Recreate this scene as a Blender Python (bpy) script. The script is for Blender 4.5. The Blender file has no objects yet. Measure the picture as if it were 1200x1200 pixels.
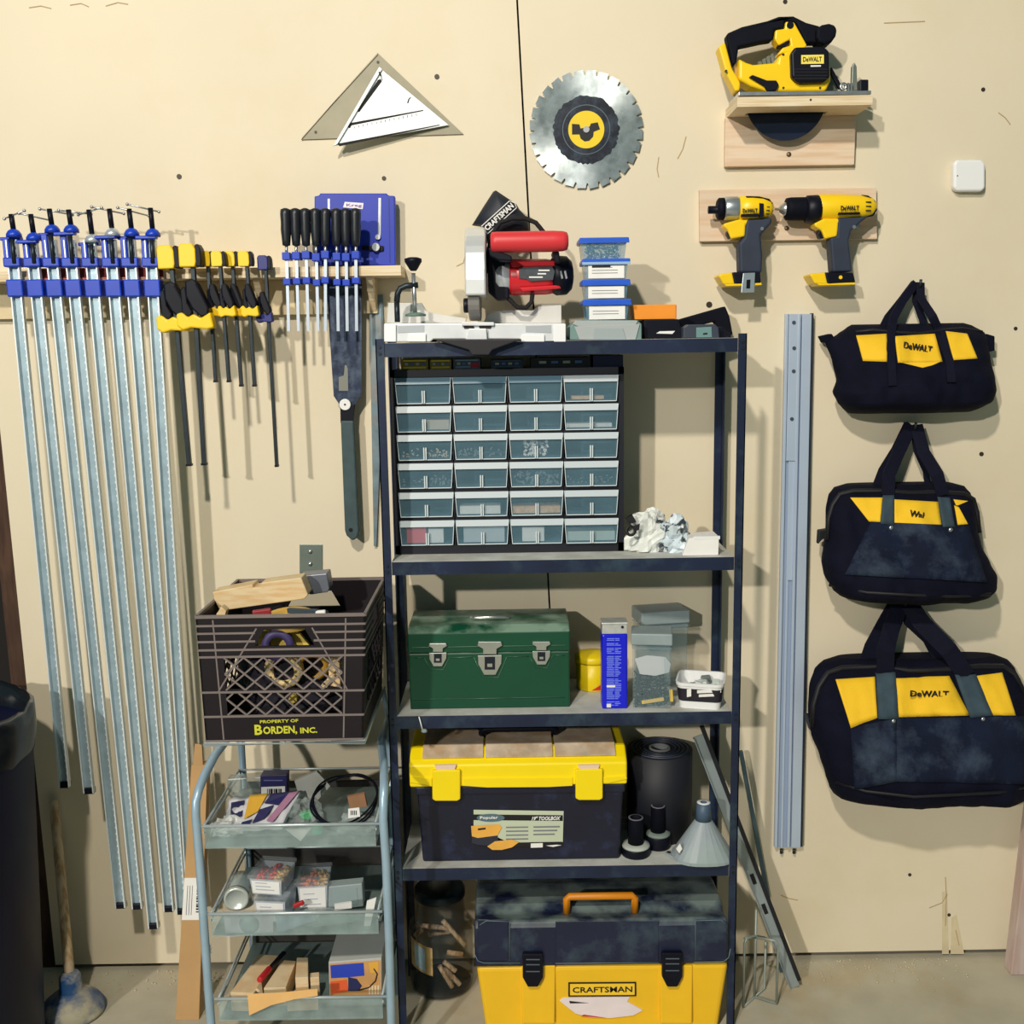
import bpy, math, random
from mathutils import Vector, Matrix, noise
random.seed(7)
SC = bpy.context.scene
COL = SC.collection
PI = math.pi
rad = math.radians
# ------------------------------------------------------------------ camera
FPX, CAMY, CAMZ = 1250.0, -2.6, 1.62
PITCH, YAW, ROLL = rad(9.0), rad(0.0), rad(0.9)
_f = Vector((math.sin(YAW)*math.cos(PITCH), math.cos(YAW)*math.cos(PITCH), -math.sin(PITCH)))
_r = Vector((math.cos(YAW), -math.sin(YAW), 0))
_u = _r.cross(_f)
CR = _r*math.cos(ROLL) - _u*math.sin(ROLL)
CU = _u*math.cos(ROLL) + _r*math.sin(ROLL)
CF = _f
CAM = Vector((0, CAMY, CAMZ))
cd = bpy.data.cameras.new('camera'); cam = bpy.data.objects.new('camera', cd); COL.objects.link(cam)
cd.sensor_width = 36.0; cd.lens = 36.0*FPX/1200.0; cd.sensor_fit = 'HORIZONTAL'; cd.clip_start = 0.05
cam.matrix_world = Matrix(((CR.x, CU.x, -CF.x, CAM.x), (CR.y, CU.y, -CF.y, CAM.y), (CR.z, CU.z, -CF.z, CAM.z), (0, 0, 0, 1)))
SC.camera = cam
def ray(px, py): return CF*FPX + CR*(px-600) - CU*(py-600)
def P(px, py, Y):            # the place on the upright plane y=Y that the photograph shows at (px, py)
    d = ray(px, py); return CAM + d*((Y-CAM.y)/d.y)
def PZ(px, py, Z):           # the same on the level plane z=Z
    d = ray(px, py); return CAM + d*((Z-CAM.z)/d.z)
def R4(x0, y0, x1, y1, Y):   # a rectangle on y=Y: X0, X1, Z0, Z1
    xm, ym = (x0+x1)/2, (y0+y1)/2
    return P(x0, ym, Y).x, P(x1, ym, Y).x, P(xm, y1, Y).z, P(xm, y0, Y).z
def mpp(px, py, Y): return (P(px+1, py, Y)-P(px, py, Y)).length
# ------------------------------------------------------------------ materials
def lin(c): return c/12.92 if c <= 0.04045 else ((c+0.055)/1.055)**2.4
def rgb(*c):
    if len(c) == 1 and isinstance(c[0], tuple): c = c[0]
    if len(c) == 1 and isinstance(c[0], str):
        h = c[0].lstrip('#'); c = [int(h[i:i+2], 16) for i in (0, 2, 4)]
    return tuple(lin(x/255.0) for x in c) + (1.0,)
MATS = {}
def M(name, color, rough=0.5, metal=0.0, var=0.0, vscale=18.0, dirt=None, dirt_amt=0.5, dirt_scale=6.0, dirt_edge=(0.45, 0.62),
      bump=0.0, bscale=150.0, alpha=1.0, grain=None, spec=0.5, up_dust=None, coat=0.0, emit=0.0, stretch=None):
    if name in MATS: return MATS[name]
    m = bpy.data.materials.new(name); m.use_nodes = True; MATS[name] = m
    nt = m.node_tree; N = nt.nodes; L = nt.links
    b = N['Principled BSDF']
    col = rgb(color) if isinstance(color, str) else rgb(*color)
    b.inputs['Base Color'].default_value = col
    b.inputs['Roughness'].default_value = rough; b.inputs['Metallic'].default_value = metal
    b.inputs['Specular IOR Level'].default_value = spec
    if coat: b.inputs['Coat Weight'].default_value = coat
    if alpha < 1: b.inputs['Alpha'].default_value = alpha
    tc = N.new('ShaderNodeTexCoord'); src = tc.outputs['Object']
    if stretch:
        mp = N.new('ShaderNodeMapping'); mp.inputs['Scale'].default_value = stretch; L.new(src, mp.inputs['Vector']); src = mp.outputs['Vector']
    cur = None
    def mixc(fac, a, bcol):
        x = N.new('ShaderNodeMix'); x.data_type = 'RGBA'
        if hasattr(fac, 'is_linked'): L.new(fac, x.inputs['Factor'])
        else: x.inputs['Factor'].default_value = fac
        if hasattr(a, 'is_linked'): L.new(a, x.inputs['A'])
        else: x.inputs['A'].default_value = a
        if hasattr(bcol, 'is_linked'): L.new(bcol, x.inputs['B'])
        else: x.inputs['B'].default_value = bcol
        return x.outputs['Result']
    cur = col
    if var > 0:
        n = N.new('ShaderNodeTexNoise'); n.inputs['Scale'].default_value = vscale; n.inputs['Detail'].default_value = 6; L.new(src, n.inputs['Vector'])
        r = N.new('ShaderNodeMapRange'); r.inputs[1].default_value = 0.3; r.inputs[2].default_value = 0.7; L.new(n.outputs['Fac'], r.inputs[0])
        dark = tuple(c*(1-var) for c in col[:3])+(1,); lite = tuple(min(1, c*(1+var)) for c in col[:3])+(1,)
        cur = mixc(r.outputs[0], dark, lite)
    if grain:
        w = N.new('ShaderNodeTexNoise'); w.inputs['Scale'].default_value = grain[1]; w.inputs['Detail'].default_value = 4
        mp = N.new('ShaderNodeMapping'); mp.inputs['Scale'].default_value = grain[2]; L.new(tc.outputs['Object'], mp.inputs['Vector']); L.new(mp.outputs['Vector'], w.inputs['Vector'])
        r = N.new('ShaderNodeMapRange'); r.inputs[1].default_value = 0.42; r.inputs[2].default_value = 0.62; L.new(w.outputs['Fac'], r.inputs[0])
        cur = mixc(r.outputs[0], cur, rgb(grain[0]))
    if dirt:
        n = N.new('ShaderNodeTexNoise'); n.inputs['Scale'].default_value = dirt_scale; n.inputs['Detail'].default_value = 8; n.inputs['Roughness'].default_value = 0.65; L.new(src, n.inputs['Vector'])
        r = N.new('ShaderNodeMapRange'); r.inputs[1].default_value = dirt_edge[0]; r.inputs[2].default_value = dirt_edge[1]; r.inputs[4].default_value = dirt_amt; L.new(n.outputs['Fac'], r.inputs[0])
        cur = mixc(r.outputs[0], cur, rgb(dirt))
    if up_dust:              # dust that has settled on faces looking up
        g = N.new('ShaderNodeNewGeometry'); s = N.new('ShaderNodeSeparateXYZ'); L.new(g.outputs['Normal'], s.inputs[0])
        r = N.new('ShaderNodeMapRange'); r.inputs[1].default_value = 0.35; r.inputs[2].default_value = 0.9; r.inputs[4].default_value = up_dust[1]; L.new(s.outputs['Z'], r.inputs[0])
        n = N.new('ShaderNodeTexNoise'); n.inputs['Scale'].default_value = 14; n.inputs['Detail'].default_value = 6; L.new(tc.outputs['Object'], n.inputs['Vector'])
        r2 = N.new('ShaderNodeMapRange'); r2.inputs[1].default_value = 0.36; r2.inputs[2].default_value = 0.6; L.new(n.outputs['Fac'], r2.inputs[0])
        mu = N.new('ShaderNodeMath'); mu.operation = 'MULTIPLY'; L.new(r.outputs[0], mu.inputs[0]); L.new(r2.outputs[0], mu.inputs[1])
        cur = mixc(mu.outputs[0], cur, rgb(up_dust[0]))
    if hasattr(cur, 'is_linked'): L.new(cur, b.inputs['Base Color'])
    if bump > 0:
        n = N.new('ShaderNodeTexNoise'); n.inputs['Scale'].default_value = bscale; n.inputs['Detail'].default_value = 4; L.new(src, n.inputs['Vector'])
        bp = N.new('ShaderNodeBump'); bp.inputs['Strength'].default_value = bump; bp.inputs['Distance'].default_value = 0.002
        L.new(n.outputs['Fac'], bp.inputs['Height']); L.new(bp.outputs['Normal'], b.inputs['Normal'])
    return m
# ------------------------------------------------------------------ mesh builder
class MB:
    def __init__(s): s.v = []; s.f = []; s.mi = []; s.sm = []; s.m = 0
    def add(s, vs, fs, smooth=False):
        o = len(s.v); s.v += [Vector(p) for p in vs]
        for f in fs: s.f.append(tuple(i+o for i in f)); s.mi.append(s.m); s.sm.append(smooth)
        return s
    def box(s, a, b):
        x0, y0, z0 = [min(a[i], b[i]) for i in range(3)]; x1, y1, z1 = [max(a[i], b[i]) for i in range(3)]
        return s.hexa([(x0,y0,z0),(x1,y0,z0),(x1,y1,z0),(x0,y1,z0),(x0,y0,z1),(x1,y0,z1),(x1,y1,z1),(x0,y1,z1)])
    def hexa(s, p): return s.add(p, [(3,2,1,0),(4,5,6,7),(0,1,5,4),(1,2,6,5),(2,3,7,6),(3,0,4,7)])
    def cbox(s, c, size, rot=None):
        h = Vector(size)/2; pts = [Vector((sx*h.x, sy*h.y, sz*h.z)) for sz in (-1,1) for sx, sy in ((-1,-1),(1,-1),(1,1),(-1,1))]
        if rot is not None: pts = [rot @ p for p in pts]
        return s.hexa([p+Vector(c) for p in pts])
    def bar(s, p0, p1, w, t, up=(0,-1,0)):       # rectangular bar: w across, t along 'up'
        p0 = Vector(p0); p1 = Vector(p1); d = (p1-p0).normalized(); up = Vector(up)
        x = d.cross(up).normalized(); u = x.cross(d).normalized()
        q = []
        for p in (p0, p1): q += [p-x*w/2-u*t/2, p+x*w/2-u*t/2, p+x*w/2+u*t/2, p-x*w/2+u*t/2]
        return s.hexa(q)
    def prism(s, pts, d):                       # polygon of 3D points swept by vector d
        n = len(pts); pts = [Vector(p) for p in pts]; d = Vector(d)
        s.add(pts + [p+d for p in pts], [tuple(range(n)), tuple(range(2*n-1, n-1, -1))] + [(i, i+n, (i+1) % n + n, (i+1) % n) for i in range(n)])
        return s
    def poly(s, px, Yf, Yb):                    # outline in photo pixels at its own distance, with thickness
        return s.prism([P(x, y, Yf) for x, y in px], (0, Yb-Yf, 0))
    def cyl(s, p0, p1, r0, r1=None, n=20, caps=True):
        p0 = Vector(p0); p1 = Vector(p1); r1 = r0 if r1 is None else r1
        d = (p1-p0).normalized(); a = Vector((0,0,1)) if abs(d.z) < 0.9 else Vector((1,0,0))
        x = d.cross(a).normalized(); y = d.cross(x)
        vs = []
        for p, r in ((p0, r0), (p1, r1)):
            vs += [p + x*r*math.cos(2*PI*i/n) + y*r*math.sin(2*PI*i/n) for i in range(n)]
        s.add(vs, [(i, (i+1) % n, (i+1) % n+n, i+n) for i in range(n)], True)
        if caps: s.add(vs, [tuple(range(n-1, -1, -1)), tuple(range(n, 2*n))])
        return s
    def lathe(s, prof, o=(0,0,0), ax=(0,0,1), n=28, smooth=True, close=True):   # prof: (radius, height along ax)
        o = Vector(o); d = Vector(ax).normalized(); a = Vector((0,0,1)) if abs(d.z) < 0.9 else Vector((1,0,0))
        x = d.cross(a).normalized(); y = d.cross(x); k = len(prof); vs = []
        for r, h in prof: vs += [o + d*h + x*r*math.cos(2*PI*i/n) + y*r*math.sin(2*PI*i/n) for i in range(n)]
        fs = [(j*n+i, j*n+(i+1) % n, (j+1)*n+(i+1) % n, (j+1)*n+i) for j in range(k-1) for i in range(n)]
        s.add(vs, fs, smooth)
        if close:
            if prof[0][0] > 1e-6: s.add(vs[:n], [tuple(range(n-1, -1, -1))])
            if prof[-1][0] > 1e-6: s.add(vs[-n:], [tuple(range(n))])
        return s
    def tube(s, pts, r, n=8, closed=False):
        pts = [Vector(p) for p in pts]; k = len(pts); vs = []
        ref = None
        for i, p in enumerate(pts):
            a = pts[(i-1) % k] if (i > 0 or closed) else p; b = pts[(i+1) % k] if (i < k-1 or closed) else p
            d = (b-a).normalized()
            if ref is None:
                ref = Vector((0,0,1)) if abs(d.z) < 0.9 else Vector((1,0,0))
                x = d.cross(ref).normalized()
            else: x = (x - d*x.dot(d)).normalized()
            y = d.cross(x)
            rr = r[i] if isinstance(r, (list, tuple)) else r
            vs += [p + x*rr*math.cos(2*PI*j/n) + y*rr*math.sin(2*PI*j/n) for j in range(n)]
        m = k if closed else k-1
        s.add(vs, [(i*n+j, i*n+(j+1) % n, ((i+1) % k)*n+(j+1) % n, ((i+1) % k)*n+j) for i in range(m) for j in range(n)], True)
        if not closed: s.add(vs, [tuple(range(n-1, -1, -1)), tuple(range((k-1)*n, k*n))])
        return s
    def ribbon(s, pts, w, t, wdir=None, nrm=(0,-1,0)):
        pts = [Vector(p) for p in pts]; k = len(pts); vs = []
        for i, p in enumerate(pts):
            d = (pts[min(i+1, k-1)]-pts[max(i-1, 0)]).normalized()
            x = Vector(wdir) if wdir is not None else d.cross(Vector(nrm)).normalized()
            u = x.cross(d).normalized()
            ww = w[i] if isinstance(w, (list, tuple)) else w
            vs += [p-x*ww/2-u*t/2, p+x*ww/2-u*t/2, p+x*ww/2+u*t/2, p-x*ww/2+u*t/2]
        fs = [(i*4+j, i*4+(j+1) % 4, (i+1)*4+(j+1) % 4, (i+1)*4+j) for i in range(k-1) for j in range(4)]
        s.add(vs, fs); s.add(vs, [(3,2,1,0), tuple((k-1)*4+j for j in range(4))])
        return s
    def sphere(s, c, r, n=16, m=10, sc=(1,1,1)):
        c = Vector(c); vs = [c+Vector((0,0,-r*sc[2]))]
        for j in range(1, m):
            a = -PI/2+PI*j/m
            vs += [c+Vector((r*sc[0]*math.cos(a)*math.cos(2*PI*i/n), r*sc[1]*math.cos(a)*math.sin(2*PI*i/n), r*sc[2]*math.sin(a))) for i in range(n)]
        vs.append(c+Vector((0,0,r*sc[2]))); t = len(vs)-1
        fs = [(0, 1+(i+1) % n, 1+i) for i in range(n)]
        for j in range(m-2): fs += [(1+j*n+i, 1+j*n+(i+1) % n, 1+(j+1)*n+(i+1) % n, 1+(j+1)*n+i) for i in range(n)]
        fs += [(1+(m-2)*n+i, 1+(m-2)*n+(i+1) % n, t) for i in range(n)]
        return s.add(vs, fs, True)
    def grid(s, fn, nu, nv, smooth=True, thick=None):   # fn(u,v) -> point, u,v in 0..1; thick = vector for a closed slab
        vs = [Vector(fn(i/nu, j/nv)) for j in range(nv+1) for i in range(nu+1)]; w = nu+1
        fs = [(j*w+i, j*w+i+1, (j+1)*w+i+1, (j+1)*w+i) for j in range(nv) for i in range(nu)]
        if thick is None: return s.add(vs, fs, smooth)
        n = len(vs); t = Vector(thick); s.add(vs+[p+t for p in vs], fs, smooth)
        s.add(vs+[p+t for p in vs], [tuple(i+n for i in reversed(f)) for f in fs], smooth)
        rim = list(range(w)) + [j*w+nu for j in range(1, nv+1)] + [nv*w+i for i in range(nu-1, -1, -1)] + [j*w for j in range(nv-1, 0, -1)]
        return s.add(vs+[p+t for p in vs], [(rim[(k+1) % len(rim)], rim[k], rim[k]+n, rim[(k+1) % len(rim)]+n) for k in range(len(rim))])
    def build(s, name, mat, parent=None, bevel=0.0, seg=2, kind=None, label=None):
        me = bpy.data.meshes.new(name)
        off = Vector((0,0,0)); q = parent
        while q is not None: off += q.location; q = q.parent
        me.from_pydata([tuple(p-off) for p in s.v], [], s.f)
        for m in (mat if isinstance(mat, (list, tuple)) else [mat]): me.materials.append(m)
        for i, p in enumerate(me.polygons): p.material_index = s.mi[i]; p.use_smooth = s.sm[i]
        import bmesh
        bm = bmesh.new(); bm.from_mesh(me); bmesh.ops.remove_doubles(bm, verts=bm.verts, dist=1e-6); bmesh.ops.recalc_face_normals(bm, faces=bm.faces); bm.to_mesh(me); bm.free()
        o = bpy.data.objects.new(name, me); COL.objects.link(o)
        if parent is not None: o.parent = parent
        if bevel > 0:
            b = o.modifiers.new('bevel', 'BEVEL'); b.width = bevel; b.segments = seg; b.limit_method = 'ANGLE'; b.angle_limit = rad(35); b.use_clamp_overlap = True
        if kind: o['kind'] = kind
        if label: o['label'] = label
        return o
def tag(o, label=None, cat=None, group=None, kind=None):
    if label: o['label'] = label
    if cat: o['category'] = cat
    if group: o['group'] = group
    if kind: o['kind'] = kind
    return o
def thing(name, label, cat, loc=(0,0,0), group=None):
    o = bpy.data.objects.new(name, None); COL.objects.link(o); o.location = loc; o.empty_display_size = 0.02
    return tag(o, label, cat, group)
def text(string, h, origin, xd, yd, name, mat, parent, extrude=0.0006, offset=0.012, align='CENTER', width=None, nudge=0.0, shear=0.0, label=None, vfit=True):
    """raised lettering: cap height h, centred on origin, running along xd, standing along yd"""
    cu = bpy.data.curves.new('t', 'FONT'); cu.body = string; cu.size = 1.0; cu.align_x = 'CENTER'; cu.extrude = 0.02; cu.offset = offset; cu.shear = shear; cu.resolution_u = 2
    to = bpy.data.objects.new('t', cu); COL.objects.link(to)
    dg = bpy.context.evaluated_depsgraph_get(); me0 = bpy.data.meshes.new_from_object(to.evaluated_get(dg))
    vs = [v.co.copy() for v in me0.vertices]; fs = [tuple(p.vertices) for p in me0.polygons]
    bpy.data.objects.remove(to); bpy.data.curves.remove(cu); bpy.data.meshes.remove(me0)
    x0 = min(v.x for v in vs); x1 = max(v.x for v in vs); y0 = min(v.y for v in vs); y1 = max(v.y for v in vs)
    xd = Vector(xd).normalized(); yd = Vector(yd).normalized(); zd = xd.cross(yd).normalized()
    sy = h/(y1-y0) if vfit else h; sx = sy if width is None else width/(x1-x0)
    mb = MB()
    mb.add([Vector(origin)+xd*(v.x-(x0+x1)/2)*sx + yd*(v.y-(y0+y1)/2)*sy + zd*((v.z/0.02)*extrude+nudge) for v in vs], fs)
    return mb.build(name, mat, parent, label=label)
def copy_tree(root):
    r = root.copy(); COL.objects.link(r)
    for ch in list(root.children):
        c = ch.copy(); COL.objects.link(c); c.parent = r
        for g in list(ch.children):
            d = g.copy(); COL.objects.link(d); d.parent = c
    return r
ORD = ['first','second','third','fourth','fifth','sixth','seventh','eighth','ninth','tenth']
def ellipse(cx, cy, rx, ry, n=24, a0=0, a1=2*PI): return [(cx+rx*math.cos(a0+(a1-a0)*i/n), cy+ry*math.sin(a0+(a1-a0)*i/n)) for i in range(n if abs(a1-a0-2*PI) < 1e-6 else n+1)]
# ------------------------------------------------------------------ shared materials
WALL = M('wall_paint', (224,213,188), 0.62, var=0.045, vscale=1.6, dirt='d2bf94', dirt_amt=0.35, dirt_scale=2.2, dirt_edge=(0.5,0.75), bump=0.12, bscale=60)
NAVY = M('navy_steel', (26,38,66), 0.42, metal=0.15, var=0.25, vscale=9, dirt='5f7f86', dirt_amt=0.28, dirt_scale=11, dirt_edge=(0.5,0.75))
SHELFTOP = M('dusty_shelf_board', (198,200,196), 0.75, var=0.12, vscale=20, dirt='a4a498', dirt_amt=0.6, dirt_scale=9)
BLACK = M('black_plastic', (11,14,28), 0.45, var=0.2, vscale=30, spec=0.22)
BLACKM = M('black_matte', (9,12,25), 0.7, var=0.2, vscale=30, spec=0.15)
YEL = M('yellow_plastic', (250,208,18), 0.38, var=0.03)
BLUE = M('blue_casting', (18,62,190), 0.35, var=0.1, vscale=30)
BLUEP = M('blue_plastic', (24,52,178), 0.4, var=0.06)
RED = M('red_plastic', (206,28,42), 0.35, var=0.05)
STEEL = M('steel', (196,200,204), 0.32, metal=0.9, var=0.12, vscale=60)
DSTEEL = M('dark_steel', (50,58,64), 0.4, metal=0.7, var=0.15, vscale=40)
ALU = M('aluminium', (190,202,216), 0.36, metal=0.75, var=0.05, vscale=30)
CASTALU = M('cast_aluminium', (226,230,234), 0.4, metal=0.35, var=0.06, vscale=25)
PLY = M('plywood', (232,206,160), 0.6, var=0.08, vscale=6, grain=('cda877', 9, (1.5,1.5,22)))
PINE = M('pine', (226,205,180), 0.6, var=0.05, vscale=4, grain=('dabd9e', 5, (1.2,1.2,16)))
PINEE = M('plywood_edge', (230,215,186), 0.65, grain=('d6bd94', 24, (0.3,0.3,8)))
WHITE = M('white_plastic', (236,238,240), 0.42)
PAPER = M('white_paper', (238,238,236), 0.75, var=0.04)
RUBBER = M('black_rubber', (14,15,20), 0.8, var=0.3, vscale=40)
CLEAR = M('clear_plastic', (190,210,218), 0.15, alpha=0.30)
CLEARD = M('clear_plastic_dusty', (170,188,190), 0.3, alpha=0.50, var=0.15, vscale=30)
KRAFT = M('kraft_cardboard', (190,152,104), 0.8, var=0.08, vscale=10)
INK = M('black_ink', (16,16,22), 0.6)
# ------------------------------------------------------------------ the setting
XL0, XL1 = P(12, 600, 0).x, P(66, 1140, 0).x
seam = lambda z: P(606, 0, 0).lerp(P(666, 1120, 0), (P(606,0,0).z - z)/(P(606,0,0).z-P(666,1120,0).z)).x
ZT, ZB = 2.75, 0.016
mb = MB(); g = 0.0022
edge = lambda z: P(-52, 0, 0).x + (P(66,1140,0).x-P(-52,0,0).x)*((P(0,0,0).z-z)/(P(0,0,0).z-P(66,1140,0).z))
mb.prism([(edge(ZB),0,ZB),(seam(ZB)-g,0,ZB),(seam(ZT)-g,0,ZT),(edge(ZT),0,ZT)], (0,0.012,0))
mb.prism([(seam(ZB)+g,0,ZB),(2.2,0,ZB+0.004),(2.2,0,ZT),(seam(ZT)+g,0,ZT)], (0,0.012,0))
wall = mb.build('wall_back', WALL, kind='structure')
DARKW = M('dark_void', (24,20,20), 0.9)
mb = MB(); mb.box((-2.2,0.10,-0.02),(2.2,0.12,2.75)); mb.build('dark_backing', DARKW, kind='structure')  # backing sheet behind the boards; shade of seam and opening is its dark colour
STUD = M('old_brown_stud', (74,50,36), 0.8, var=0.35, vscale=7, grain=('3a2416', 8, (9,9,1.2)))
mb = MB(); mb.prism([(edge(ZB)-0.045,0.014,0),(edge(ZB)+0.01,0.014,0),(edge(ZT)+0.01,0.014,ZT),(edge(ZT)-0.045,0.014,ZT)], (0,0.08,0)); mb.build('trim_1', STUD, kind='structure')
CONC = M('concrete_floor', (186,180,160), 0.75, var=0.12, vscale=7, dirt='b89a62', dirt_amt=0.5, dirt_scale=4, dirt_edge=(0.5,0.72), bump=0.25, bscale=40)
mb = MB(); mb.box((-2.6,-4.2,-0.05),(2.6,0.10,0)); mb.build('floor', CONC, kind='structure')
# screw heads, nail holes and scratches on the boards
HOLE = M('screw_head', (58,50,42), 0.5, metal=0.3)
for px, py, r in ((210,207,3.0),(450,209,2.6),(512,90,3.0),(920,2,2.6),(1152,105,2.4),(1150,532,2.6),(1190,385,2.2),(1066,1025,2.0),(1112,1072,2.0),(831,357,3.6)):
    c = P(px,py,0); s = mpp(px,py,0)*r
    MB().cyl(c+Vector((0,-0.0015,0)), c+Vector((0,0.004,0)), s, n=10).build('screw_head', HOLE, wall)
SCR = M('wall_scratch', (178,154,114), 0.8)
def scratch(pts, w=1.0):
    q = [P(x,y,-0.0006) for x,y in pts]; MB().ribbon(q, mpp(600,600,0)*w, 0.0006).build('scuff_mark', SCR, wall)
for pts in ([(1108,1028),(1109,1050),(1108,1085)], [(1089,1064),(1104,1058),(1110,1048)], [(804,160),(800,175),(794,186)], [(772,184),(770,198),(772,208)], [(1120,1090),(1124,1108)], [(915,1049),(925,1053),(935,1055)], [(1170,132),(1178,138),(1184,146)], [(535,312),(543,308),(545,300)], [(34,9),(48,7),(60,10)], [(82,6),(95,4),(104,8)], [(124,7),(138,3),(150,5)], [(1036,27),(1060,26),(1084,25)]):
    scratch(pts)
# slanted stains of raw board low on the right panel
STAIN = M('water_stain', (212,198,164), 0.7, var=0.1)
MB().prism([P(x,y,-0.0004) for x,y in [(1104,1045),(1110,1045),(1112,1118),(1104,1118)]], (0,0.001,0)).build('stain', STAIN, wall)
MB().prism([P(x,y,-0.0004) for x,y in [(1115,1075),(1121,1072),(1130,1118),(1114,1118)]], (0,0.001,0)).build('stain', STAIN, wall)
# rubble and crumbs of plaster where the floor meets the wall
CRUMB = M('plaster_crumb', (196,186,158), 0.9, var=0.15)
rr = random.Random(3)
for x0, x1, n, where in ((-1.25, -0.72, 110, 'left of the wire rack'), (0.62, 1.16, 170, 'under the three hanging bags')):
    mb = MB()
    for i in range(n):
        x = rr.uniform(x0, x1); y = -abs(rr.gauss(0, 0.05))-0.006; r = rr.uniform(0.001, 0.0035)
        mb.sphere((x, y, r*0.4), r, 6, 4, (1, 1, 0.6))
    tag(mb.build('plaster_crumbs', CRUMB), 'pale plaster crumbs along the foot of the wall '+where, 'debris', kind='stuff')
# right hand wooden post, only its foot in the frame
mb = MB(); a = PZ(1190,1143,0); ph = P(1195,948,a.y).z
mb.hexa([(a.x-0.012,a.y,0),(a.x+0.06,a.y,0),(a.x+0.06,a.y+0.04,0),(a.x-0.012,a.y+0.04,0),(a.x+0.012,a.y,ph),(a.x+0.075,a.y,ph),(a.x+0.075,a.y+0.04,ph),(a.x+0.012,a.y+0.04,ph)])
tag(mb.build('wooden_post', M('pinkish_post', (196,178,172), 0.7, var=0.06, grain=('b8a098', 6, (8,8,1.0))), bevel=0.003), 'pale pinkish wooden post standing on the floor at the right edge', 'post')
# ------------------------------------------------------------------ light of the garage
def lamp(name, loc, target, energy, size, color, size_y=None):
    l = bpy.data.lights.new(name, 'AREA'); l.energy = energy; l.color = color
    l.shape = 'DISK' if size_y is None else 'RECTANGLE'; l.size = size
    if size_y: l.size_y = size_y
    o = bpy.data.objects.new(name, l); COL.objects.link(o); o.location = loc
    o.rotation_euler = (Vector(target)-Vector(loc)).to_track_quat('-Z', 'Y').to_euler(); return o
lamp('garage_lamp', (-4.8,-10.2,4.8), (0.1,0,1.2), 540, 0.30, (1.0,0.935,0.835))
lamp('near_lamp', (-0.8,-3.5,3.95), (0.05,0,1.1), 104, 0.18, (1.0,0.91,0.78))
w = bpy.data.worlds.new('world'); SC.world = w; w.use_nodes = True
bg = w.node_tree.nodes['Background']; bg.inputs['Color'].default_value = (0.60,0.98,1.0,1); bg.inputs['Strength'].default_value = 0.115
SC.view_settings.view_transform = 'Standard'; SC.view_settings.look = 'None'; SC.view_settings.gamma = 1; SC.view_settings.use_curve_mapping = False
SC.view_settings.exposure = 0.16
# ------------------------------------------------------------------ steel shelving unit
YF, YB = -0.28, -0.02
SX0 = (P(440,400,YF).x + P(464,1100,YF).x)/2; SX1 = (P(872.5,400,YF).x + P(865,1100,YF).x)/2
SZ = [P(655,399,YF).z, P(655,656,YF).z, P(655,837,YF).z, P(655,1016,YF).z]
ZTOP = P(655,394,YF).z
shelf = thing('shelving_unit', 'dark navy steel shelving unit with four dusty shelves against the wall', 'shelving', ((SX0+SX1)/2, YF, 0))
PW = 0.0185
for x, sx in ((SX0,1),(SX1,-1)):
    for y, sy in ((YF,1),(YB,-1)):
        mb = MB(); a = sorted((x, x+sx*PW)); t = 0.0025
        mb.box((a[0], y, 0), (a[1], y+sy*t, ZTOP)); mb.box((x, y, 0), (x+sx*t, y+sy*0.032, ZTOP))
        mb.build('post', NAVY, shelf)
for i, z in enumerate(SZ):
    mb = MB(); x0, x1 = SX0+PW+0.0005, SX1-PW-0.0005
    mb.m = 1; mb.box((x0, YF+0.004, z-0.004), (x1, YB-0.004, z))
    mb.m = 0; mb.box((x0, YF+0.003, z-0.03), (x1, YF+0.0045, z-0.0005)); mb.box((x0, YB-0.0045, z-0.03), (x1, YB-0.003, z-0.0005))
    mb.box((x0, YF+0.0045, z-0.0065), (x1, YB-0.0045, z-0.0042)); mb.box((x0, YF+0.0045, z-0.03), (x0+0.0015, YB-0.0045, z-0.0066)); mb.box((x1-0.0015, YF+0.0045, z-0.03), (x1, YB-0.0045, z-0.0066))
    o = mb.build('shelf', [NAVY, SHELFTOP], shelf)
for x in (SX0+0.009, SX1-0.009):
    for z in SZ:
        for dz in (0.008, 0.022): MB().cyl((x, YF-0.0025, z-dz), (x, YF+0.0005, z-dz), 0.0035, n=8).build('bolt', DSTEEL, shelf)
# ------------------------------------------------------------------ clamp shelf on the left
YS = -0.105                         # front of the clamp shelf
zt = P(330,313,YS).z; zb = P(330,325,YS).z
xl, xr = P(-40,318,YS).x, P(470,318,YS).x
cs = thing('clamp_shelf', 'long narrow plywood shelf on a cleat holding the row of clamps', 'shelf', ((xl+xr)/2, 0, zt))
mb = MB(); mb.box((xl, YS, zb), (xr, -0.0015, zt)); mb.build('board', [PINEE], cs, bevel=0.001)
x0, x1, z0, z1 = R4(-40,338,442,371,-0.02)
MB().box((x0,-0.019,z0),(x1,-0.0015,zb-0.0005)).build('cleat', M('cleat_paint', (216,198,160), 0.6, var=0.06), cs, bevel=0.001)
for px in (50, 300, 431):
    x = P(px,330,-0.05).x
    MB().prism([(x,-0.0195,zb-0.0005),(x,-0.085,zb-0.0005),(x,-0.0195,z0+0.004)], (0.014,0,0)).build('brace', PINEE, cs)
a0, a1, b0, b1 = R4(46,314,191,326,YS-0.002)
mb = MB(); mb.box((a0,YS-0.0012,b0),(a1,YS-0.0002,b1)); mb.build('red_strip', M('red_brown_strip', (120,30,26), 0.5, var=0.2), cs)
for yy in (b0, b1): MB().box((a0,YS-0.0016,yy-0.0012),(a1,YS-0.0002,yy+0.0012)).build('strip_rim', M('salmon_rim', (236,140,130), 0.5), cs)
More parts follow.
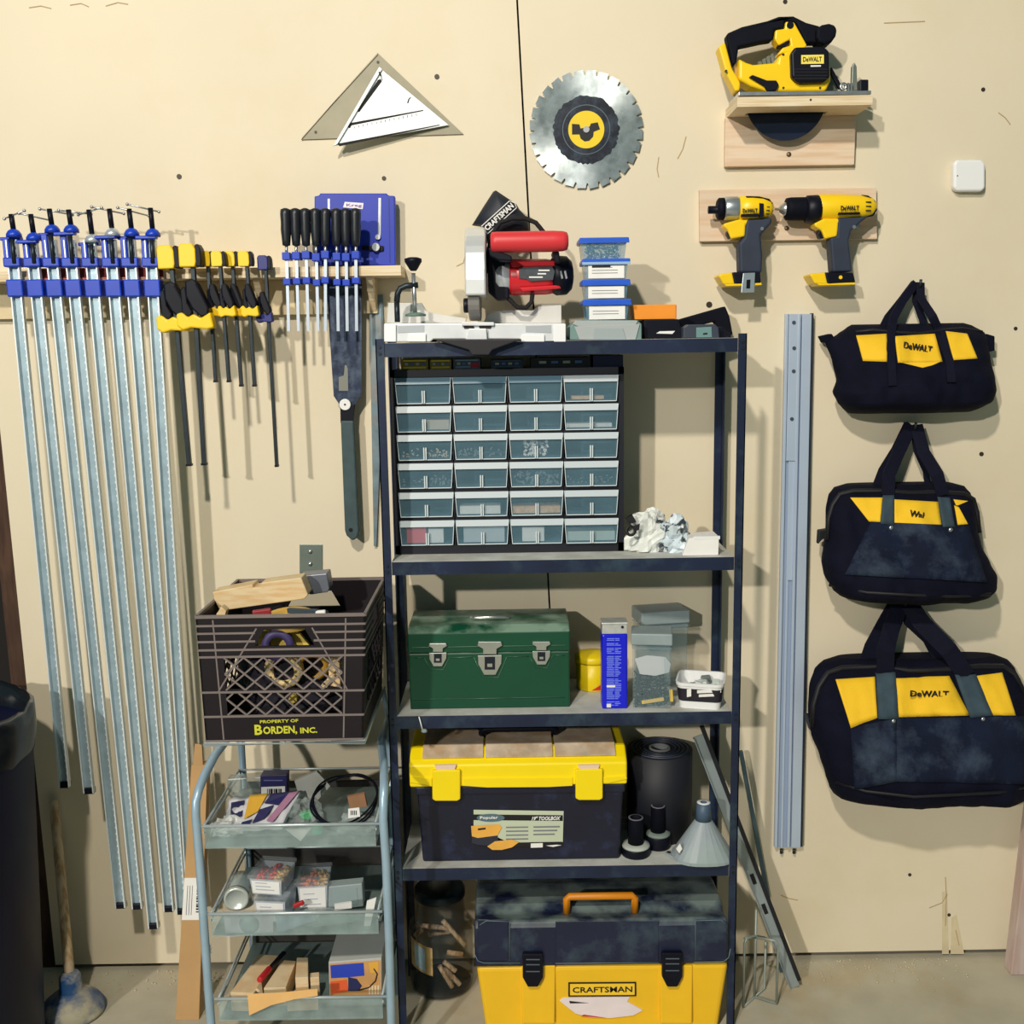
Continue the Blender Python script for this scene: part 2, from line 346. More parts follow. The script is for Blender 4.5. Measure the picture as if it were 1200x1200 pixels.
# ------------------------------------------------------------------ eight long aluminium bar clamps
BARM = M('galvanised_bar', (160,182,194), 0.38, metal=0.4, var=0.14, vscale=26, dirt='88a6b2', dirt_amt=0.45, dirt_scale=40)
BARE = M('galvanised_flange', (228,238,242), 0.34, metal=0.3)
tops = [(21,345),(44.5,345),(67,345),(89,345),(112,345),(135.5,345),(157.5,345),(181,345)]
bots = [(77,921),(105.5,928),(142.5,1062),(162,1063),(181,1086),(199,1066),(214,1069),(226,1062)]
headY = [0,4,-5,-5,6,-1,-1,-0.5]       # how far each screw has been run down, in photo pixels
screwtop = [253,253,247,248,248,247,247,246]
wob = random.Random(5)
for i in range(8):
    YC = YS-0.0175 if i % 2 == 0 else YS-0.0185
    t = P(*tops[i], YC); b = P(*bots[i], YC); d = (t-b).normalized(); x = d.cross(Vector((0,1,0))).normalized(); x = x if x.x > 0 else -x
    n = Vector((0,-1,0)); mp = mpp(tops[i][0], 330, YC)
    at = lambda py, dx=0.0, dy=0.0: t + d*((tops[i][1]-py)*mp*1.0) + x*dx*mp + n*dy
    r = thing('bar_clamp', ORD[i]+' from the left of the eight long blue-jawed aluminium bar clamps hanging from the shelf', 'clamp', b, 'long bar clamps on the clamp shelf')
    top = at(283)
    mb = MB(); w = 0.0225
    mb.bar(b, top, w, 0.0022)                                                       # web of the channel
    mb.m = 1
    for sg in (-1, 1): mb.bar(b+x*sg*w/2+n*0.004, top+x*sg*w/2+n*0.004, 0.0028, 0.012)
    k = int((top-b).length/0.016); mb.m = 0
    for j in range(1, k):                                                           # notches along one flange
        q = b+d*(j*0.016); mb.m = 1; mb.bar(q+x*(w/2-0.0030)+n*0.003, q+d*0.005+x*(w/2-0.0030)+n*0.003, 0.0032, 0.006)
    mb.build('bar', [BARM, BARE], r)
    MB().bar(b-d*0.003, b+d*0.012, w*1.08, 0.017).build('end_cap', BLACK, r, bevel=0.002)
    h = headY[i]
    # lower sliding jaw, a block around the bar and its pad
    MB().bar(at(348), at(328), 19*mp, 0.030, up=(0,-1,0)).build('sliding_jaw', BLUE, r, bevel=0.003)
    MB().bar(at(314,0,0.004), at(303,0,0.004), 20*mp, 0.028, up=(0,-1,0)).build('fixed_jaw', BLUE, r, bevel=0.003)
    mb = MB(); mb.bar(at(304,-7,0.0), at(281+h,-7,0.0), 7.5*mp, 0.016, up=(0,-1,0)); mb.bar(at(283+h,-3.5,(0.010 if i % 2 else -0.010)), at(279+h,-3.5,(0.010 if i % 2 else -0.010)), 24*mp, 0.018, up=(0,-1,0)); mb.build('screw_head_bracket', BLUE, r, bevel=0.002)
    c0 = at(280+h, 3.5, 0.006); c1 = at(266+h, 3.5, 0.006)
    MB().lathe([(0.017,0),(0.0165,0.007),(0.012,0.014),(0.006,0.018)], at(280+h,3.5,0.006), d, 18).build('screw_collar', BLUE if i not in (4,5) else M('bare_collar', (210,218,228), 0.3, metal=0.6), r)
    MB().cyl(at(271+h,3.5,0.006), at(screwtop[i]+1,2.5,0.006), 0.0058, n=12).build('screw', BLACK, r)
    MB().cyl(at(310,3.5,0.017), at(283+h,3.5,0.017), 0.005, n=10).build('spindle', DSTEEL, r)
    a = wob.choice([-1,1])*wob.uniform(0.15,0.7); tz = at(screwtop[i]+3,2.5,0.006)
    dv = (x*math.cos(a)+n*math.sin(a)*0.8+d*math.sin(a)*0.35).normalized()
    off = wob.uniform(-0.018, 0.018)
    hb = MB().cyl(tz+dv*(off-0.034), tz+dv*(off+0.034), 0.0019, n=8).build('tommy_bar', STEEL, r)
    for sg in (-1,1): MB().sphere(tz+dv*(off+sg*0.034), 0.0038, 10, 6).build('bar_end_knob', STEEL, hb)
# ------------------------------------------------------------------ yellow trigger clamps and one blue one
def trigger_clamp(label, head, bar, foot, yc, size, body, trig, hue, group):
    """head/bar/foot in photo pixels; body: centre of the trigger body"""
    hx, hy = head; yc0 = yc
    t = P(hx+1, hy, yc); b = P(*foot, yc); bt = P(*bar, yc); mp = mpp(hx, hy, yc); s = size
    r = thing('trigger_clamp', label, 'clamp', b, group)
    d = (bt-b).normalized(); t = b + d*((bt-b).length + (P(*bar,yc)-P(hx,hy,yc)).length + 0.002); x = d.cross(Vector((0,1,0))).normalized(); x = x if x.x > 0 else -x
    MB().bar(b, t, 5.2*mp*min(1, s+0.1), 0.012).build('bar', DSTEEL, r, bevel=0.001)
    e = b+d*0.004; MB().bar(b-d*0.002, b+d*0.003, 6.5*mp*s, 0.015).build('bar_stop', BLACK, r)
    # fixed jaw at the top: rounded coloured block with a dark pad
    n = Vector((0,-1,0))
    hw = 20*mp*s; hh = 27*mp*s; c = t-d*(hh*0.35) - x*4*mp*s
    pts = [(-.5,-.5),(.42,-.5),(.5,-.3),(.5,.25),(.3,.5),(-.35,.5),(-.5,.35)]
    yo = n*0.018*s
    MB().prism([c+x*u*hw+d*v*hh+yo for u,v in pts], (0,0.036*s,0)).build('fixed_jaw', hue, r, bevel=0.003*s)
    MB().prism([c+x*(u*hw*0.36+hw*0.63)+d*v*hh*0.96+yo*0.9 for u,v in [(-.5,-.5),(.35,-.5),(.5,-.2),(.4,.3),(0,.5),(-.5,.45)]], (0,0.032*s,0)).build('jaw_pad', BLACK, r, bevel=0.002*s)
    # sliding body with a slanted grip and a trigger
    m = P(body[0], body[1], yc)
    sx = 0.62 if s < 0.8 else 0.84
    q = lambda dx, dy: m + x*dx*mp*s*sx - d*dy*mp*s
    MB().prism([q(u,v)+n*0.016*s for u,v in [(-8,-30),(2,-33),(8,-28),(24,2),(22,10),(12,12),(0,2),(-8,-12)]], (0,0.032*s,0)).build('grip', BLACK, r, bevel=0.004*s)
    MB().prism([q(u,v)+n*0.012*s for u,v in [(-16,-20),(-8,-26),(-6,-4),(0,6),(-4,12),(-15,8)]], (0,0.026*s,0)).build('sliding_jaw', BLACK, r, bevel=0.003*s)
    MB().prism([q(u,v)+n*0.019*s for u,v in [(-22,8),(-14,6),(-6,12),(2,8),(12,13),(26,6),(30,24),(20,26),(-2,24),(-14,27),(-22,22)]], (0,0.03*s,0)).build('trigger', hue, r, bevel=0.004*s)
    return r
gp = 'yellow trigger clamps on the clamp shelf'
YT = YS-0.020
trigger_clamp('larger yellow trigger clamp with long bar, next to the eighth bar clamp', (203,293), (204,340), (222,545), YT, 1.0, (203,363), 0, YEL, gp)
trigger_clamp('larger yellow trigger clamp with long bar, beside the small yellow clamps', (227,291), (228,340), (239.5,544), YT-0.030, 1.0, (227,360), 0, YEL, gp)
for i, (hx, bx, fy) in enumerate([(244.5,253,447),(259,268.5,447),(273.5,283,452),(290,298.5,452)]):
    trigger_clamp('small yellow trigger clamp, '+ORD[i]+' of the four short ones counted from the left', (hx,298), (hx+1.5,340), (bx,fy), YT-(0.023 if i % 2 else 0), 0.66, (hx+(6 if i < 2 else 2),354), 0, YEL, gp)
rb = trigger_clamp('dark blue trigger clamp with thin long bar, right of the yellow ones', (311,303), (313,340), (324.5,546), YT-0.002, 0.62, (309,362), 0, M('deep_blue_plastic', (34,40,120), 0.4), 'yellow trigger clamps on the clamp shelf')
del rb['group']
# ------------------------------------------------------------------ eight small black handled clamps
YH = YS-0.0125
hx = [334.5,346,357.5,369.5,381.5,394,405,416.5]; bx = [338.5,350,361.5,373,381.5,396.5,407,418]
HGRIP = M('black_grip', (26,30,38), 0.4, var=0.15)
for i in range(8):
    t = P(hx[i],248,YH); b = P(bx[i],388,YH); d = (t-b).normalized(); mp = mpp(hx[i],300,YH); x = Vector((1,0,0)); n = Vector((0,-1,0))
    L = (t-b).length; at = lambda py: b + d*(L*(388-py)/140.0)
    r = thing('small_bar_clamp', ORD[i]+' from the left of the eight small clamps with upright black handles', 'clamp', b, 'small black handled clamps on the clamp shelf')
    MB().lathe([(0.004,0),(0.0090,0.002),(0.0098,0.012),(0.0120,0.036),(0.0114,0.052),(0.0124,0.070),(0.0116,0.080),(0.004,0.0835)], at(288), d, 12).build('handle', HGRIP, r)
    MB().cyl(at(298)+n*0.002, at(286), 0.0034, n=10).build('screw', STEEL, r)
    MB().bar(b, at(300), 2.9*mp*1.2, 0.004).build('bar', ALU, r)
    sh = wob.uniform(-1.5, 1.5)
    MB().bar(at(304+sh)-n*0.008, at(295+sh)-n*0.008, 9.5*mp, 0.034).build('upper_jaw', BLUE, r, bevel=0.0015)
    MB().bar(at(333+sh)-n*0.008, at(325.5+sh)-n*0.008, 9*mp, 0.034).build('lower_jaw', BLUE, r, bevel=0.0015)
# ------------------------------------------------------------------ blue jig standing on the clamp shelf
YJ = -0.045
jig = thing('pocket_hole_jig', 'blue plastic jig plate with slots and knob leaning upright on the shelf', 'jig', P(415,312,YJ))
MB().poly([(368,311),(368.5,230),(374,229),(375,226.5),(453,226.5),(455,229),(462.5,229.5),(463.5,311)], YJ, YJ+0.022).build('plate', BLUEP, jig, bevel=0.002)
MB().poly([(384,233),(386.5,233),(386.5,262),(384,262)], YJ-0.0008, YJ+0.001).build('slot', STEEL, jig)
MB().poly([(443.5,232),(446.5,232),(446,276),(443,276)], YJ-0.0008, YJ+0.001).build('slot', STEEL, jig)
MB().poly([(455,232),(456.2,232),(457.5,308),(456.3,308)], YJ-0.0006, YJ+0.001).build('ridge', M('blue_ridge', (16,34,130), 0.4), jig)
c = P(441,290,YJ)
MB().cyl(c+Vector((0,0.001,0)), c+Vector((0,-0.012,0)), 0.0095, n=18).build('knob', STEEL, jig, bevel=0.001)
MB().poly([(424,288),(449,288),(449,294),(424,293)], YJ-0.006, YJ-0.001).build('stop_bar', BLACK, jig, bevel=0.001)
MB().cyl(P(443,278,YJ)+Vector((0,0.001,0)), P(443,278,YJ)+Vector((0,-0.006,0)), 0.006, n=12).build('screw', STEEL, jig)
LOGOW = M('logo_white', (238,236,244), 0.5)
lb = MB().poly([(404,236.5),(426,238),(425,245),(402,243)], YJ-0.0009, YJ-0.0001).build('logo_plate', LOGOW, jig)
text('Kreg', 4.2*mpp(414,240,YJ), P(415,241,YJ-0.0009), (1,0,-0.05), (0,0,1), 'lettering', M('logo_violet', (120,60,150), 0.5), jig, width=18*mpp(414,240,YJ))
# ------------------------------------------------------------------ pull saw hanging under the shelf
YW = -0.04
ps = thing('pull_saw', 'folding pull saw with dark blade and grey handle hanging under the shelf', 'saw', P(404,480,YW))
SAWB = M('dark_saw_blade', (44,54,78), 0.4, metal=0.5, var=0.3, vscale=14, dirt='6d7d8e', dirt_amt=0.4, dirt_scale=30)
MB().poly([(382,328),(424,328),(423.5,462),(415,476),(399,476),(391,464)], YW, YW+0.002).build('blade', SAWB, ps)
MB().poly([(397,458),(408,458),(407.5,432),(406,428),(404,428),(403,440),(397,442)], YW-0.0004, YW).build('etched_logo', M('etched_grey', (128,130,122), 0.5, metal=0.4), ps)
MB().poly([(398.5,474),(415.5,474),(414,496),(399,496)], YW-0.005, YW+0.006).build('ferrule', BLACK, ps, bevel=0.001)
MB().poly([(399,493),(414.5,493),(420.5,622),(419,630),(413,634),(406,628),(404,622)], YW-0.010, YW+0.010).build('handle', M('grey_green_grip', (58,80,84), 0.6, var=0.15, vscale=40), ps, bevel=0.004)
c = P(404.5,474,YW-0.005); MB().cyl(c+Vector((0,0.002,0)), c+Vector((0,-0.004,0)), 0.0135, n=22).build('rivet', WHITE, ps, bevel=0.001)
MB().cyl(c+Vector((0,0.002,0)), c+Vector((0,-0.0046,0)), 0.0025, n=8).build('rivet_pin', DSTEEL, ps)
c = P(411,621,YW-0.010); MB().cyl(c+Vector((0,0.002,0)), c+Vector((0,-0.001,0)), 0.005, n=12).build('hang_hole', RUBBER, ps)
# grey steel strip hanging beside the shelving post
gs = tag(MB().poly([(432.5,346),(448,345),(450,397),(441,640),(438,640)], -0.011, -0.0012).build('steel_straightedge', M('grey_strip', (120,140,150), 0.45, metal=0.5, var=0.25, vscale=30, dirt='9a8f86', dirt_amt=0.5, dirt_scale=20)), 'grey steel strip hanging behind the left post of the shelving', 'strip')
# ------------------------------------------------------------------ outlet plate
op = thing('outlet_plate', 'metal cover plate with two screws on the wall above the crate', 'plate', P(364,655,-0.003))
MB().poly([(351,638),(378,638),(378,672),(351,672)], -0.0025, -0.0002).build('plate', M('galvanised_plate', (132,146,138), 0.4, metal=0.6, var=0.1), op, bevel=0.0008)
for py in (646.5, 661): MB().lathe([(0.006,0),(0.0055,0.0015),(0.002,0.003)], P(363.5,py,-0.0025), (0,-1,0), 12).build('screw', STEEL, op)
# ------------------------------------------------------------------ two squares hung near the top
sq = thing('large_speed_square', 'large grey aluminium triangle square hung behind the smaller white one', 'square', P(443,100,-0.004))
GREYA = M('dull_aluminium', (150,145,126), 0.6, metal=0.25, var=0.06, vscale=20, dirt='a29d88', dirt_amt=0.5, dirt_scale=8)
MB().poly([(353,163.5),(442.5,62),(543,157)], -0.0045, -0.0015).build('plate', GREYA, sq)
MB().poly([(353,163.5),(354,161),(442.5,64),(442.5,62)], -0.007, -0.001).build('rim', GREYA, sq)
for c in ((370,155),(443,73)): MB().cyl(P(*c,-0.0045)+Vector((0,-0.0004,0)), P(*c,-0.0045)+Vector((0,0.001,0)), 0.0035, n=10).build('rivet_hole', HOLE, sq)
sp = thing('speed_square', 'smaller white aluminium speed square with slots hung over the grey one', 'square', P(440,120,-0.02))
A, B, C = P(391,171,-0.035), P(444.5,79,-0.022), P(526,146.5,-0.012)
nrm = (B-A).cross(C-A).normalized(); nrm = nrm if nrm.y < 0 else -nrm
WALU = M('bright_aluminium', (240,246,248), 0.4, metal=0.15, var=0.02)
MB().prism([A,B,C], -nrm*0.003).build('plate', WALU, sp, bevel=0.0008)
u = (B-A).normalized()
q = P(446,88,-0.02); MB().cyl((q.x,-0.045,q.z),(q.x,0.004,q.z), 0.0022, n=8).build('hanging_nail', HOLE, sp)
MB().prism([A-u*0.002, A+u*0.002+ (C-A).normalized()*0.008, B+(C-B).normalized()*0.008, B], nrm*0.006).build('fence', WALU, sp, bevel=0.0006)
lp = lambda a, b, c: A*a+B*b+C*c+nrm*0.0004
def inpl(px, py):                                  # a point on the square's own plane
    d = ray(px, py); return CAM + d*((A-CAM).dot(nrm)/d.dot(nrm)) + nrm*0.0002
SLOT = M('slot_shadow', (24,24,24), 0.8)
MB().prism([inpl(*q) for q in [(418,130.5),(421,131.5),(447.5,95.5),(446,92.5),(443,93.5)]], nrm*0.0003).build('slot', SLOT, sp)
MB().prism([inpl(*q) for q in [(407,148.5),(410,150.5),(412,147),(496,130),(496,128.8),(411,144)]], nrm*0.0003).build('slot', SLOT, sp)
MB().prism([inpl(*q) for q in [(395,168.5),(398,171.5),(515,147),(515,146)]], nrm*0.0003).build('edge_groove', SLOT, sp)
for k in range(15):
    q = inpl(415+k*5.2, 147.6-k*1.06); q2 = inpl(415.3+k*5.2, 150.6-k*1.06)
    MB().bar(q, q2, 0.0012, 0.0004, up=nrm).build('tick', SLOT, sp)
MB().prism([inpl(*q) for q in [(477,121),(478.5,121),(480,116),(482,114.5),(480.5,114),(478.5,116)]], nrm*0.0003).build('etched_mark', SLOT, sp)
# ------------------------------------------------------------------ circular saw blade hung on the wall
YBL = -0.008
c = P(687,152,YBL); R = 67*mpp(687,152,YBL)
bl = thing('toothed_saw_blade', 'round toothed saw blade with black and yellow centre hung on the wall', 'saw blade', c)
BLADE = M('blade_steel', (206,216,218), 0.30, metal=0.8, var=0.18, vscale=45, dirt='7c8c90', dirt_amt=0.5, dirt_scale=26, dirt_edge=(0.48,0.66))
def disc(rs, z0, z1, name, mat, n=64):            # flat ring or disc facing the room
    mb = MB(); r0, r1 = rs
    prof = [(r1, z0), (r1, z1), (max(r0,1e-7), z1)] if r0 <= 0 else [(r0, z0), (r1, z0), (r1, z1), (r0, z1), (r0, z0)]
    return mb.lathe(prof, c, (0,-1,0), n, smooth=False, close=(r0 <= 0)).build(name, mat, bl)
T = 28; pts = []
for i in range(T):
    a = 2*PI*i/T + 0.05; st = 2*PI/T
    for da, rr_ in ((0.0,1.0),(0.12,0.998),(0.40,0.99),(0.72,0.988),(0.75,0.945),(0.80,0.905),(0.90,0.905),(0.96,0.95)):
        t = a + da*st; pts.append(c+Vector((math.cos(t)*R*rr_, 0, math.sin(t)*R*rr_)))
MB().prism(pts, (0,0.0022,0)).build('toothed_disc', BLADE, bl)
_b = BLADE.node_tree.nodes['Principled BSDF']; _b.inputs['Anisotropic'].default_value = 0.75; _t = BLADE.node_tree.nodes.new('ShaderNodeTangent'); _t.direction_type = 'RADIAL'; _t.axis = 'Y'; BLADE.node_tree.links.new(_t.outputs[0], _b.inputs['Tangent'])
BLK = M('black_coating', (30,34,46), 0.35, metal=0.3, var=0.2, vscale=40, dirt='4d5f70', dirt_amt=0.4, dirt_scale=30)
pts = []
rr = random.Random(2)
for i in range(90): t = 2*PI*i/90; q = R*0.575*(1+rr.uniform(-0.035,0.03)); pts.append(c+Vector((math.cos(t)*q,-0.0006,math.sin(t)*q)))
MB().prism(pts, (0,0.0006,0)).build('worn_coating', BLK, bl)
disc((R*0.405,R*0.42), 0.0007, 0.0012, 'highlight_ring', M('ring_grey', (110,124,136), 0.3, metal=0.6))  # highlight on the coating, painted as a paler ring
disc((0,R*0.315), 0.0006, 0.0013, 'yellow_label', M('label_yellow', (238,206,20), 0.45, var=0.05))
MB().prism([c+Vector((R*u,-0.0016,R*v)) for u,v in [(-.25,.10),(-.12,.09),(-.1,.02),(.06,.05),(.08,.1),(.2,.12),(.24,.0),(.13,-.04),(.12,-.12),(.05,-.19),(-.03,-.2),(-.1,-.15),(-.12,-.08),(-.25,-.08)]], (0,0.0004,0)).build('label_print', INK, bl)
disc((0,R*0.055), -0.011, 0.0045, 'hub_screw', STEEL, 16)
# ------------------------------------------------------------------ plywood bracket with the circular saw
YK = -0.13
x0, x1, z0, z1 = R4(864,112.5,1022.5,124,YK)
br = thing('saw_bracket', 'small pine bracket shelf with slot and backboard holding the circular saw', 'bracket', ((x0+x1)/2, 0, z0))
sl = P(920,140,-0.05); slx0, slx1 = P(874,135,-0.05).x, P(968,135,-0.05).x
mb = MB(); ya, yb = -0.062, -0.036
mb.box((x0,YK,z0),(x1,ya,z1)); mb.box((x0,yb,z0),(x1,-0.0015,z1)); mb.box((x0,ya,z0),(slx0,yb,z1)); mb.box((slx1,ya,z0),(x1,yb,z1))
mb.build('shelf_board', PINEE, br)
b0, b1, c0, c1 = R4(850,140,1002,194,-0.018)
MB().box((b0,-0.018,c0),(b1,-0.0015,z0-0.0004)).build('backboard', PINE, br, bevel=0.001)
MB().lathe([(0.006,0),(0.005,0.002),(0.001,0.003)], P(924.5,181,-0.018), (0,-1,0), 12).build('screw', M('brassy_screw', (120,104,80), 0.4, metal=0.7), br)
MB().cyl(P(950,117,YK)+Vector((0,-0.0008,0)), P(950,117,YK)+Vector((0,0.002,0)), 0.0025, n=8).build('nail', HOLE, br)
cs_ = thing('circular_saw', 'yellow and black cordless circular saw resting on the pine bracket shelf', 'power saw', ((x0+x1)/2, -0.08, z1))
up = lambda px: [(x, y) for x, y in px]
MB().poly([(866,107.5),(1021,106),(1021,110.5),(866,112)], -0.125, -0.012).build('shoe_plate', STEEL, cs_, bevel=0.0008)
GUARD = M('guard_grey', (126,134,126), 0.4, metal=0.5, var=0.1)
g = [(880,106)] + [(930+52*math.cos(a), 108-52*math.sin(a)) for a in [PI-PI*i/20 for i in range(21)]] + [(981,106)]
MB().poly(g, -0.052, -0.040).build('blade_guard', GUARD, cs_, bevel=0.001)
for k in range(4):
    MB().poly([(888+k*5,73-k*3),(891+k*5,71-k*3),(894+k*5,78),(890+k*5,79)], -0.06, -0.052).build('guard_rib', GUARD, cs_)
cc = P(921,116,-0.049); Rb = P(921,165,-0.049); Rr = (cc-Rb).length
mb = MB(); mb.cyl(cc+Vector((0,-0.0015,0)), cc+Vector((0,0.0015,0)), Rr, n=60)
SB = mb.build('blade', M('dark_blue_blade', (30,40,62), 0.35, metal=0.4, var=0.15), cs_)
YB1, YB2 = -0.112, -0.058
MB().poly([(866,68),(875,73),(883,75.5),(911,73),(912,66),(922,60),(930,60),(946,54),(973,75),(974,94),(968,106.5),(899,107),(880,101),(866,93)], YB1, YB2).build('motor_housing', YEL, cs_, bevel=0.006, seg=3)
MB().poly([(842,54),(850,49.5),(858,80),(868,97),(867,106),(862,107),(851,86)], YB1+0.006, YB2-0.004).build('battery_mount', YEL, cs_, bevel=0.004)
MB().poly([(909,35),(920,33.5),(921,25),(931,26),(946,53),(940,60),(918,62),(912,64),(917,56),(927,53),(926,46),(913,53),(908,46)], YB1+0.010, YB2-0.006).build('trigger_housing', YEL, cs_, bevel=0.003)
MB().poly([(851,41),(854,38),(870,31),(900,24),(913,19),(930,18.5),(945,26),(960,30),(966,36),(966,48),(957,50),(944,50),(933,27),(920,24),(919,33),(908,35),(906,47),(893,49),(866,55),(863,75),(858,76)], YB1+0.014, YB2-0.008).build('rear_handle', BLACKM, cs_, bevel=0.006, seg=3)
MB().poly([(957,33),(964,28.5),(972,27),(979,29),(981.5,35),(980,42),(975,49),(967,52),(960,50),(957,44)], -0.112, -0.060).build('front_knob', BLACKM, cs_, bevel=0.008, seg=3)
MB().poly([(911,50),(916,46),(925,44),(926,48),(921,55),(913,55)], -0.098, -0.074).build('trigger', BLACK, cs_, bevel=0.002)
cap = [(932,55),(966,54),(972,60),(973,90),(966,96),(936,97),(928,90),(927,62)]
mc = MB().poly(cap, -0.128, YB1+0.004).build('motor_cap', BLACK, cs_, bevel=0.005, seg=3)
for yy in (80.5, 84, 88, 91.5): MB().poly([(931,yy),(970,yy),(970,yy+1.2),(931,yy+1.2)], -0.1292, -0.127).build('cooling_slit', RUBBER, mc)
lb = MB().poly([(939,64.5),(965.5,64),(965.5,74.5),(939,75)], -0.1290, -0.1275).build('label', M('label_pale_yellow', (246,226,96), 0.5), mc)
o = P(952,69.5,-0.1290); text('DeWALT', 5.6*mpp(952,70,-0.129), o, (1,0,0), (0,0,1), 'lettering', INK, cs_, width=22*mpp(952,70,-0.129), offset=0.02)
MB().poly([(950,76.5),(962,76.3),(962,78),(950,78.3)], -0.1290, -0.1275).build('label_strip', PAPER, mc)
MB().poly([(878,90),(882,87.5),(899,94),(910,94),(913,99),(910,106),(900,107),(896,101)], YB1-0.008, YB1+0.002).build('depth_lever', BLACK, cs_, bevel=0.002)
for q in ((918,64),(918,103),(961,103),(851,83)):
    a = P(q[0],q[1],YB1); MB().cyl(a+Vector((0,-0.0008,0)), a+Vector((0,0.006,0)), 0.0026, n=10).build('housing_screw', HOLE, cs_)
a = P(926,29.5,YB1+0.010); MB().cyl(a+Vector((0,-0.0012,0)), a+Vector((0,0.006,0)), 0.0078, n=16).build('lock_button', BLACK, cs_)
MB().poly([(998,106),(999,78),(1001.5,73),(1004,78),(1005,106)], -0.072, -0.060).build('bevel_arm', GUARD, cs_, bevel=0.001)
MB().poly([(1008,106.5),(1008,93),(1018,93),(1018,106.3)], -0.090, -0.068).build('bevel_knob', BLACK, cs_, bevel=0.002)
MB().bar(P(972,80,-0.07), P(985,104,-0.07), 0.009, 0.010).build('bevel_link', BLACK, cs_, bevel=0.002)
a = P(988,101.5,-0.08); MB().lathe([(0.004,-0.004),(0.0085,-0.004),(0.0085,0.004),(0.004,0.004),(0.004,-0.004)], a, (0,1,0), 16, close=False).build('eyelet', STEEL, cs_)
for k in (993.5, 997): MB().poly([(k,106),(k,97),(k+2,97),(k+2,106)], -0.085, -0.075).build('bracket_tab', STEEL, cs_)
# ------------------------------------------------------------------ board with impact driver and drill
YD = -0.018
db = thing('drill_board', 'pale pine backboard on the wall behind the two cordless drills', 'board', P(925,283,YD))
MB().poly([(820,222.5),(1027,220),(1028,280),(820.5,283)], YD, -0.0015).build('board', PINE, db, bevel=0.001)
for q in ((922,267.5),): MB().lathe([(0.006,0),(0.005,0.002),(0.001,0.003)], P(*q,YD), (0,-1,0), 12).build('screw', M('brassy_screw', (120,104,80)), db)
YC = -0.062
for q in ((893,268),(1001,266)):
    MB().cyl(P(q[0],q[1],YD)+Vector((0,-0.03,0)), P(q[0],q[1],YD)+Vector((0,0.001,0)), 0.0045, n=10).build('peg', STEEL, db)
def axial(name, mat, root, prof, ymid, n=26):     # a body turned about a level axis: prof (px x, radius px)
    mp = mpp(930,245,YC); o = P(prof[0][0], ymid, YC)
    return MB().lathe([(r*mp, (x-prof[0][0])*mp) for x, r in prof], o, (1,0,-0.006), n).build(name, mat, root)
dr = thing('impact_driver', 'compact yellow impact driver with silver collar, left one on the board', 'drill', P(873,334,YC))
axial('bit_holder', BLACK, dr, [(830,0),(830,4.5),(839,4.5),(841,6.5),(848,6.5)], 246)
axial('nose_ring', BLACKM, dr, [(840,10),(842,12.6),(848,12.8)], 245)
axial('collar', M('silver_collar', (186,194,202), 0.3, metal=0.8), dr, [(847.5,12),(850,13.4),(863,13.6),(867,12.5)], 244.5)
axial('housing', YEL, dr, [(865,12),(866,14.2),(880,14.4),(892,13.5),(901,11),(905,6.5),(906,0)], 244.5)
MB().poly([(874,229.5),(890,230),(902,233),(906,239),(903,240),(896,236),(876,235)], YC-0.018, YC+0.018).build('top_vent', BLACK, dr, bevel=0.002)
MB().poly([(848,262),(866,257),(892,257),(893,261),(874,263),(873,277),(857,280),(853,270),(849,266)], YC-0.019, YC+0.019).build('trigger_housing', YEL, dr, bevel=0.004)
MB().poly([(853,266),(861,266),(862,279),(855,279.5),(852,274)], YC-0.012, YC+0.012).build('trigger', BLACK, dr, bevel=0.002)
MB().poly([(875,257),(906,255),(904,262),(892,275),(894,300),(893,320),(867,320),(866,285),(872,278)], YC-0.0215, YC+0.0195).build('grip', M('grip_blue_black', (40,50,70), 0.65, var=0.15), dr, bevel=0.006, seg=3)
MB().poly([(842,323),(845,321),(858,319),(861,333),(848,333.5)], YC-0.034, YC+0.030).build('foot_front', YEL, dr, bevel=0.003)
MB().poly([(858,319),(891,318),(892,332),(861,333)], YC-0.034, YC+0.030).build('battery_foot', BLACK, dr, bevel=0.003)
MB().poly([(849,333),(892,331),(893,334),(851,335.5)], YC-0.033, YC+0.029).build('foot_trim', YEL, dr, bevel=0.001)
mb = MB().poly([(871,320),(885,319.5),(884,342.5),(868.5,343)], YC-0.039, YC-0.036).build('belt_clip', M('clip_silver', (190,204,212), 0.3, metal=0.7), dr, bevel=0.001)
MB().poly([(875,328),(879.5,327.5),(879,338),(874.5,338)], YC-0.0398, YC-0.0385).build('clip_slot', BLACK, mb)
text('DeWALT', 4.2*mpp(880,247,YC), P(879,246.5,YC-0.0305), (1,0,0), (0,0,1), 'lettering', INK, dr, width=17*mpp(880,247,YC), offset=0.02)
MB().poly([(869,251),(889,250),(889,253.5),(869,254)], YC-0.0298, YC-0.020).build('model_strip', BLACK, dr)
for k in range(3): MB().poly([(898,242+k*4),(902,242+k*4),(902,243+k*4),(898,243+k*4)], YC-0.0245, YC-0.01).build('vent_slit', INK, dr)
MB().poly([(890,238),(895,238.5),(895,254),(890,254.5)], YC-0.0292, YC-0.02).build('vent_panel', BLACK, dr)
a = P(893,268,YC-0.0215); MB().cyl(a+Vector((0,-0.001,0)), a+Vector((0,0.002,0)), 0.004, n=10).build('grip_screw', STEEL, dr)
dd = thing('drill_driver', 'larger yellow drill driver with black chuck, right one on the board', 'drill', P(980,334,YC))
axial('chuck_tip', STEEL, dd, [(908,1.2),(913,1.8),(914,4),(919,7.5),(922,8)], 245)
axial('chuck', BLACKM, dd, [(920,9),(921,12.3),(926,13.2),(942,13.4),(944,13)], 245)
axial('clutch_ring', BLACK, dd, [(943,13),(945,15.8),(957,16.4),(960,15)], 245.5)
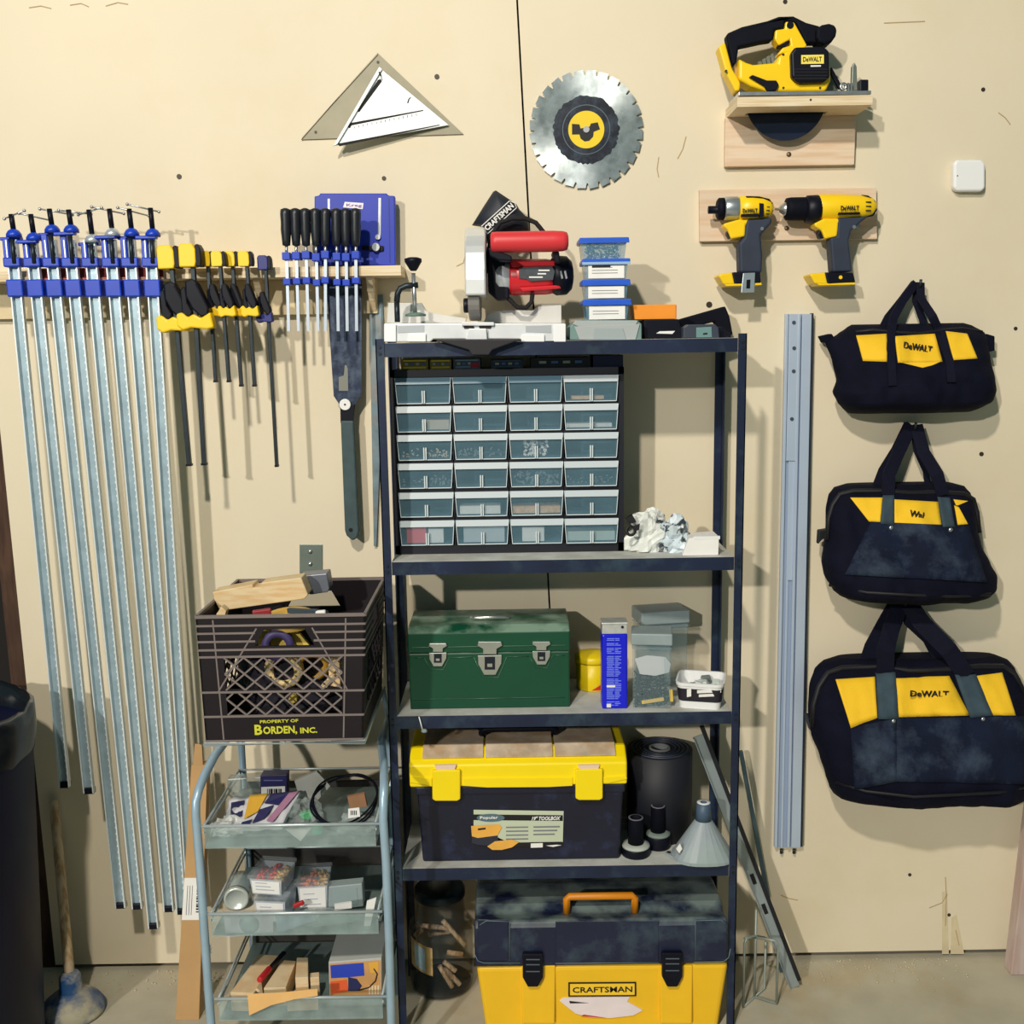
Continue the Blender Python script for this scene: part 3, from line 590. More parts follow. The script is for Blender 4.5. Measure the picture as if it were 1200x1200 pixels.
axial('housing', YEL, dd, [(958,14.5),(960,15.2),(984,15.0),(1008,13.8),(1020,11.5),(1026,6),(1027.5,0)], 243.5)
MB().poly([(1010,228),(1018,229),(1026,235),(1028,246),(1024,253),(1012,256),(1022,248),(1024,240),(1018,232)], YC-0.014, YC+0.014).build('rear_bumper', BLACK, dd, bevel=0.002)
MB().poly([(954,262),(966,256),(995,256),(996,260),(983,262),(981,277),(967,280),(963,270),(956,266)], YC-0.020, YC+0.020).build('trigger_housing', YEL, dd, bevel=0.004)
MB().poly([(960,267),(968,267),(968,279),(961,279.5),(959,274)], YC-0.012, YC+0.012).build('trigger', BLACK, dd, bevel=0.002)
MB().poly([(982,255),(1019,253),(1012,258),(998,270),(995,282),(999,318),(976,319),(973,279),(981,277)], YC-0.0215, YC+0.0195).build('grip', M('grip_blue_black', (40,50,70)), dd, bevel=0.006, seg=3)
MB().poly([(949,322),(952,320.5),(967,319),(970,333),(955,332.5)], YC-0.034, YC+0.030).build('foot_front', YEL, dd, bevel=0.003)
MB().poly([(967,319),(1000,319.5),(1003,331),(970,333)], YC-0.034, YC+0.030).build('battery_foot', BLACK, dd, bevel=0.003)
MB().poly([(957,332),(1002,331),(1003,333.5),(960,334.5)], YC-0.033, YC+0.029).build('foot_trim', YEL, dd, bevel=0.001)
text('DeWALT', 5*mpp(997,243,YC), P(996,243.5,YC-0.0325), (1,0,0), (0,0,1), 'lettering', INK, dd, width=21*mpp(997,243,YC), offset=0.02)
MB().poly([(983,249),(1008,248.5),(1008,251),(983,251.5)], YC-0.0312, YC-0.02).build('model_strip', BLACK, dd)
for k in range(3): MB().poly([(1015,236+k*5),(1021,236+k*5),(1021,237.2+k*5),(1015,237.2+k*5)], YC-0.0275, YC-0.01).build('vent_slit', INK, dd)
for q in ((1001,266),(985,325)):
    a = P(*q,YC-0.0215 if q[1] < 300 else YC-0.034); MB().cyl(a+Vector((0,-0.001,0)), a+Vector((0,0.002,0)), 0.0042, n=10).build('grip_screw', STEEL if q[1] < 300 else YEL, dd)
# ------------------------------------------------------------------ white sensor box
tb = thing('sensor_box', 'small square white plastic box with rounded corners on the wall', 'sensor', P(1137,206,-0.002))
MB().poly([(1122,187),(1151,187),(1155,191),(1155,220),(1151,224),(1122,224),(1118,220),(1118,191)], -0.024, -0.0015).build('cover', WHITE, tb, bevel=0.006, seg=3)
MB().cyl(P(1122,206,-0.024)+Vector((0,-0.0006,0)), P(1122,206,-0.024)+Vector((0,0.001,0)), 0.0018, n=8).build('indicator', STEEL, tb)
# ------------------------------------------------------------------ long aluminium rail
YR = -0.022
rl = thing('aluminium_rail', 'long upright aluminium guide rail fixed to the wall beside the bags', 'rail', P(923,993,YR))
RAIL = M('anodised_rail', (190,206,228), 0.36, metal=0.3, var=0.04, vscale=10)
RAIL2 = M('anodised_rail_groove', (156,174,202), 0.36, metal=0.3)
f = lambda u, y, Y: P(921+31.5*u - (13.2*(y-368)/625), y, Y)
def strip(u0, u1, ya, yb, Yf, Yb): return [f(u0,ya,Yf), f(u1,ya,Yf), f(u1,yb,Yf), f(u0,yb,Yf)], (0, Yb-Yf, 0)
MB().prism(*strip(0,1,368,993,-0.014,-0.0015)).build('base', RAIL2, rl)
for u0, u1, ya, yb, Yf in ((0,0.10,368,993,-0.022),(0.13,0.50,368,540,-0.024),(0.22,0.44,540,680,-0.0195),(0.46,0.56,368,993,-0.0245),(0.62,0.96,368,993,-0.021),(0.22,0.30,680,993,-0.018)):
    MB().prism(*strip(u0,u1,ya,yb,Yf,-0.0142)).build('rib', RAIL, rl, bevel=0.0006)
MB().prism(*strip(0.975,1.03,367,992,-0.0225,-0.0016)).build('edge_strip', M('dark_rail_edge', (22,34,50), 0.5), rl)
for u, y in ((0.30,378),(0.33,408),(0.33,435),(0.30,491)):
    a = f(u,y,-0.024); MB().cyl(a+Vector((0,-0.002,0)), a+Vector((0,0.002,0)), 0.0045, n=12).build('screw', M('rail_screw', (88,100,116), 0.4, metal=0.6), rl)
for u in (0.25, 0.72):
    a = f(u,995,-0.012); MB().cyl(a, a+Vector((0,0,-0.012)), 0.004, n=8).build('end_screw', DSTEEL, rl)
# ------------------------------------------------------------------ three tool bags on hooks
CLOTH = M('black_canvas', (9,12,30), 0.85, var=0.25, vscale=30, bump=0.5, bscale=260, spec=0.15)
CLOTHD = M('dusty_black_canvas', (18,26,48), 0.85, var=0.3, vscale=16, dirt='55677a', dirt_amt=0.42, dirt_scale=9, dirt_edge=(0.5,0.72), bump=0.5, bscale=220, spec=0.2)
BAGY = M('yellow_canvas', (246,198,34), 0.8, var=0.05, vscale=8, bump=0.3, bscale=260)
WEB = M('black_webbing', (10,13,33), 0.8, var=0.2, vscale=60, spec=0.2, bump=0.4, bscale=300)
WEBD = M('dusty_webbing', (52,72,84), 0.85, var=0.2, vscale=30)
PIPE = M('piping_black', (9,10,20), 0.6)
class Bag:
    """sections: (py, left px, right px, depth); back lies near the wall"""
    def __init__(s, name, label, secs, yb, dmax, crease=0.0, seed=1):
        s.yb = yb; s.secs = secs; s.seed = seed; s.cr = crease
        s.root = thing(name, label, 'tool bag', P((secs[0][1]+secs[0][2])/2, secs[-1][0], yb), 'canvas tool bags on the wall hooks')
        yf = yb-dmax*0.8
        s.rows = []
        for py, xl, xr, d in secs:
            a = P(xl,py,yf*0.6); b = P(xr,py,yf*0.6); s.rows.append((a.z, (a.x+b.x)/2, (b.x-a.x)/2, d))
    def row(s, z):
        R_ = s.rows
        if z >= R_[0][0]: return R_[0][1:]
        for i in range(len(R_)-1):
            if R_[i][0] >= z >= R_[i+1][0]:
                t = (R_[i][0]-z)/(R_[i][0]-R_[i+1][0]); t = t*t*(3-2*t)*0.5+t*0.5
                return [R_[i][k]*(1-t)+R_[i+1][k]*t for k in (1,2,3)]
        return R_[-1][1:]
    def front(s, x, z, eps=0.0):
        cx, hw, d = s.row(z); u = min(1, abs(x-cx)/hw)
        y = s.yb-0.5*d-0.5*d*(max(0,1-u**3.2))**(1/2.2)
        n = noise.noise(Vector((x*14, s.seed*3.1, z*11)))*0.012*s.cr + noise.noise(Vector((x*36, s.seed*1.7, z*30)))*0.004*s.cr
        return Vector((x, y-n*(1-u**4)-eps, z))
    def body(s, mat):
        z1, z0 = s.rows[0][0], s.rows[-1][0]; nv, nu = 36, 44; mb = MB(); vs = []
        for j in range(nv+1):
            z = z1+(z0-z1)*j/nv; cx, hw, d = s.row(z)
            for i in range(nu+1):
                u = -1+2*i/nu; u = math.copysign(abs(u)**0.8, u); vs.append(s.front(cx+u*hw, z))
            for i in range(1, nu):
                u = 1-2*i/nu; u = math.copysign(abs(u)**0.8, u); vs.append(Vector((cx+u*hw, s.yb-0.5*d+0.5*d*(max(0,1-abs(u)**4))**(1/2.5), z)))
        w = 2*nu; fs = [(j*w+i, j*w+(i+1) % w, (j+1)*w+(i+1) % w, (j+1)*w+i) for j in range(nv) for i in range(w)]
        mb.add(vs, fs, True); mb.add(vs, [tuple(range(w)), tuple(range(nv*w+w-1, nv*w-1, -1))])
        return mb.build('body', mat, s.root)
    def patch(s, quad, name, mat, eps=0.003, n=14, nv=8, label=None):   # quad of photo px: TL, TR, BR, BL laid on the front of the bag
        def pt(u, v):
            ax = quad[0][0]*(1-u)+quad[1][0]*u; ay = quad[0][1]*(1-u)+quad[1][1]*u; bx = quad[3][0]*(1-u)+quad[2][0]*u; by = quad[3][1]*(1-u)+quad[2][1]*u
            px, py = ax*(1-v)+bx*v, ay*(1-v)+by*v
            q = P(px, py, s.yb-0.08)
            for _ in range(3): q = P(px, py, s.front(q.x, q.z).y)
            return s.front(q.x, q.z, eps)
        return MB().grid(pt, n, nv, True, thick=(0, eps*0.9, 0)).build(name, mat, s.root, label=label)
    def at(s, px, py, eps=0.004):
        q = P(px, py, s.yb-0.08)
        for _ in range(3): q = P(px, py, s.front(q.x, q.z).y)
        return s.front(q.x, q.z, eps)
    def strap(s, pts, tail, w, name='handle'):    # free part through 3D points, then down the face through photo px
        q = [Vector(p) for p in pts] + [s.at(x, y) for x, y in tail]
        return MB().ribbon(q, w*mpp(1066,600,-0.1), 0.004).build(name, WEB, s.root)
def hook(px, py, label):
    h = thing('wall_hook', label, 'hook', P(px,py,-0.001), 'steel hooks for the bags')
    a = P(px,py,0)
    MB().cyl(a+Vector((0,0.004,0)), a+Vector((0,-0.004,0)), 0.009, n=14).build('plate', DSTEEL, h)
    MB().tube([a+Vector((0,-0.003,0)), a+Vector((0,-0.030,-0.004)), a+Vector((0,-0.045,-0.006)), a+Vector((0,-0.054,0.002)), a+Vector((0,-0.056,0.014))], 0.0035).build('hook_arm', DSTEEL, h)
    return a+Vector((0,-0.036,0.001))
# --- top bag
h = hook(1068.5,336,'small steel hook on the wall carrying the top bag')
B1 = Bag('tool_bag','smallest tool bag, black with three yellow panels, on the topmost hook',
 [(380,1006,1140,0.03),(384,998,1150,0.05),(392,985,1160,0.075),(400,970,1162,0.09),(425,977,1161,0.12),(446,981,1163,0.14),(460,976,1164,0.145),(472,982,1161,0.14),(480,990,1150,0.12),(485,998,1142,0.08)], -0.006, 0.145, 1.6, 1)
B1.body(CLOTH)
for q in ([(1003,393),(1039,391),(1039,424),(1011,423)], [(1048,394),(1095,391),(1104,424),(1052,425)], [(1108,388),(1133,391),(1145,420),(1117,422)]):
    B1.patch(q, 'yellow_panel', BAGY)
B1.patch([(1052,424),(1104,423),(1092,428),(1081,431)], 'panel_flap', BAGY, 0.0028)
top = h+Vector((0,0,0.006))
mx = lambda px, py, Y: P(px,py,Y)
B1.strap([top+Vector((-0.004,0,0)), mx(1058,352,-0.055), mx(1047,373,-0.07)], [(1043.5,392),(1043,410),(1044,432),(1045,452)], 9.5)
B1.strap([top+Vector((0.004,-0.006,0)), mx(1079,350,-0.058), mx(1093,371,-0.07)], [(1098,384),(1104,400),(1112,424),(1114,448)], 9.5)
B1.strap([top+Vector((-0.004,0.012,0)), mx(1056,352,-0.036), mx(1040,372,-0.04), mx(1033,386,-0.045)], [], 8)
B1.strap([top+Vector((0.004,0.012,0)), mx(1073,352,-0.032), mx(1081,374,-0.035), mx(1084,388,-0.04)], [], 8)
MB().tube([B1.front(*( lambda p: (p.x,p.z))(P(x,y,-0.05)), 0.001) for x,y in [(1000,389),(1020,387),(1050,390),(1075,391),(1100,387),(1125,385),(1148,389)]], 0.0035).build('zip', PIPE, B1.root)
MB().poly([(962,394),(975,391),(980,399),(966,402)], -0.055, -0.025).build('end_tab', CLOTH, B1.root, bevel=0.002)
MB().poly([(1156,391),(1166,394),(1166,411),(1156,413)], -0.055, -0.025).build('end_tab', CLOTH, B1.root, bevel=0.002)
a = P(1079,407,0); q = B1.at(1074,407,0.0045); text('DeWALT', 8*mpp(1079,407,-0.12), q+Vector((0,-0.005,0)), (1,0,-0.18 ), (0.1,0,1), 'lettering', INK, B1.root, width=34*mpp(1079,407,-0.12), offset=0.012, extrude=0.002)
# --- middle bag
h = hook(1063,500,'small steel hook under the top bag carrying the middle bag')
B2 = Bag('tool_bag','middle tool bag with worn navy pocket and two rivets, below the smallest bag',
 [(571,1000,1126,0.05),(575,984,1140,0.07),(584,976,1146,0.09),(600,972,1147,0.11),(620,971,1147,0.13),(640,968,1149,0.15),(660,964,1157,0.17),(675,966,1164,0.18),(690,975,1163,0.18),(699,985,1158,0.16),(705,1020,1146,0.12)], -0.006, 0.18, 1.5, 2)
B2.body(CLOTH)
B2.patch([(996,583),(1034,583),(1031,612),(1018,611)], 'yellow_panel', BAGY)
B2.patch([(1046,585),(1099,588),(1103,616),(1047,615)], 'yellow_panel', BAGY)
B2.patch([(1117,585),(1134,587),(1122,592),(1120,592)], 'yellow_panel', BAGY)
B2.patch([(1118,592),(1123,594),(1134,614),(1122,615)], 'yellow_panel', BAGY)
B2.patch([(1020,611),(1135,616),(1156,682),(990,673)], 'front_pocket', CLOTHD, 0.005, 20, 12)
top = h+Vector((0,0,0.006))
B2.strap([top+Vector((-0.004,-0.004,0)), mx(1053,530,-0.07), mx(1042,556,-0.085)], [(1040,580)], 15)
B2.strap([top+Vector((0.006,-0.006,0)), mx(1082,530,-0.07), mx(1098,556,-0.085)], [(1104,580)], 15)
B2.strap([top+Vector((-0.004,0.010,0)), mx(1051,528,-0.04), mx(1036,552,-0.045), mx(1028,573,-0.05)], [], 14)
B2.strap([top+Vector((0.004,0.010,0)), mx(1074,528,-0.034), mx(1085,552,-0.04), mx(1088,574,-0.045)], [], 7)
B2.patch([(1034,580),(1047,580),(1047,615),(1031,613)], 'strap_end', WEBD, 0.006, 4, 6)
B2.patch([(1098,582),(1112,583),(1118,617),(1104,617)], 'strap_end', WEBD, 0.006, 4, 6)
for q in ((1043,618),(1112.5,620.5)):
    a = B2.at(*q, 0.0065); MB().lathe([(0.0055,0),(0.005,0.002),(0.002,0.003)], a, (0,-1,0), 12).build('rivet', STEEL, B2.root)
pts = [B2.front(*(lambda p: (p.x,p.z))(P(x,y,-0.08)), 0.002) for x,y in [(968,632),(971,608),(976,592),(985,580),(1000,576),(1030,575),(1066,577),(1100,577),(1130,579),(1143,586),(1148,602),(1148,625)]]
MB().tube(pts, 0.006).build('frame_piping', PIPE, B2.root)
MB().tube([B2.front(*(lambda p: (p.x,p.z))(P(x,y,-0.14)), 0.004) for x,y in [(978,690),(1010,690),(1060,692),(1110,694),(1155,693)]], 0.004).build('bottom_piping', PIPE, B2.root)
MB().poly([(960,622),(972,620),(976,630),(964,632),(959,638)], -0.07, -0.05).build('end_tab', PIPE, B2.root, bevel=0.002)
q = B2.at(1073,602,0.0045); text('Wal', 7.5*mpp(1073,602,-0.13), q+Vector((0,-0.003,0)), (1,0,-0.22), (0.15,0,1), 'lettering', INK, B2.root, width=17*mpp(1073,602,-0.13), offset=0.02, extrude=0.0012)
# --- bottom bag
h = hook(1052,703,'small steel hook under the middle bag carrying the largest bag')
B3 = Bag('tool_bag','largest tool bag with dusty black lower half, on the lowest hook',
 [(779,990,1180,0.06),(783,972,1192,0.08),(792,960,1199,0.10),(810,952,1205,0.13),(835,949,1208,0.155),(860,951,1214,0.18),(885,960,1216,0.20),(905,966,1214,0.205),(920,971,1210,0.20),(929,976,1207,0.19),(934,984,1203,0.165)], -0.006, 0.205, 1.7, 3)
B3.body(CLOTH)
B3.patch([(979,796),(1025,793),(1028,841),(997,853)], 'yellow_panel', BAGY)
B3.patch([(1049,795),(1112,792),(1136,838),(1053,840)], 'yellow_panel', BAGY)
B3.patch([(1143,792),(1174,788),(1190,838),(1160,838)], 'yellow_panel', BAGY)
B3.patch([(996,854),(1050,841),(1050,915),(1001,925)], 'front_pocket', CLOTHD, 0.005, 12, 12)
B3.patch([(1050,841),(1200,839),(1212,918),(1050,915)], 'front_pocket', CLOTHD, 0.005, 20, 12)
top = h+Vector((0,0,0.006))
B3.strap([top+Vector((-0.006,-0.004,0)), mx(1044,738,-0.085), mx(1038,762,-0.105)], [(1037,788)], 21)
B3.strap([top+Vector((0.008,-0.008,0)), mx(1080,730,-0.085), mx(1112,762,-0.11)], [(1132,792)], 21)
B3.strap([top+Vector((-0.008,0.010,0)), mx(1036,732,-0.04), mx(1022,758,-0.05), mx(1014,782,-0.055)], [], 19)
B3.strap([top+Vector((0.004,0.008,0)), mx(1066,728,-0.045), mx(1088,748,-0.055), mx(1104,778,-0.06)], [], 15)
B3.patch([(1026,788),(1049,788),(1052,842),(1029,842)], 'strap_end', WEBD, 0.006, 4, 8)
B3.patch([(1118,790),(1143,790),(1163,838),(1136,840)], 'strap_end', WEBD, 0.006, 4, 8)
for q in ((1046,844),(1151,842)):
    a = B3.at(*q, 0.0065); MB().lathe([(0.0055,0),(0.005,0.002),(0.002,0.003)], a, (0,-1,0), 12).build('rivet', STEEL, B3.root)
pts = [B3.front(*(lambda p: (p.x,p.z))(P(x,y,-0.10)), 0.002) for x,y in [(951,850),(953,825),(960,805),(972,791),(990,786),(1030,784),(1066,786),(1110,784),(1150,782),(1180,784),(1192,792),(1200,812)]]
MB().tube(pts, 0.007).build('frame_piping', PIPE, B3.root)
MB().tube([B3.front(*(lambda p: (p.x,p.z))(P(x,y,-0.16)), 0.004) for x,y in [(980,918),(1010,921),(1060,921),(1110,920),(1160,919),(1205,917)]], 0.004).build('bottom_piping', PIPE, B3.root)
MB().poly([(947,842),(968,840),(972,858),(952,860)], -0.09, -0.05).build('end_tab', PIPE, B3.root, bevel=0.003)
text('DeWALT', 7.5*mpp(1088,812,-0.14), B3.at(1088,812,0.005)+Vector((0,-0.003,0)), (1,0,-0.03), (0,0,1), 'lettering', INK, B3.root, width=45*mpp(1088,812,-0.14), offset=0.02, extrude=0.0012)
for q in ((1024,939),(1144,937)):
    a = P(q[0],q[1]-6,-0.09); MB().lathe([(0.006,0),(0.006,0.006),(0.004,0.008)], a, (0,0,-1), 10).build('foot', RUBBER, B3.root)
# ------------------------------------------------------------------ helpers for things on the shelves
def lump(mb, c, size, seed, amp=0.35, f=1.6, n=26, m=16, flat=True):     # crumpled blob resting on its underside
    c = Vector(c); vs = []
    for j in range(m+1):
        a = -PI/2+PI*j/m
        for i in range(n):
            t = 2*PI*i/n; d = Vector((math.cos(a)*math.cos(t), math.cos(a)*math.sin(t), math.sin(a)))
            k = 1+amp*noise.noise(d*f+Vector((seed*7.7,0,0)))*1.4+amp*0.55*noise.noise(d*f*3.1+Vector((0,seed*5.1,0)))
            p = Vector((d.x*size[0]*k, d.y*size[1]*k, d.z*size[2]*k))
            if flat: p.z = max(p.z, -size[2]*0.55)
            vs.append(c+p+Vector((0,0,size[2]*0.55 if flat else 0)))
    fs = [(j*n+i, j*n+(i+1) % n, (j+1)*n+(i+1) % n, (j+1)*n+i) for j in range(m) for i in range(n)]
    mb.add(vs, fs, False); return mb
def face_rect(name, mat, root, x0, y0, x1, y1, Y, t=0.0006, label=None):   # a flat label or plate on an upright face at depth Y
    return MB().poly([(x0,y0),(x1,y0),(x1,y1),(x0,y1)], Y-t, Y-0.00005).build(name, mat, root, label=label)
# ================================================================== TOP SHELF
Z1 = SZ[0]
ms = thing('miter_saw', 'red and silver compound miter saw standing on the top shelf', 'power saw', (P(556,399,-0.17).x, -0.17, Z1))
YA = -0.272
zz = lambda px, py, Y: P(px,py,Y).z
drop = P(556,399.5,YA).z - Z1                 # keeps the base resting on the shelf
def mpoly(px, Yf, Yb): return MB().prism([P(x,y,Yf)-Vector((0,0,drop)) for x,y in px], (0, Yb-Yf, 0))
mpoly([(450,378),(663,378),(663,399.5),(613,399.5),(609,396),(572,396),(568,399.5),(549,399.5),(545,396),(508,396),(504,399.5),(450,399.5)], YA, -0.06).build('base', CASTALU, ms, bevel=0.002)
for px in ([(450,379),(464,379),(464,399.4),(450,399.4)], [(478,390),(499,390),(499,399.3),(478,399.3)], [(611,391),(638,391),(638,399.3),(611,399.3)], [(649,379),(663,379),(663,399.4),(649,399.4)]):
    mpoly(px, YA-0.006, YA+0.001).build('foot_block', M('white_cast', (244,246,250), 0.4, metal=0.1), ms, bevel=0.001)
for px in ([(466,381),(497,380),(497,388),(466,389)], [(616,381),(646,380),(646,389),(616,388)]):
    mpoly(px, YA-0.0012, YA+0.001).build('recess', M('cast_shade', (176,182,188), 0.5, metal=0.3), ms)
mpoly([(541,376.5),(579,376.5),(579,380.5),(541,380.5)], YA-0.008, YA+0.001).build('table_lip', CASTALU, ms, bevel=0.001)
for px in ([(543,381),(555,381),(556,384),(544,384)], [(561,381),(576,381),(575,384),(562,384)]): mpoly(px, YA-0.002, YA+0.001).build('slot', M('slot_brown', (40,24,26), 0.7), ms)
mpoly([(549,384),(570,384),(571,399.5),(568,401),(549,401),(546,399)], YA-0.012, YA+0.001).build('detent_lever', CASTALU, ms, bevel=0.0015)
mpoly([(506,396.3),(612,396.3),(577,409),(573,415),(553,415),(549,409)], YF-0.020, YF-0.004).build('turntable', M('turntable_dark', (24,22,30), 0.5), ms, bevel=0.002)
FEN = M('fence_grey', (206,206,202), 0.5, metal=0.2, var=0.05)
mpoly([(453,377.9),(455,354),(494,354),(500,364),(512,367),(546,372),(546,377.9)], -0.145, -0.130).build('fence', FEN, ms, bevel=0.001)
mpoly([(566,377.9),(572,366),(590,362),(624,363),(632,356),(658,356),(658,377.9)], -0.145, -0.130).build('fence', FEN, ms, bevel=0.001)
# blade guard seen along the blade's plane
xa, xb = P(546,310,-0.2).x, P(570,310,-0.2).x; zc = zz(556,348,-0.2); zt_ = zz(556,265,-0.2)
prof = [(0, zc + 0)] ; rh = zt_-zc; pts = []
for k in range(25):
    a = PI*k/24; pts.append(Vector((xa, -0.165-0.115*math.cos(a), zc+rh*(math.sin(a)**0.75))))
MB().prism(pts, (xb-xa,0,0)).build('blade_guard', M('guard_silver', (226,230,232), 0.35, metal=0.5, var=0.04), ms, bevel=0.004)
xa2, xb2 = P(549.5,360,-0.2).x, P(563,360,-0.2).x; pts = []
zb_ = zz(556,378,-0.145)
for k in range(17):
    a = PI*k/16; pts.append(Vector((xa2, -0.165-0.10*math.cos(a), zc-0.0005-(zc-0.0005-zb_)*0.94*(math.sin(a)**0.6))))
MB().prism(pts, (xb2-xa2,0,0)).build('lower_guard', M('guard_grey_clear', (150,146,144), 0.35, metal=0.4), ms, bevel=0.002)
MB().cyl((xa2-0.010,-0.24,zz(548,358,-0.24)), (xa2+0.001,-0.24,zz(548,358,-0.24)), 0.016, n=18).build('guard_knob', BLACK, ms, bevel=0.002)
YM = -0.16
MB().poly([(570.5,290),(578,278),(590,284),(592,310),(597,330),(597,350),(583,352),(572,342)], YM-0.03, YM+0.03).build('arm', BLACK, ms, bevel=0.004)
mp1 = mpp(620,325,YM)
def ax(name, mat, prof, cy, Y, n=32): 
    o = P(prof[0][0],cy,Y); m_ = mpp(620,cy,Y)
    return MB().lathe([(max(r,0)*m_,(x-prof[0][0])*m_) for x,r in prof], o, (1,0,0), n).build(name, mat, ms)
ax('gear_case', M('motor_silver', (214,220,228), 0.35, metal=0.4), [(581,17),(585,19.5),(598,20)], 325, YM)
ax('motor', RED, [(597,20),(599,20.8),(640,20.5),(650,19)], 325, YM)
ax('motor_cap', BLACK, [(646,19.5),(652,23),(664,22),(670,16),(672,7),(672,0)], 323, YM)
yl = YM-20.6*mp1
MB().poly([(608,315),(613,313),(647,312),(650,318),(648,328),(622,329.5),(617,327),(608,326)], yl-0.003, yl+0.02).build('motor_label', M('label_charcoal', (58,66,74), 0.5, var=0.3, vscale=60), ms)
for k, (a, b) in enumerate(((631,644),(630,640),(620,636))): face_rect('label_print', PAPER, ms, a, 316+k*4, b, 317.6+k*4, yl-0.003)
MB().poly([(597,306),(650,305),(650,312),(600,313)], YM-19*mp1, YM-8*mp1).build('motor_rib', RED, ms, bevel=0.002)
MB().poly([(609,337),(655,334),(658,338),(612,341.5)], YM-19*mp1, YM-8*mp1).build('motor_rib', RED, ms, bevel=0.002)
for k in (656, 661): MB().poly([(k,318),(k+2,317),(k+4,326),(k+2,327)], YM-0.0445, YM-0.02).build('cap_vent', STEEL, ms)
YHd = -0.245
HRED = M('handle_red', (214,52,60), 0.45, var=0.05)
ax('handle', HRED, [(575,9),(576.5,11.5),(582,12),(648,12.2),(660,11.5),(664.5,10),(666,6),(666,0)], 284, YHd)
MB().poly([(572,290),(584,294),(600,300),(600,306),(584,305),(574,300)], YHd-0.006, YM).build('handle_bracket', BLACK, ms, bevel=0.003)
MB().poly([(647,294),(655,294),(657,308),(651,308)], YHd+0.004, YM).build('handle_bracket', BLACK, ms, bevel=0.003)
# dust bag with lettering
YG = -0.085
bagpx = [(553,264),(566,243),(578,224.5),(581,223),(590,229),(605,239),(609,246),(619,256),(621,272),(600,276),(585,279),(572,286),(567,282),(566,266)]
cx_, cy_ = 590, 257
mb = MB(); n_ = len(bagpx)
rings = [(1.0, 0.0), (0.93, 0.022), (0.7, 0.036), (0.4, 0.042), (0.1, 0.043)]
for sg in (-1, 1):
    vs = []
    for k_, dy in rings: vs += [P(cx_+(x-cx_)*k_, cy_+(y-cy_)*k_, YG)+Vector((0, sg*dy, 0)) for x,y in bagpx]
    mb.add(vs, [(j*n_+i, j*n_+(i+1) % n_, (j+1)*n_+(i+1) % n_, (j+1)*n_+i) for j in range(len(rings)-1) for i in range(n_)], True)
    mb.add(vs[-n_:], [tuple(range(n_))], True)
mb.build('dust_bag', M('bag_nylon', (26,32,44), 0.6, var=0.15, vscale=20), ms)
dx = (P(601,243,YG)-P(571,270,YG)).normalized(); dz = Vector((-dx.z,0,dx.x))
text('CRAFTSMAN', 6.5*mpp(585,257,YG), P(585,257,YG)+Vector((0,-0.046,0)), dx, dz, 'lettering', PAPER, ms, width=41*mpp(585,257,YG), offset=0.03, extrude=0.003)
fr = lambda u, v: P(585,257,YG)+Vector((0,-0.045,0))+dx*u*mpp(585,257,YG)+dz*v*mpp(585,257,YG)
MB().tube([fr(-22,-5.5), fr(22,-5.5), fr(24,0), fr(21,5.5), fr(-22,5.5)], 0.0011, closed=True).build('logo_frame', PAPER, ms)
MB().tube([P(x,y,YM+0.01) for x,y in [(573,320),(572,300),(576,275),(586,261),(600,256),(616,256),(628,261),(637,272),(642,290)]], 0.0052).build('cable', RUBBER, ms)
MB().tube([P(x,y,YM-0.02) for x,y in [(574,310),(580,330),(590,345),(598,352),(606,360),(616,361),(623,354),(624,344)]], 0.0052).build('cable', RUBBER, ms)
# hold-down clamp at the left of the saw
YQ = -0.21
MB().lathe([(0.006,0),(0.009,0.003),(0.017,0.016),(0.0195,0.020),(0.019,0.026),(0.010,0.029),(0.0,0.0295)], P(484.5,317.5,YQ), (0,0,1), 10).build('clamp_knob', BLACK, ms)
MB().cyl(P(484.5,320,YQ), P(486.5,368,YQ), 0.0048, n=12).build('clamp_screw', STEEL, ms)
MB().tube([P(x,y,YQ) for x,y in [(465,354),(466,344),(469,338),(476,335),(490,334)]], 0.0068, n=10).build('clamp_arm', DSTEEL, ms)
MB().cyl(P(465,354,YQ), (P(465,354,YQ).x, YQ, P(465,377.5,YQ).z), 0.0062, n=10).build('clamp_post', DSTEEL, ms)
MB().lathe([(0.023,0),(0.023,0.004),(0.010,0.008)], P(487,370.5,YQ), (0,0,1), 18).build('clamp_pad', M('pad_green_grey', (96,124,112), 0.6), ms)
# ---- grey organiser box with four clear containers stacked on it
YO = -0.262
x0, x1, z0, z1 = R4(668,376,752,399.5,YO)
og = thing('organiser_box', 'grey plastic organiser box with sloping lid under the stack of containers', 'box', ((x0+x1)/2, YO, Z1))
dz0 = P(710,399.5,YO).z-Z1
def opoly(px, Yf, Yb): return MB().prism([P(x,y,Yf)-Vector((0,0,dz0)) for x,y in px], (0, Yb-Yf, 0))
OGREY = M('organiser_grey', (168,176,178), 0.5, var=0.04); OTEAL = M('organiser_side', (112,142,140), 0.5, var=0.05)
opoly([(668,384),(676,376.5),(746,376.5),(752,381),(752,399.5),(668,399.5)], YO, -0.11).build('body', OTEAL, og, bevel=0.002)
opoly([(678,384),(744,384),(748,377),(674,377),(671,381)], YO-0.003, YO+0.001).build('lid_slope', OGREY, og, bevel=0.001)
opoly([(673,384),(750,381),(745,399.3),(679,399.3)], YO-0.0035, YO+0.001).build('front_panel', OGREY, og, bevel=0.001)
opoly([(696,386),(730,386),(734,399.3),(695,399.3)], YO-0.006, YO-0.003).build('latch_flap', M('organiser_flap', (156,168,172), 0.5), og, bevel=0.001)
LIDB = M('blue_lid', (40,92,206), 0.35, var=0.06)
TUBB = M('clear_blue_tub', (120,168,196), 0.2, alpha=0.45)
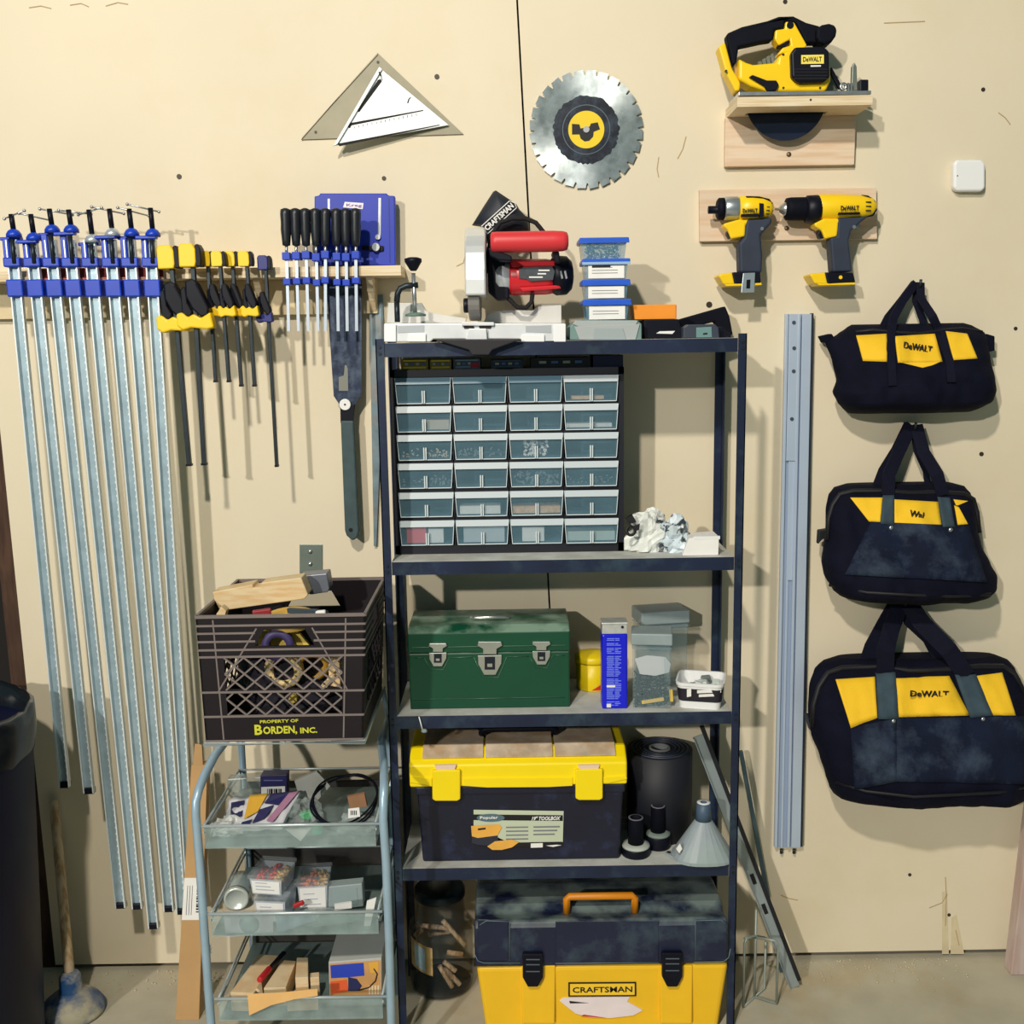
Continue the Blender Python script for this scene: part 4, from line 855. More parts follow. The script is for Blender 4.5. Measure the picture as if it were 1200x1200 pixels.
rows = [(277,282.5,302),(302,308,326.5),(327,333,350.5),(351,357,376)]
names = ['topmost of the stack, holding loose screws', 'second from the top of the stack, with printed white label', 'third from the top of the stack, with white label', 'bottom of the stack, resting on the grey organiser box']
YV = -0.240
prevz = og.location.z + (P(710,376.5,YO).z-P(710,399.5,YO).z)
for k in (3,2,1,0):
    a, b, c_ = rows[k]; h_ = (P(710,a,YV)-P(710,c_,YV)).length*0.985
    sh = [-1.5,0,0,1][k]
    xl, xr = P(682+sh+(2 if k else 0),b,YV).x, P(737+sh,b,YV).x; zb_ = prevz+0.0003; zl = zb_ + h_*(c_-b)/(c_-a)
    t = thing('container', 'clear tub with blue lid, '+names[k], 'container', ((xl+xr)/2, YV+0.05, zb_), 'blue lidded containers on the top shelf')
    mb = MB(); i_ = 0.006
    mb.hexa([(xl+i_,YV+0.006,zb_),(xr-i_,YV+0.006,zb_),(xr-i_,YV+0.094,zb_),(xl+i_,YV+0.094,zb_),(xl+0.002,YV+0.002,zl),(xr-0.002,YV+0.002,zl),(xr-0.002,YV+0.098,zl),(xl+0.002,YV+0.098,zl)])
    mb.build('tub', TUBB, t)
    mb = MB(); mb.box((xl-0.003,YV-0.003,zl+0.0004),(xr+0.003,YV+0.103,zl+h_*(b-a)/(c_-a))); mb.build('lid', LIDB, t, bevel=0.0025)
    MB().box((xl-0.0035,YV-0.0035,zl-0.002),(xr+0.0035,YV-0.001,zl+0.0035)).build('lid_rim', LIDB if k != 1 else M('lid_pale', (150,184,226), 0.35), t)
    if k:
        MB().box((xl+0.010,YV+0.001,zb_+0.002),(xr-0.010,YV+0.003,zl-0.004)).build('paper_label', PAPER, t)
        lm = (zb_+zl)/2
        for j in range(3 if k == 1 else 2):
            MB().box((xl+0.018,YV+0.0004,lm-0.004+j*0.006),(xr-0.024-(0.012 if j == 2 else 0),YV+0.001,lm-0.0028+j*0.006)).build('print_line', M('print_grey', (120,124,132), 0.7), t)
        if k == 1: MB().box((xl+0.018,YV+0.0004,lm+0.0085),(xl+0.058,YV+0.001,lm+0.0125)).build('print_line', INK, t)
    else:
        rs = random.Random(9); sb = MB()
        for j in range(90):
            cx2 = rs.uniform(xl+0.014,xr-0.014); cy2 = YV+rs.uniform(0.012,0.085); cz2 = zb_+rs.uniform(0.003,(zl-zb_)*0.85)
            dv = Vector((rs.gauss(0,1),rs.gauss(0,0.5),rs.gauss(0,0.7))).normalized()*0.011
            sb.cyl(Vector((cx2,cy2,cz2))-dv*0.5, Vector((cx2,cy2,cz2))+dv*0.5, 0.0017, n=5)
        tag(sb.build('loose_screws', STEEL), 'loose silver screws inside the topmost blue lidded tub', 'screws', kind='stuff')
    prevz = zl+h_*(b-a)/(c_-a)
# ---- black open case, orange box, charger
YX = -0.225
bc = thing('black_case', 'black open case with slanted lid at the right end of the top shelf', 'case', (P(805,398,YX).x, YX, Z1))
dz1 = P(800,398,YX).z-Z1
def cpoly(px, Yf, Yb, rest=True): return MB().prism([P(x,y,Yf)-Vector((0,0,dz1 if rest else 0)) for x,y in px], (0, Yb-Yf, 0))
cpoly([(755,376),(795,375),(798,385),(846,384),(857,394),(857,398),(755,398)], YX, -0.10).build('tray', BLACK, bc, bevel=0.002)
cpoly([(794,376),(850,360),(855,372),(859,393),(846,398),(838,378),(800,388)], -0.085, -0.05).build('lid', BLACKM, bc, bevel=0.003)
cpoly([(769,392),(773,389.5),(791,389),(788,392.5)], YX-0.002, YX+0.001).build('label_strip', PAPER, bc)
tb0 = P(770,375.5,YX).z-dz1
x0, x1, _, _ = R4(742,357,792,375,YX+0.012); hh = (P(767,357.5,YX)-P(767,375,YX)).length
ob = thing('orange_box', 'bright orange cardboard box lying on the black case', 'box', ((x0+x1)/2, YX+0.05, tb0))
x0 = P(755.5,375,YX).x-0.024
mb = MB(); mb.hexa([(x0+0.004,YX+0.012,tb0+0.0006),(x1,YX+0.012,tb0+0.0006),(x1,YX+0.085,tb0+0.0006),(x0+0.004,YX+0.085,tb0+0.0006),(x0,YX+0.012,tb0+hh),(x1+0.001,YX+0.012,tb0+hh),(x1+0.001,YX+0.085,tb0+hh),(x0,YX+0.085,tb0+hh)])
mb.build('carton', M('orange_card', (244,150,38), 0.55, var=0.03), ob, bevel=0.001)
MB().box((x1-0.0005,YX+0.012,tb0+0.001),(x1+0.0015,YX+0.0835,tb0+hh-0.002)).build('end_flap', M('orange_dark', (206,112,24), 0.6), ob)
YU = -0.262
cg = thing('battery_charger', 'grey and black battery charger in front of the black case', 'charger', (P(823,398,YU).x, YU, Z1))
dz1 = P(823,397.5,YU).z-Z1
cpoly([(801,385),(806,381.5),(838,381),(842,385),(843,397.5),(801,397.5)], YU, YU+0.032).build('body', M('charger_dark', (52,60,76), 0.5), cg, bevel=0.002)
mb = cpoly([(816,385),(834,384),(834.5,396.5),(816,396.8)], YU-0.002, YU+0.001).build('front_plate', M('charger_teal', (104,142,142), 0.5, var=0.08), cg, bevel=0.001)
cpoly([(824,391.5),(829,391),(829,393),(824,393.5)], YU-0.0026, YU-0.0015).build('slot', INK, cg)
# ================================================================== SECOND SHELF: drawer cabinet
Z2 = SZ[1]
YCb = PZ(590,648,Z2).y
x0, x1 = P(460.5,540,YCb).x, P(731,540,YCb).x; zt2 = P(596,432,YCb).z; zb2 = Z2; DEP = 0.165
cab = thing('drawer_cabinet', 'black small parts cabinet with twenty four clear drawers on the second shelf', 'cabinet', ((x0+x1)/2, YCb, Z2))
CABB = M('cabinet_black', (20,22,34), 0.45, var=0.1)
colx = [(466,530.5),(532.5,595),(597,659.5),(661,724)]
rowy = [(441,471.5),(474.5,504.5),(508,537.5),(541.5,570.5),(575.5,604),(608.5,637)]
CX = [(P(a,540,YCb).x, P(b,540,YCb).x) for a, b in colx]; CZ = [(P(596,b,YCb).z, P(596,a,YCb).z) for a, b in rowy]
mb = MB()
mb.box((x0,YCb,zb2),(x1,YCb+DEP,CZ[5][0]-0.001)); mb.box((x0,YCb,CZ[0][1]+0.001),(x1,YCb+DEP,zt2))
mb.box((x0,YCb,zb2),(CX[0][0]-0.001,YCb+DEP,zt2)); mb.box((CX[3][1]+0.001,YCb,zb2),(x1,YCb+DEP,zt2)); mb.box((x0,YCb+DEP-0.003,zb2),(x1,YCb+DEP,zt2))
for i in range(3): mb.box((CX[i][1]+0.0006,YCb+0.002,zb2),(CX[i+1][0]-0.0006,YCb+DEP,zt2))
for j in range(5): mb.box((x0,YCb+0.002,CZ[j+1][1]+0.0006),(x1,YCb+DEP,CZ[j][0]-0.0006))
mb.build('frame', CABB, cab)
DRF = M('drawer_front', (120,160,180), 0.25, alpha=0.24, var=0.12, vscale=14)
DRL = M('drawer_lip', (206,218,226), 0.35, alpha=0.82); DRL0 = M('drawer_lip_clear', (110,146,168), 0.3, alpha=0.75)
DRE = M('drawer_edge', (214,226,232), 0.3)
INN = M('drawer_inside', (70,104,124), 0.6, var=0.25, vscale=12)
for j in range(6):
    for i in range(4):
        a, b = CX[i]; z0, z1 = CZ[j]; yf = YCb-0.003-(0.004 if (i == 3) else 0); s_ = 0.0042
        p = lambda u, v, y=0: (a+(b-a)*u+s_*(1-2*u)*(1-v), yf+y, z0+(z1-z0)*v)
        mb = MB(); mb.prism([p(0,0),p(1,0),p(1,0.74),p(0,0.74)], (0,0.002,0)); d = mb.build('drawer', DRF, cab)
        MB().prism([p(0,0.75,-0.004),p(1,0.75,-0.004),p(1,1,0),p(0,1,0)], (0,0.004,0)).build('lip', DRL0 if (j == 0 and i < 3) else DRL, d)
        for u in (0.485, 0.525): MB().prism([p(u-0.011,0.02,-0.006),p(u+0.011,0.02,-0.006),p(u+0.011,0.50,-0.006),p(u-0.011,0.50,-0.006)], (0,0.006,0)).build('pull', DRE, d)
        mb = MB(); mb.bar(p(0,0,-0.001),p(0,1,-0.001),0.0014,0.003); mb.bar(p(1,0,-0.001),p(1,1,-0.001),0.0014,0.003); mb.bar(p(0,0.01,-0.001),p(1,0.01,-0.001),0.0018,0.003); mb.build('edge_rim', DRE, d)
        MB().box((a+0.004,YCb+0.006,z0+0.002),(b-0.004,YCb+0.10,z0+0.0035)).build('drawer_floor', INN, d)
        MB().box((a+0.003,YCb+0.095,z0+0.002),(b-0.003,YCb+0.098,z1-0.004)).build('drawer_back', INN, d)
def in_drawer(i, j, u0, u1, h, name, mat, label, cat, y0=0.008, y1=0.06):
    a, b = CX[i]; z0, z1 = CZ[j]
    o = MB().box((a+(b-a)*u0, YCb+y0, z0+0.0038), (a+(b-a)*u1, YCb+y1, z0+(z1-z0)*h)).build(name, mat, bevel=0.001); return tag(o, label, cat)
in_drawer(0,5,0.12,0.48,0.72,'red_packet', M('red_packet', (230,74,70), 0.5), 'red packet inside the bottom left drawer of the cabinet', 'packet', y0=0.002)
in_drawer(0,5,0.52,0.80,0.66,'white_packet', PAPER, 'white packet beside the red one in the bottom left drawer', 'packet', y0=0.002)
in_drawer(1,5,0.14,0.92,0.70,'grey_card', M('grey_card', (196,206,212), 0.6), 'pale grey card box inside the second drawer of the bottom row', 'box', y0=0.002)
in_drawer(2,5,0.22,0.64,0.66,'folded_paper', PAPER, 'folded white paper inside the third drawer of the bottom row', 'paper', y0=0.002)
in_drawer(3,5,0.05,0.95,0.45,'pale_packet', M('pale_green', (188,204,196), 0.6), 'pale greenish packet filling the bottom right drawer', 'packet', y0=0.003)
in_drawer(2,4,0.04,0.95,0.36,'dowel_pins', M('tan_pins', (222,184,146), 0.7, var=0.2, vscale=120), 'tan wooden pins lying in the third drawer of the fifth row', 'pins', y0=0.003)
in_drawer(1,4,0.08,0.85,0.40,'white_clips', PAPER, 'white clips in the second drawer of the fifth row', 'clips', y0=0.003)
in_drawer(3,0,0.15,0.75,0.20,'tan_plugs', M('tan_pins', (222,184,146)), 'tan plugs in the top right drawer of the cabinet', 'plugs', y0=0.003)
in_drawer(0,1,0.45,0.95,0.45,'beige_parts', M('beige_parts', (206,196,176), 0.6), 'beige parts in the leftmost drawer of the second row', 'parts')
in_drawer(3,1,0.05,0.9,0.22,'white_strips', PAPER, 'white strips in the rightmost drawer of the second row', 'strips')
def grains(i, j, n, name, mat, label, cat, size=0.003, hmax=0.4, u=(0.08,0.92)):
    a, b = CX[i]; z0, z1 = CZ[j]; rs = random.Random(i*10+j); mb = MB()
    for _ in range(n):
        c = (a+(b-a)*rs.uniform(*u), YCb+0.006+abs(rs.gauss(0,0.02)), z0+0.006+(z1-z0)*hmax*rs.random()**1.5)
        mb.cbox(c, (size*rs.uniform(1,2.4),size,size), Matrix.Rotation(rs.uniform(0,3),3,'Y'))
    tag(mb.build(name, mat), label, cat, kind='stuff')
grains(2,2,90,'white_anchors',PAPER,'white wall plugs heaped in the third drawer of the third row','wall plugs',0.004,0.6,(0.28,0.72))
grains(2,3,90,'silver_nuts',STEEL,'silver nuts and bolts in the third drawer of the fourth row','nuts',0.0035,0.45)
grains(1,2,40,'grey_screws',STEEL,'loose grey screws in the second drawer of the third row','screws',0.003,0.3)
grains(0,2,40,'pale_screws',M('beige_parts',(206,196,176)),'pale screws in the leftmost drawer of the third row','screws',0.003,0.3)
grains(0,3,40,'zinc_screws',STEEL,'zinc screws in the leftmost drawer of the fourth row','screws',0.003,0.3)
grains(3,3,30,'steel_washers',STEEL,'steel washers in the rightmost drawer of the fourth row','washers',0.003,0.25)
# flat packs lying on the cabinet, seen end on
packs = [(470,502,419.5,432.5,(214,196,70),'yellow','yellow and black pack of blades, leftmost on the drawer cabinet'),(503.5,529,420,432.3,(200,190,60),'yellow','second yellow and black pack of blades on the drawer cabinet'),
 (531,563,419.5,432,(120,150,180),'blue','pale blue pack with red corner on the drawer cabinet'),(575,613,421,431.8,(60,84,116),'navy','grey blue pack in the middle of the drawer cabinet top'),
 (622,692,419,431.4,(24,28,48),'black','long black pack with a pale line on the drawer cabinet'),(695,735,417,431,(40,54,130),'violet','plain dark blue box at the right end of the cabinet top')]
for k, (a, b, c0, c1, colr, cn, lab) in enumerate(packs):
    y = YCb+0.006; xa, xb = P(a,426,y).x, min(P(b,426,y).x, x1-0.001); h_ = (P(590,c0,y)-P(590,c1,y)).length
    t = thing('blade_pack', lab, 'pack', ((xa+xb)/2, y, zt2+0.0003), 'small packs on top of the drawer cabinet')
    MB().box((xa,y,zt2+0.0003),(xb,y+0.10,zt2+h_)).build('carton', M('pack_'+cn, tuple(int(v*0.55) for v in colr), 0.45, var=0.1), t, bevel=0.0008)
    if cn != 'violet':
        w_ = xb-xa
        MB().box((xa+w_*0.08,y-0.0006,zt2+h_*0.12),(xb-w_*0.08,y+0.0002,zt2+h_*0.30)).build('print_band', M('packband_'+cn, colr, 0.5), t)
        MB().box((xa+w_*0.08,y-0.0006,zt2+h_*0.78),(xb-w_*0.08,y+0.0002,zt2+h_*0.90)).build('print_band', M('packband_'+cn, colr), t)
        for q in range(4): MB().box((xa+w_*(0.14+q*0.2),y-0.0008,zt2+h_*0.42),(xa+w_*(0.26+q*0.2),y+0.0002,zt2+h_*0.66)).build('print_block', M('pack_print_'+str(q % 2), (70,104,170) if q % 2 else (150,160,150), 0.5), t)
    if cn == 'blue': MB().box((xb-w_*0.36,y-0.0012,zt2+h_*0.15),(xb-w_*0.04,y+0.0002,zt2+h_*0.62)).build('red_corner', M('pack_red', (150,30,60), 0.5), t)
# crumpled white bag, printed packet and white box beside the cabinet
CRP = M('white_poly_bag', (226,230,226), 0.45, var=0.06, vscale=30, dirt='8fa4b8', dirt_amt=0.5, dirt_scale=26, dirt_edge=(0.56,0.7))
PRP = M('printed_bag', (206,220,228), 0.4, dirt='1c2430', dirt_amt=0.95, dirt_scale=34, dirt_edge=(0.52,0.56), var=0.1)
c = PZ(754,645,Z2)
wb = thing('plastic_bag', 'crumpled white plastic bag with a black printed ring, right of the drawer cabinet', 'bag', (c.x+0.012, c.y+0.012, Z2))
mb = MB(); lump(mb, (c.x+0.012,c.y+0.012,Z2), (0.048,0.042,0.046), 3, 0.5, 1.7); lump(mb, (c.x+0.018,c.y+0.030,Z2+0.035), (0.030,0.022,0.034), 8, 0.5, 1.6); mb.build('bag_body', CRP, wb)
MB().lathe([(0.0065,0),(0.013,0),(0.013,0.002),(0.0065,0.002),(0.0065,0)], P(739,622,c.y-0.046), (0.15,-1,0.15), 18, close=False).build('printed_ring', INK, wb)
MB().poly([(733,608),(741,603),(746,612),(738,614)], c.y-0.030, c.y-0.018).build('printed_mark', INK, wb)
MB().poly([(742,617),(750,614),(749,621),(743,623)], c.y-0.046, c.y-0.040).build('printed_mark', INK, wb)
c = PZ(788,648,Z2)
tag(lump(MB(), (c.x+0.006,c.y+0.034,Z2), (0.042,0.038,0.044), 5, 0.55, 1.9).build('printed_packet', PRP), 'crumpled plastic packet with blue and black print between white bag and white box', 'packet')
a, b = PZ(797,652,Z2), PZ(842,651,Z2); yb = b.y+0.002
wx = thing('white_carton', 'plain white cardboard box near the right post on the second shelf', 'box', ((a.x+b.x)/2, yb, Z2))
hgt = P(820,629,yb).z-Z2
mb = MB(); mb.hexa([(a.x+0.006,yb,Z2+0.0004),(b.x,yb,Z2+0.0004),(b.x,yb+0.07,Z2+0.0004),(a.x+0.014,yb+0.07,Z2+0.0004),(a.x+0.020,yb,Z2+hgt*0.92),(b.x+0.001,yb,Z2+hgt),(b.x+0.001,yb+0.07,Z2+hgt),(a.x+0.028,yb+0.07,Z2+hgt*0.92)]); mb.build('carton', PAPER, wx, bevel=0.001)
MB().box((a.x+0.030,yb-0.0008,Z2+hgt-0.006),(b.x+0.003,yb+0.004,Z2+hgt+0.001)).build('lid_edge', WHITE, wx)
# ================================================================== THIRD SHELF
Z3 = SZ[2]
GRN = M('green_enamel', (10,72,50), 0.38, var=0.06, vscale=8, up_dust=((150,180,160),0.75))
YT3 = PZ(575,830,Z3).y
gt = thing('green_toolbox', 'dark green metal toolbox with three latches on the third shelf', 'toolbox', (P(573,830,YT3).x, YT3, Z3))
x0, x1 = P(479,786,YT3).x, P(668,786,YT3).x
zt, zs, zl = P(573,741,YT3).z, P(573,764,YT3).z, P(573,728,YT3+0.10).z
D3 = 0.19
MB().box((x0+0.001,YT3,Z3),(x1-0.001,YT3+D3,zs-0.0015)).build('body', GRN, gt, bevel=0.003)
MB().prism([(x0,YT3-0.002,zs),(x0,YT3-0.002,zt),(x0,YT3+0.025,zt+0.012),(x0,YT3+D3-0.025,zt+0.012),(x0,YT3+D3+0.002,zt),(x0,YT3+D3+0.002,zs)], (x1-x0,0,0)).build('lid', GRN, gt, bevel=0.0025)
MB().box((x0+0.01,YT3-0.0032,zs+0.012),(x1-0.01,YT3-0.0015,zs+0.0145)).build('lid_crease', GRN, gt, bevel=0.0008)
g3 = M('green_crease', (40,120,88), 0.4)
for pts in ([(486,771),(497,771)], [(527,771),(555,770)], [(594,770),(620,769)], [(648,768),(662,768)], [(497,771),(505,785),(519,785),(527,771)], [(555,770),(566,794),(584,794),(594,770)], [(620,769),(628,783),(641,783),(648,768)], [(484,820),(662,817)]):
    MB().tube([P(x,y,YT3-0.0002) for x,y in pts], 0.0011, n=6).build('body_crease', GRN, gt)
CHR = M('chrome_latch', (200,206,202), 0.25, metal=0.85, var=0.1)
for cx, y0, y1, s_ in ((513,754,781,1.0),(574,752,791,1.35),(634.5,752,779,1.0)):
    h_ = y1-y0
    l = MB().poly([(cx-10*s_,y0),(cx+10*s_,y0),(cx+11*s_,y0+h_*0.12),(cx+6*s_,y0+h_*0.22),(cx+6*s_,y0+h_*0.38),(cx-6*s_,y0+h_*0.38),(cx-6*s_,y0+h_*0.22),(cx-11*s_,y0+h_*0.12)], YT3-0.010, YT3-0.0022).build('latch', CHR, gt, bevel=0.0015)
    MB().poly([(cx-10.5*s_,y0+h_*0.42),(cx+10.5*s_,y0+h_*0.40),(cx+10*s_,y0+h_*0.66),(cx+5*s_,y0+h_),(cx-5*s_,y0+h_),(cx-10*s_,y0+h_*0.68)], YT3-0.006, YT3-0.0004).build('hasp', CHR, l, bevel=0.0012)
    MB().poly([(cx-4.5*s_,y0+h_*0.46),(cx+4.5*s_,y0+h_*0.46),(cx+4.5*s_,y0+h_*0.84),(cx-4.5*s_,y0+h_*0.84)], YT3-0.0075, YT3-0.0058).build('lock_plate', M('latch_dark', (40,46,58), 0.35, metal=0.5), l)
    MB().poly([(cx-2.2*s_,y0+h_*0.66),(cx+2.2*s_,y0+h_*0.66),(cx+2.2*s_,y0+h_*0.76),(cx-2.2*s_,y0+h_*0.76)], YT3-0.0085, YT3-0.007).build('lock_tongue', CHR, l)
ym = YT3+D3/2; xa, xb = P(553,728,ym).x, P(596,728,ym).x
MB().tube([(xa,ym-0.02,zt+0.012),(xa,ym-0.025,zt+0.017),(xa+0.01,ym-0.032,zt+0.0185),(xb-0.01,ym-0.032,zt+0.0185),(xb,ym-0.025,zt+0.017),(xb,ym-0.02,zt+0.012)], 0.005).build('carry_handle', CHR, gt)
# yellow tub half hidden behind the blue can
c = PZ(696,812,Z3); r_ = (P(718,790,c.y).x-P(676,790,c.y).x)/2; c = Vector((P(697,800,c.y).x, c.y+r_, Z3))
hb = P(690,772,c.y).z-Z3
yt = thing('yellow_tub', 'round yellow plastic tub with lid behind the blue can', 'tub', c)
YTUB = M('yellow_tub', (236,208,16), 0.4, var=0.05)
MB().lathe([(r_*0.92,0),(r_*0.97,0.004),(r_,hb)], c, (0,0,1), 36).build('body', YTUB, yt)
MB().lathe([(r_*1.03,hb-0.004),(r_*1.05,hb),(r_*1.05,hb+0.010),(r_*0.95,hb+0.014),(r_*0.4,hb+0.020),(0.0001,hb+0.022)], c, (0,0,1), 36).build('lid', YTUB, yt)
mb = MB()
for a0, a1, rr_, mt in ((-2.0,-1.35,1,0),):
    mb.grid(lambda u, v: (c.x+(r_*0.985+0.0008)*math.cos(-1.75+0.55*u), c.y+(r_*0.985+0.0008)*math.sin(-1.75+0.55*u), Z3+0.006+0.014*v*u), 8, 2)
mb.build('red_print', M('red_print', (206,40,44), 0.5), yt)
# blue spray can shaped flat tin
YB3 = PZ(720,831,Z3).y; x0, x1 = P(705.5,800,YB3).x, P(735.5,800,YB3).x
bcn = thing('blue_tin', 'tall bright blue rectangular tin with silver top beside the glass jars', 'tin', ((x0+x1)/2, YB3, Z3))
zb = P(720,743,YB3).z; ztp = P(720,729,YB3).z; d_ = 0.045
MB().box((x0,YB3,Z3),(x1,YB3+d_,zb)).build('body', M('tin_blue', (16,26,214), 0.3, var=0.04), bcn, bevel=0.005, seg=3)
SIL = M('tin_silver', (214,218,214), 0.35, metal=0.5, var=0.1, vscale=60)
MB().hexa([(x0,YB3,zb),(x1,YB3,zb),(x1,YB3+d_,zb),(x0,YB3+d_,zb),(x0+0.001,YB3+0.001,ztp-0.004),(x1-0.001,YB3+0.001,ztp-0.004),(x1-0.001,YB3+d_-0.001,ztp-0.004),(x0+0.001,YB3+d_-0.001,ztp-0.004)]).build('shoulder', SIL, bcn, bevel=0.002)
MB().box((x0-0.001,YB3-0.001,ztp-0.006),(x1+0.001,YB3+d_+0.001,ztp-0.001)).build('rim', SIL, bcn, bevel=0.002)
MB().cyl((x1-0.012,YB3+0.004,ztp-0.012),(x1-0.012,YB3-0.001,ztp-0.012), 0.0032, n=12).build('hole', INK, bcn)
PB = M('tin_print', (120,140,246), 0.5); rs = random.Random(4)
y_ = 748
while y_ < 826:
    if rs.random() < 0.86:
        for a, b in ((711,720),(720.6,728)):
            e = b-rs.choice((0,0,0.6,2,3.5)); face_rect('print_line', PB, bcn, a+rs.choice((0,0,0.5)), y_, e, y_+0.9, YB3, 0.0005)
    y_ += 1.9
face_rect('print_head', PAPER, bcn, 711, 803, 721, 805.5, YB3, 0.0007)
face_rect('print_mark', PAPER, bcn, 711, 825, 716, 829, YB3, 0.0007)
# two square clear jars
JARP = M('jar_plastic', (160,190,200), 0.14, alpha=0.22); JLID = M('jar_lid', (150,166,170), 0.4, alpha=0.9, var=0.1)
def sqjar(label, cx, x0p, x1p, ybase, ytop, lidpx, dep, roty, fill):
    yj = PZ(cx,ybase,Z3).y; x0, x1 = P(x0p,(ybase+ytop)/2,yj).x, P(x1p,(ybase+ytop)/2,yj).x
    t = thing('square_jar', label, 'jar', ((x0+x1)/2, yj, Z3), 'square clear jars on the third shelf'); m_ = (x1-x0)/2; zt = P(cx,ytop,yj).z; zl = P(cx,lidpx,yj).z
    R_ = Matrix.Rotation(roty,3,'Z'); ctr = Vector(((x0+x1)/2, yj+dep/2, 0))
    def bx(mb, u0, v0, za, u1, v1, zb_, ins=0.0):
        pts = []
        for z, k in ((za,1-ins),(zb_,1)):
            for u, v in ((u0,v0),(u1,v0),(u1,v1),(u0,v1)): pts.append(ctr+R_ @ Vector((u*k,v*k,0))+Vector((0,0,z)))
        return mb.hexa(pts)
    h = dep/2
    bx(MB(), -m_*0.95, -h*0.95, Z3+0.0006, m_*0.95, h*0.95, zl, 0.03).build('jar_body', JARP, t, bevel=0.005, seg=3)
    bx(MB(), -m_*1.0, -h*1.0, zl+0.0005, m_*1.0, h*1.0, zt).build('screw_lid', JLID, t, bevel=0.003)
    bx(MB(), -m_*0.97, -h*0.97, zl-0.008, m_*0.97, h*0.97, zl-0.005).build('neck_ring', JARP, t)
    return t, ctr, R_, m_, h, zl
t1, ctr, R_, m_, h, zl = sqjar('square clear jar of screws and nails with grey lid, front one of the two', 765, 742, 790, 831, 743, 757, 0.075, rad(-7), 1)
rs = random.Random(6); mb = MB()
for k in range(260):
    p = ctr+R_ @ Vector((rs.uniform(-m_*0.8,m_*0.8), rs.uniform(-h*0.8,h*0.8), 0)); p.z = Z3+0.005+rs.random()**1.2*0.062
    dv = Vector((rs.gauss(0,1),rs.gauss(0,1),rs.gauss(0,0.6))).normalized()*0.011
    mb.cyl(p-dv*0.5, p+dv*0.5, 0.0016, n=5)
tag(mb.build('nails', DSTEEL), 'heap of grey nails and screws inside the front square jar', 'nails', kind='stuff')
for pts, lab in (([(752,823),(778,819)], 'yellow wooden stick lying at the bottom of the front square jar'), ([(786,808),(787,822)], 'yellow stick standing at the right side of the front square jar')):
    a, b = P(*pts[0], ctr.y-h*0.78), P(*pts[1], ctr.y-h*0.78)
    tag(MB().bar(a, b, 0.008, 0.006).build('yellow_stick', M('stick_yellow', (222,190,90), 0.6), bevel=0.001), lab, 'stick')
MB().poly([(744,772),(758,768),(780,770),(786,778),(784,788),(768,792),(750,790)], ctr.y-h-0.0010, ctr.y-h-0.0002).build('frosted_label', M('frost_label', (214,222,228), 0.5, alpha=0.6), t1)
t2, *_q = sqjar('square clear jar with pale lid, standing behind the front jar', 775, 747, 806, 806, 717, 732, 0.085, rad(10), 0)
# open white tub of hardware at the right
yj = PZ(826,832,Z3).y; cx = P(827,815,yj).x
wt = thing('white_tub', 'white rectangular tub with black label band full of parts near the right post', 'tub', (cx, yj+0.05, Z3))
W2, D2 = (P(855,815,yj).x-P(800,815,yj).x)/2, 0.05
def rrect(w, d, r, n=5):
    o = []
    for cx_, cy_, a0 in ((w-r,d-r,0),(-w+r,d-r,PI/2),(-w+r,-d+r,PI),(w-r,-d+r,1.5*PI)):
        o += [(cx_+r*math.cos(a0+PI/2*k/n), cy_+r*math.sin(a0+PI/2*k/n)) for k in range(n+1)]
    return o
Rz = Matrix.Rotation(rad(-14),3,'Z'); zr = P(827,803,yj).z
def loft(mb, ctr, rings, smooth=True, cap0=True, cap1=True):
    n = len(rings[0][1]); vs = []
    for z, ring in rings: vs += [Vector(ctr)+Rz @ Vector((x,y,0))+Vector((0,0,z)) for x,y in ring]
    mb.add(vs, [(j*n+i, j*n+(i+1) % n, (j+1)*n+(i+1) % n, (j+1)*n+i) for j in range(len(rings)-1) for i in range(n)], smooth)
    if cap0: mb.add(vs[:n], [tuple(range(n-1,-1,-1))])
    if cap1: mb.add(vs[-n:], [tuple(range(n))])
    return mb
C3 = Vector((cx-0.002, yj+D2, 0)); hgt = zr-Z3
loft(MB(), C3, [(Z3,rrect(W2*0.86,D2*0.86,0.014)),(Z3+hgt,rrect(W2,D2,0.018)),(Z3+hgt,rrect(W2*0.95,D2*0.94,0.016)),(Z3+0.012,rrect(W2*0.82,D2*0.82,0.012))], False).build('tub', WHITE, wt)
loft(MB(), C3, [(Z3+hgt*0.30,rrect(W2*0.905+0.0007,D2*0.905+0.0007,0.0155)),(Z3+hgt*0.82,rrect(W2*0.977+0.0007,D2*0.977+0.0007,0.0175))], False, False, False).build('label_band', M('band_black', (28,26,40), 0.5, var=0.15), wt)
loft(MB(), C3, [(Z3+hgt-0.004,rrect(W2*1.03,D2*1.03,0.019)),(Z3+hgt+0.003,rrect(W2*1.04,D2*1.04,0.019)),(Z3+hgt+0.003,rrect(W2*0.96,D2*0.95,0.016)),(Z3+hgt-0.004,rrect(W2*0.96,D2*0.95,0.016))], False, False, False).build('rim', WHITE, wt)
for a, b, y0_, y1_ in ((817,845,809,812.5),(819,838,814,817),(805,810,808,817)):
    p0, p1 = P(a,y0_,yj), P(b,y0_,yj); MB().poly([(a,y0_),(b,y0_-1),(b,y1_-1),(a,y1_)], C3.y-D2-0.0045, C3.y-D2-0.003).build('label_print', PAPER, wt)
rs = random.Random(12)
PARTS = M('white_parts', (206,216,214), 0.5, var=0.1); 
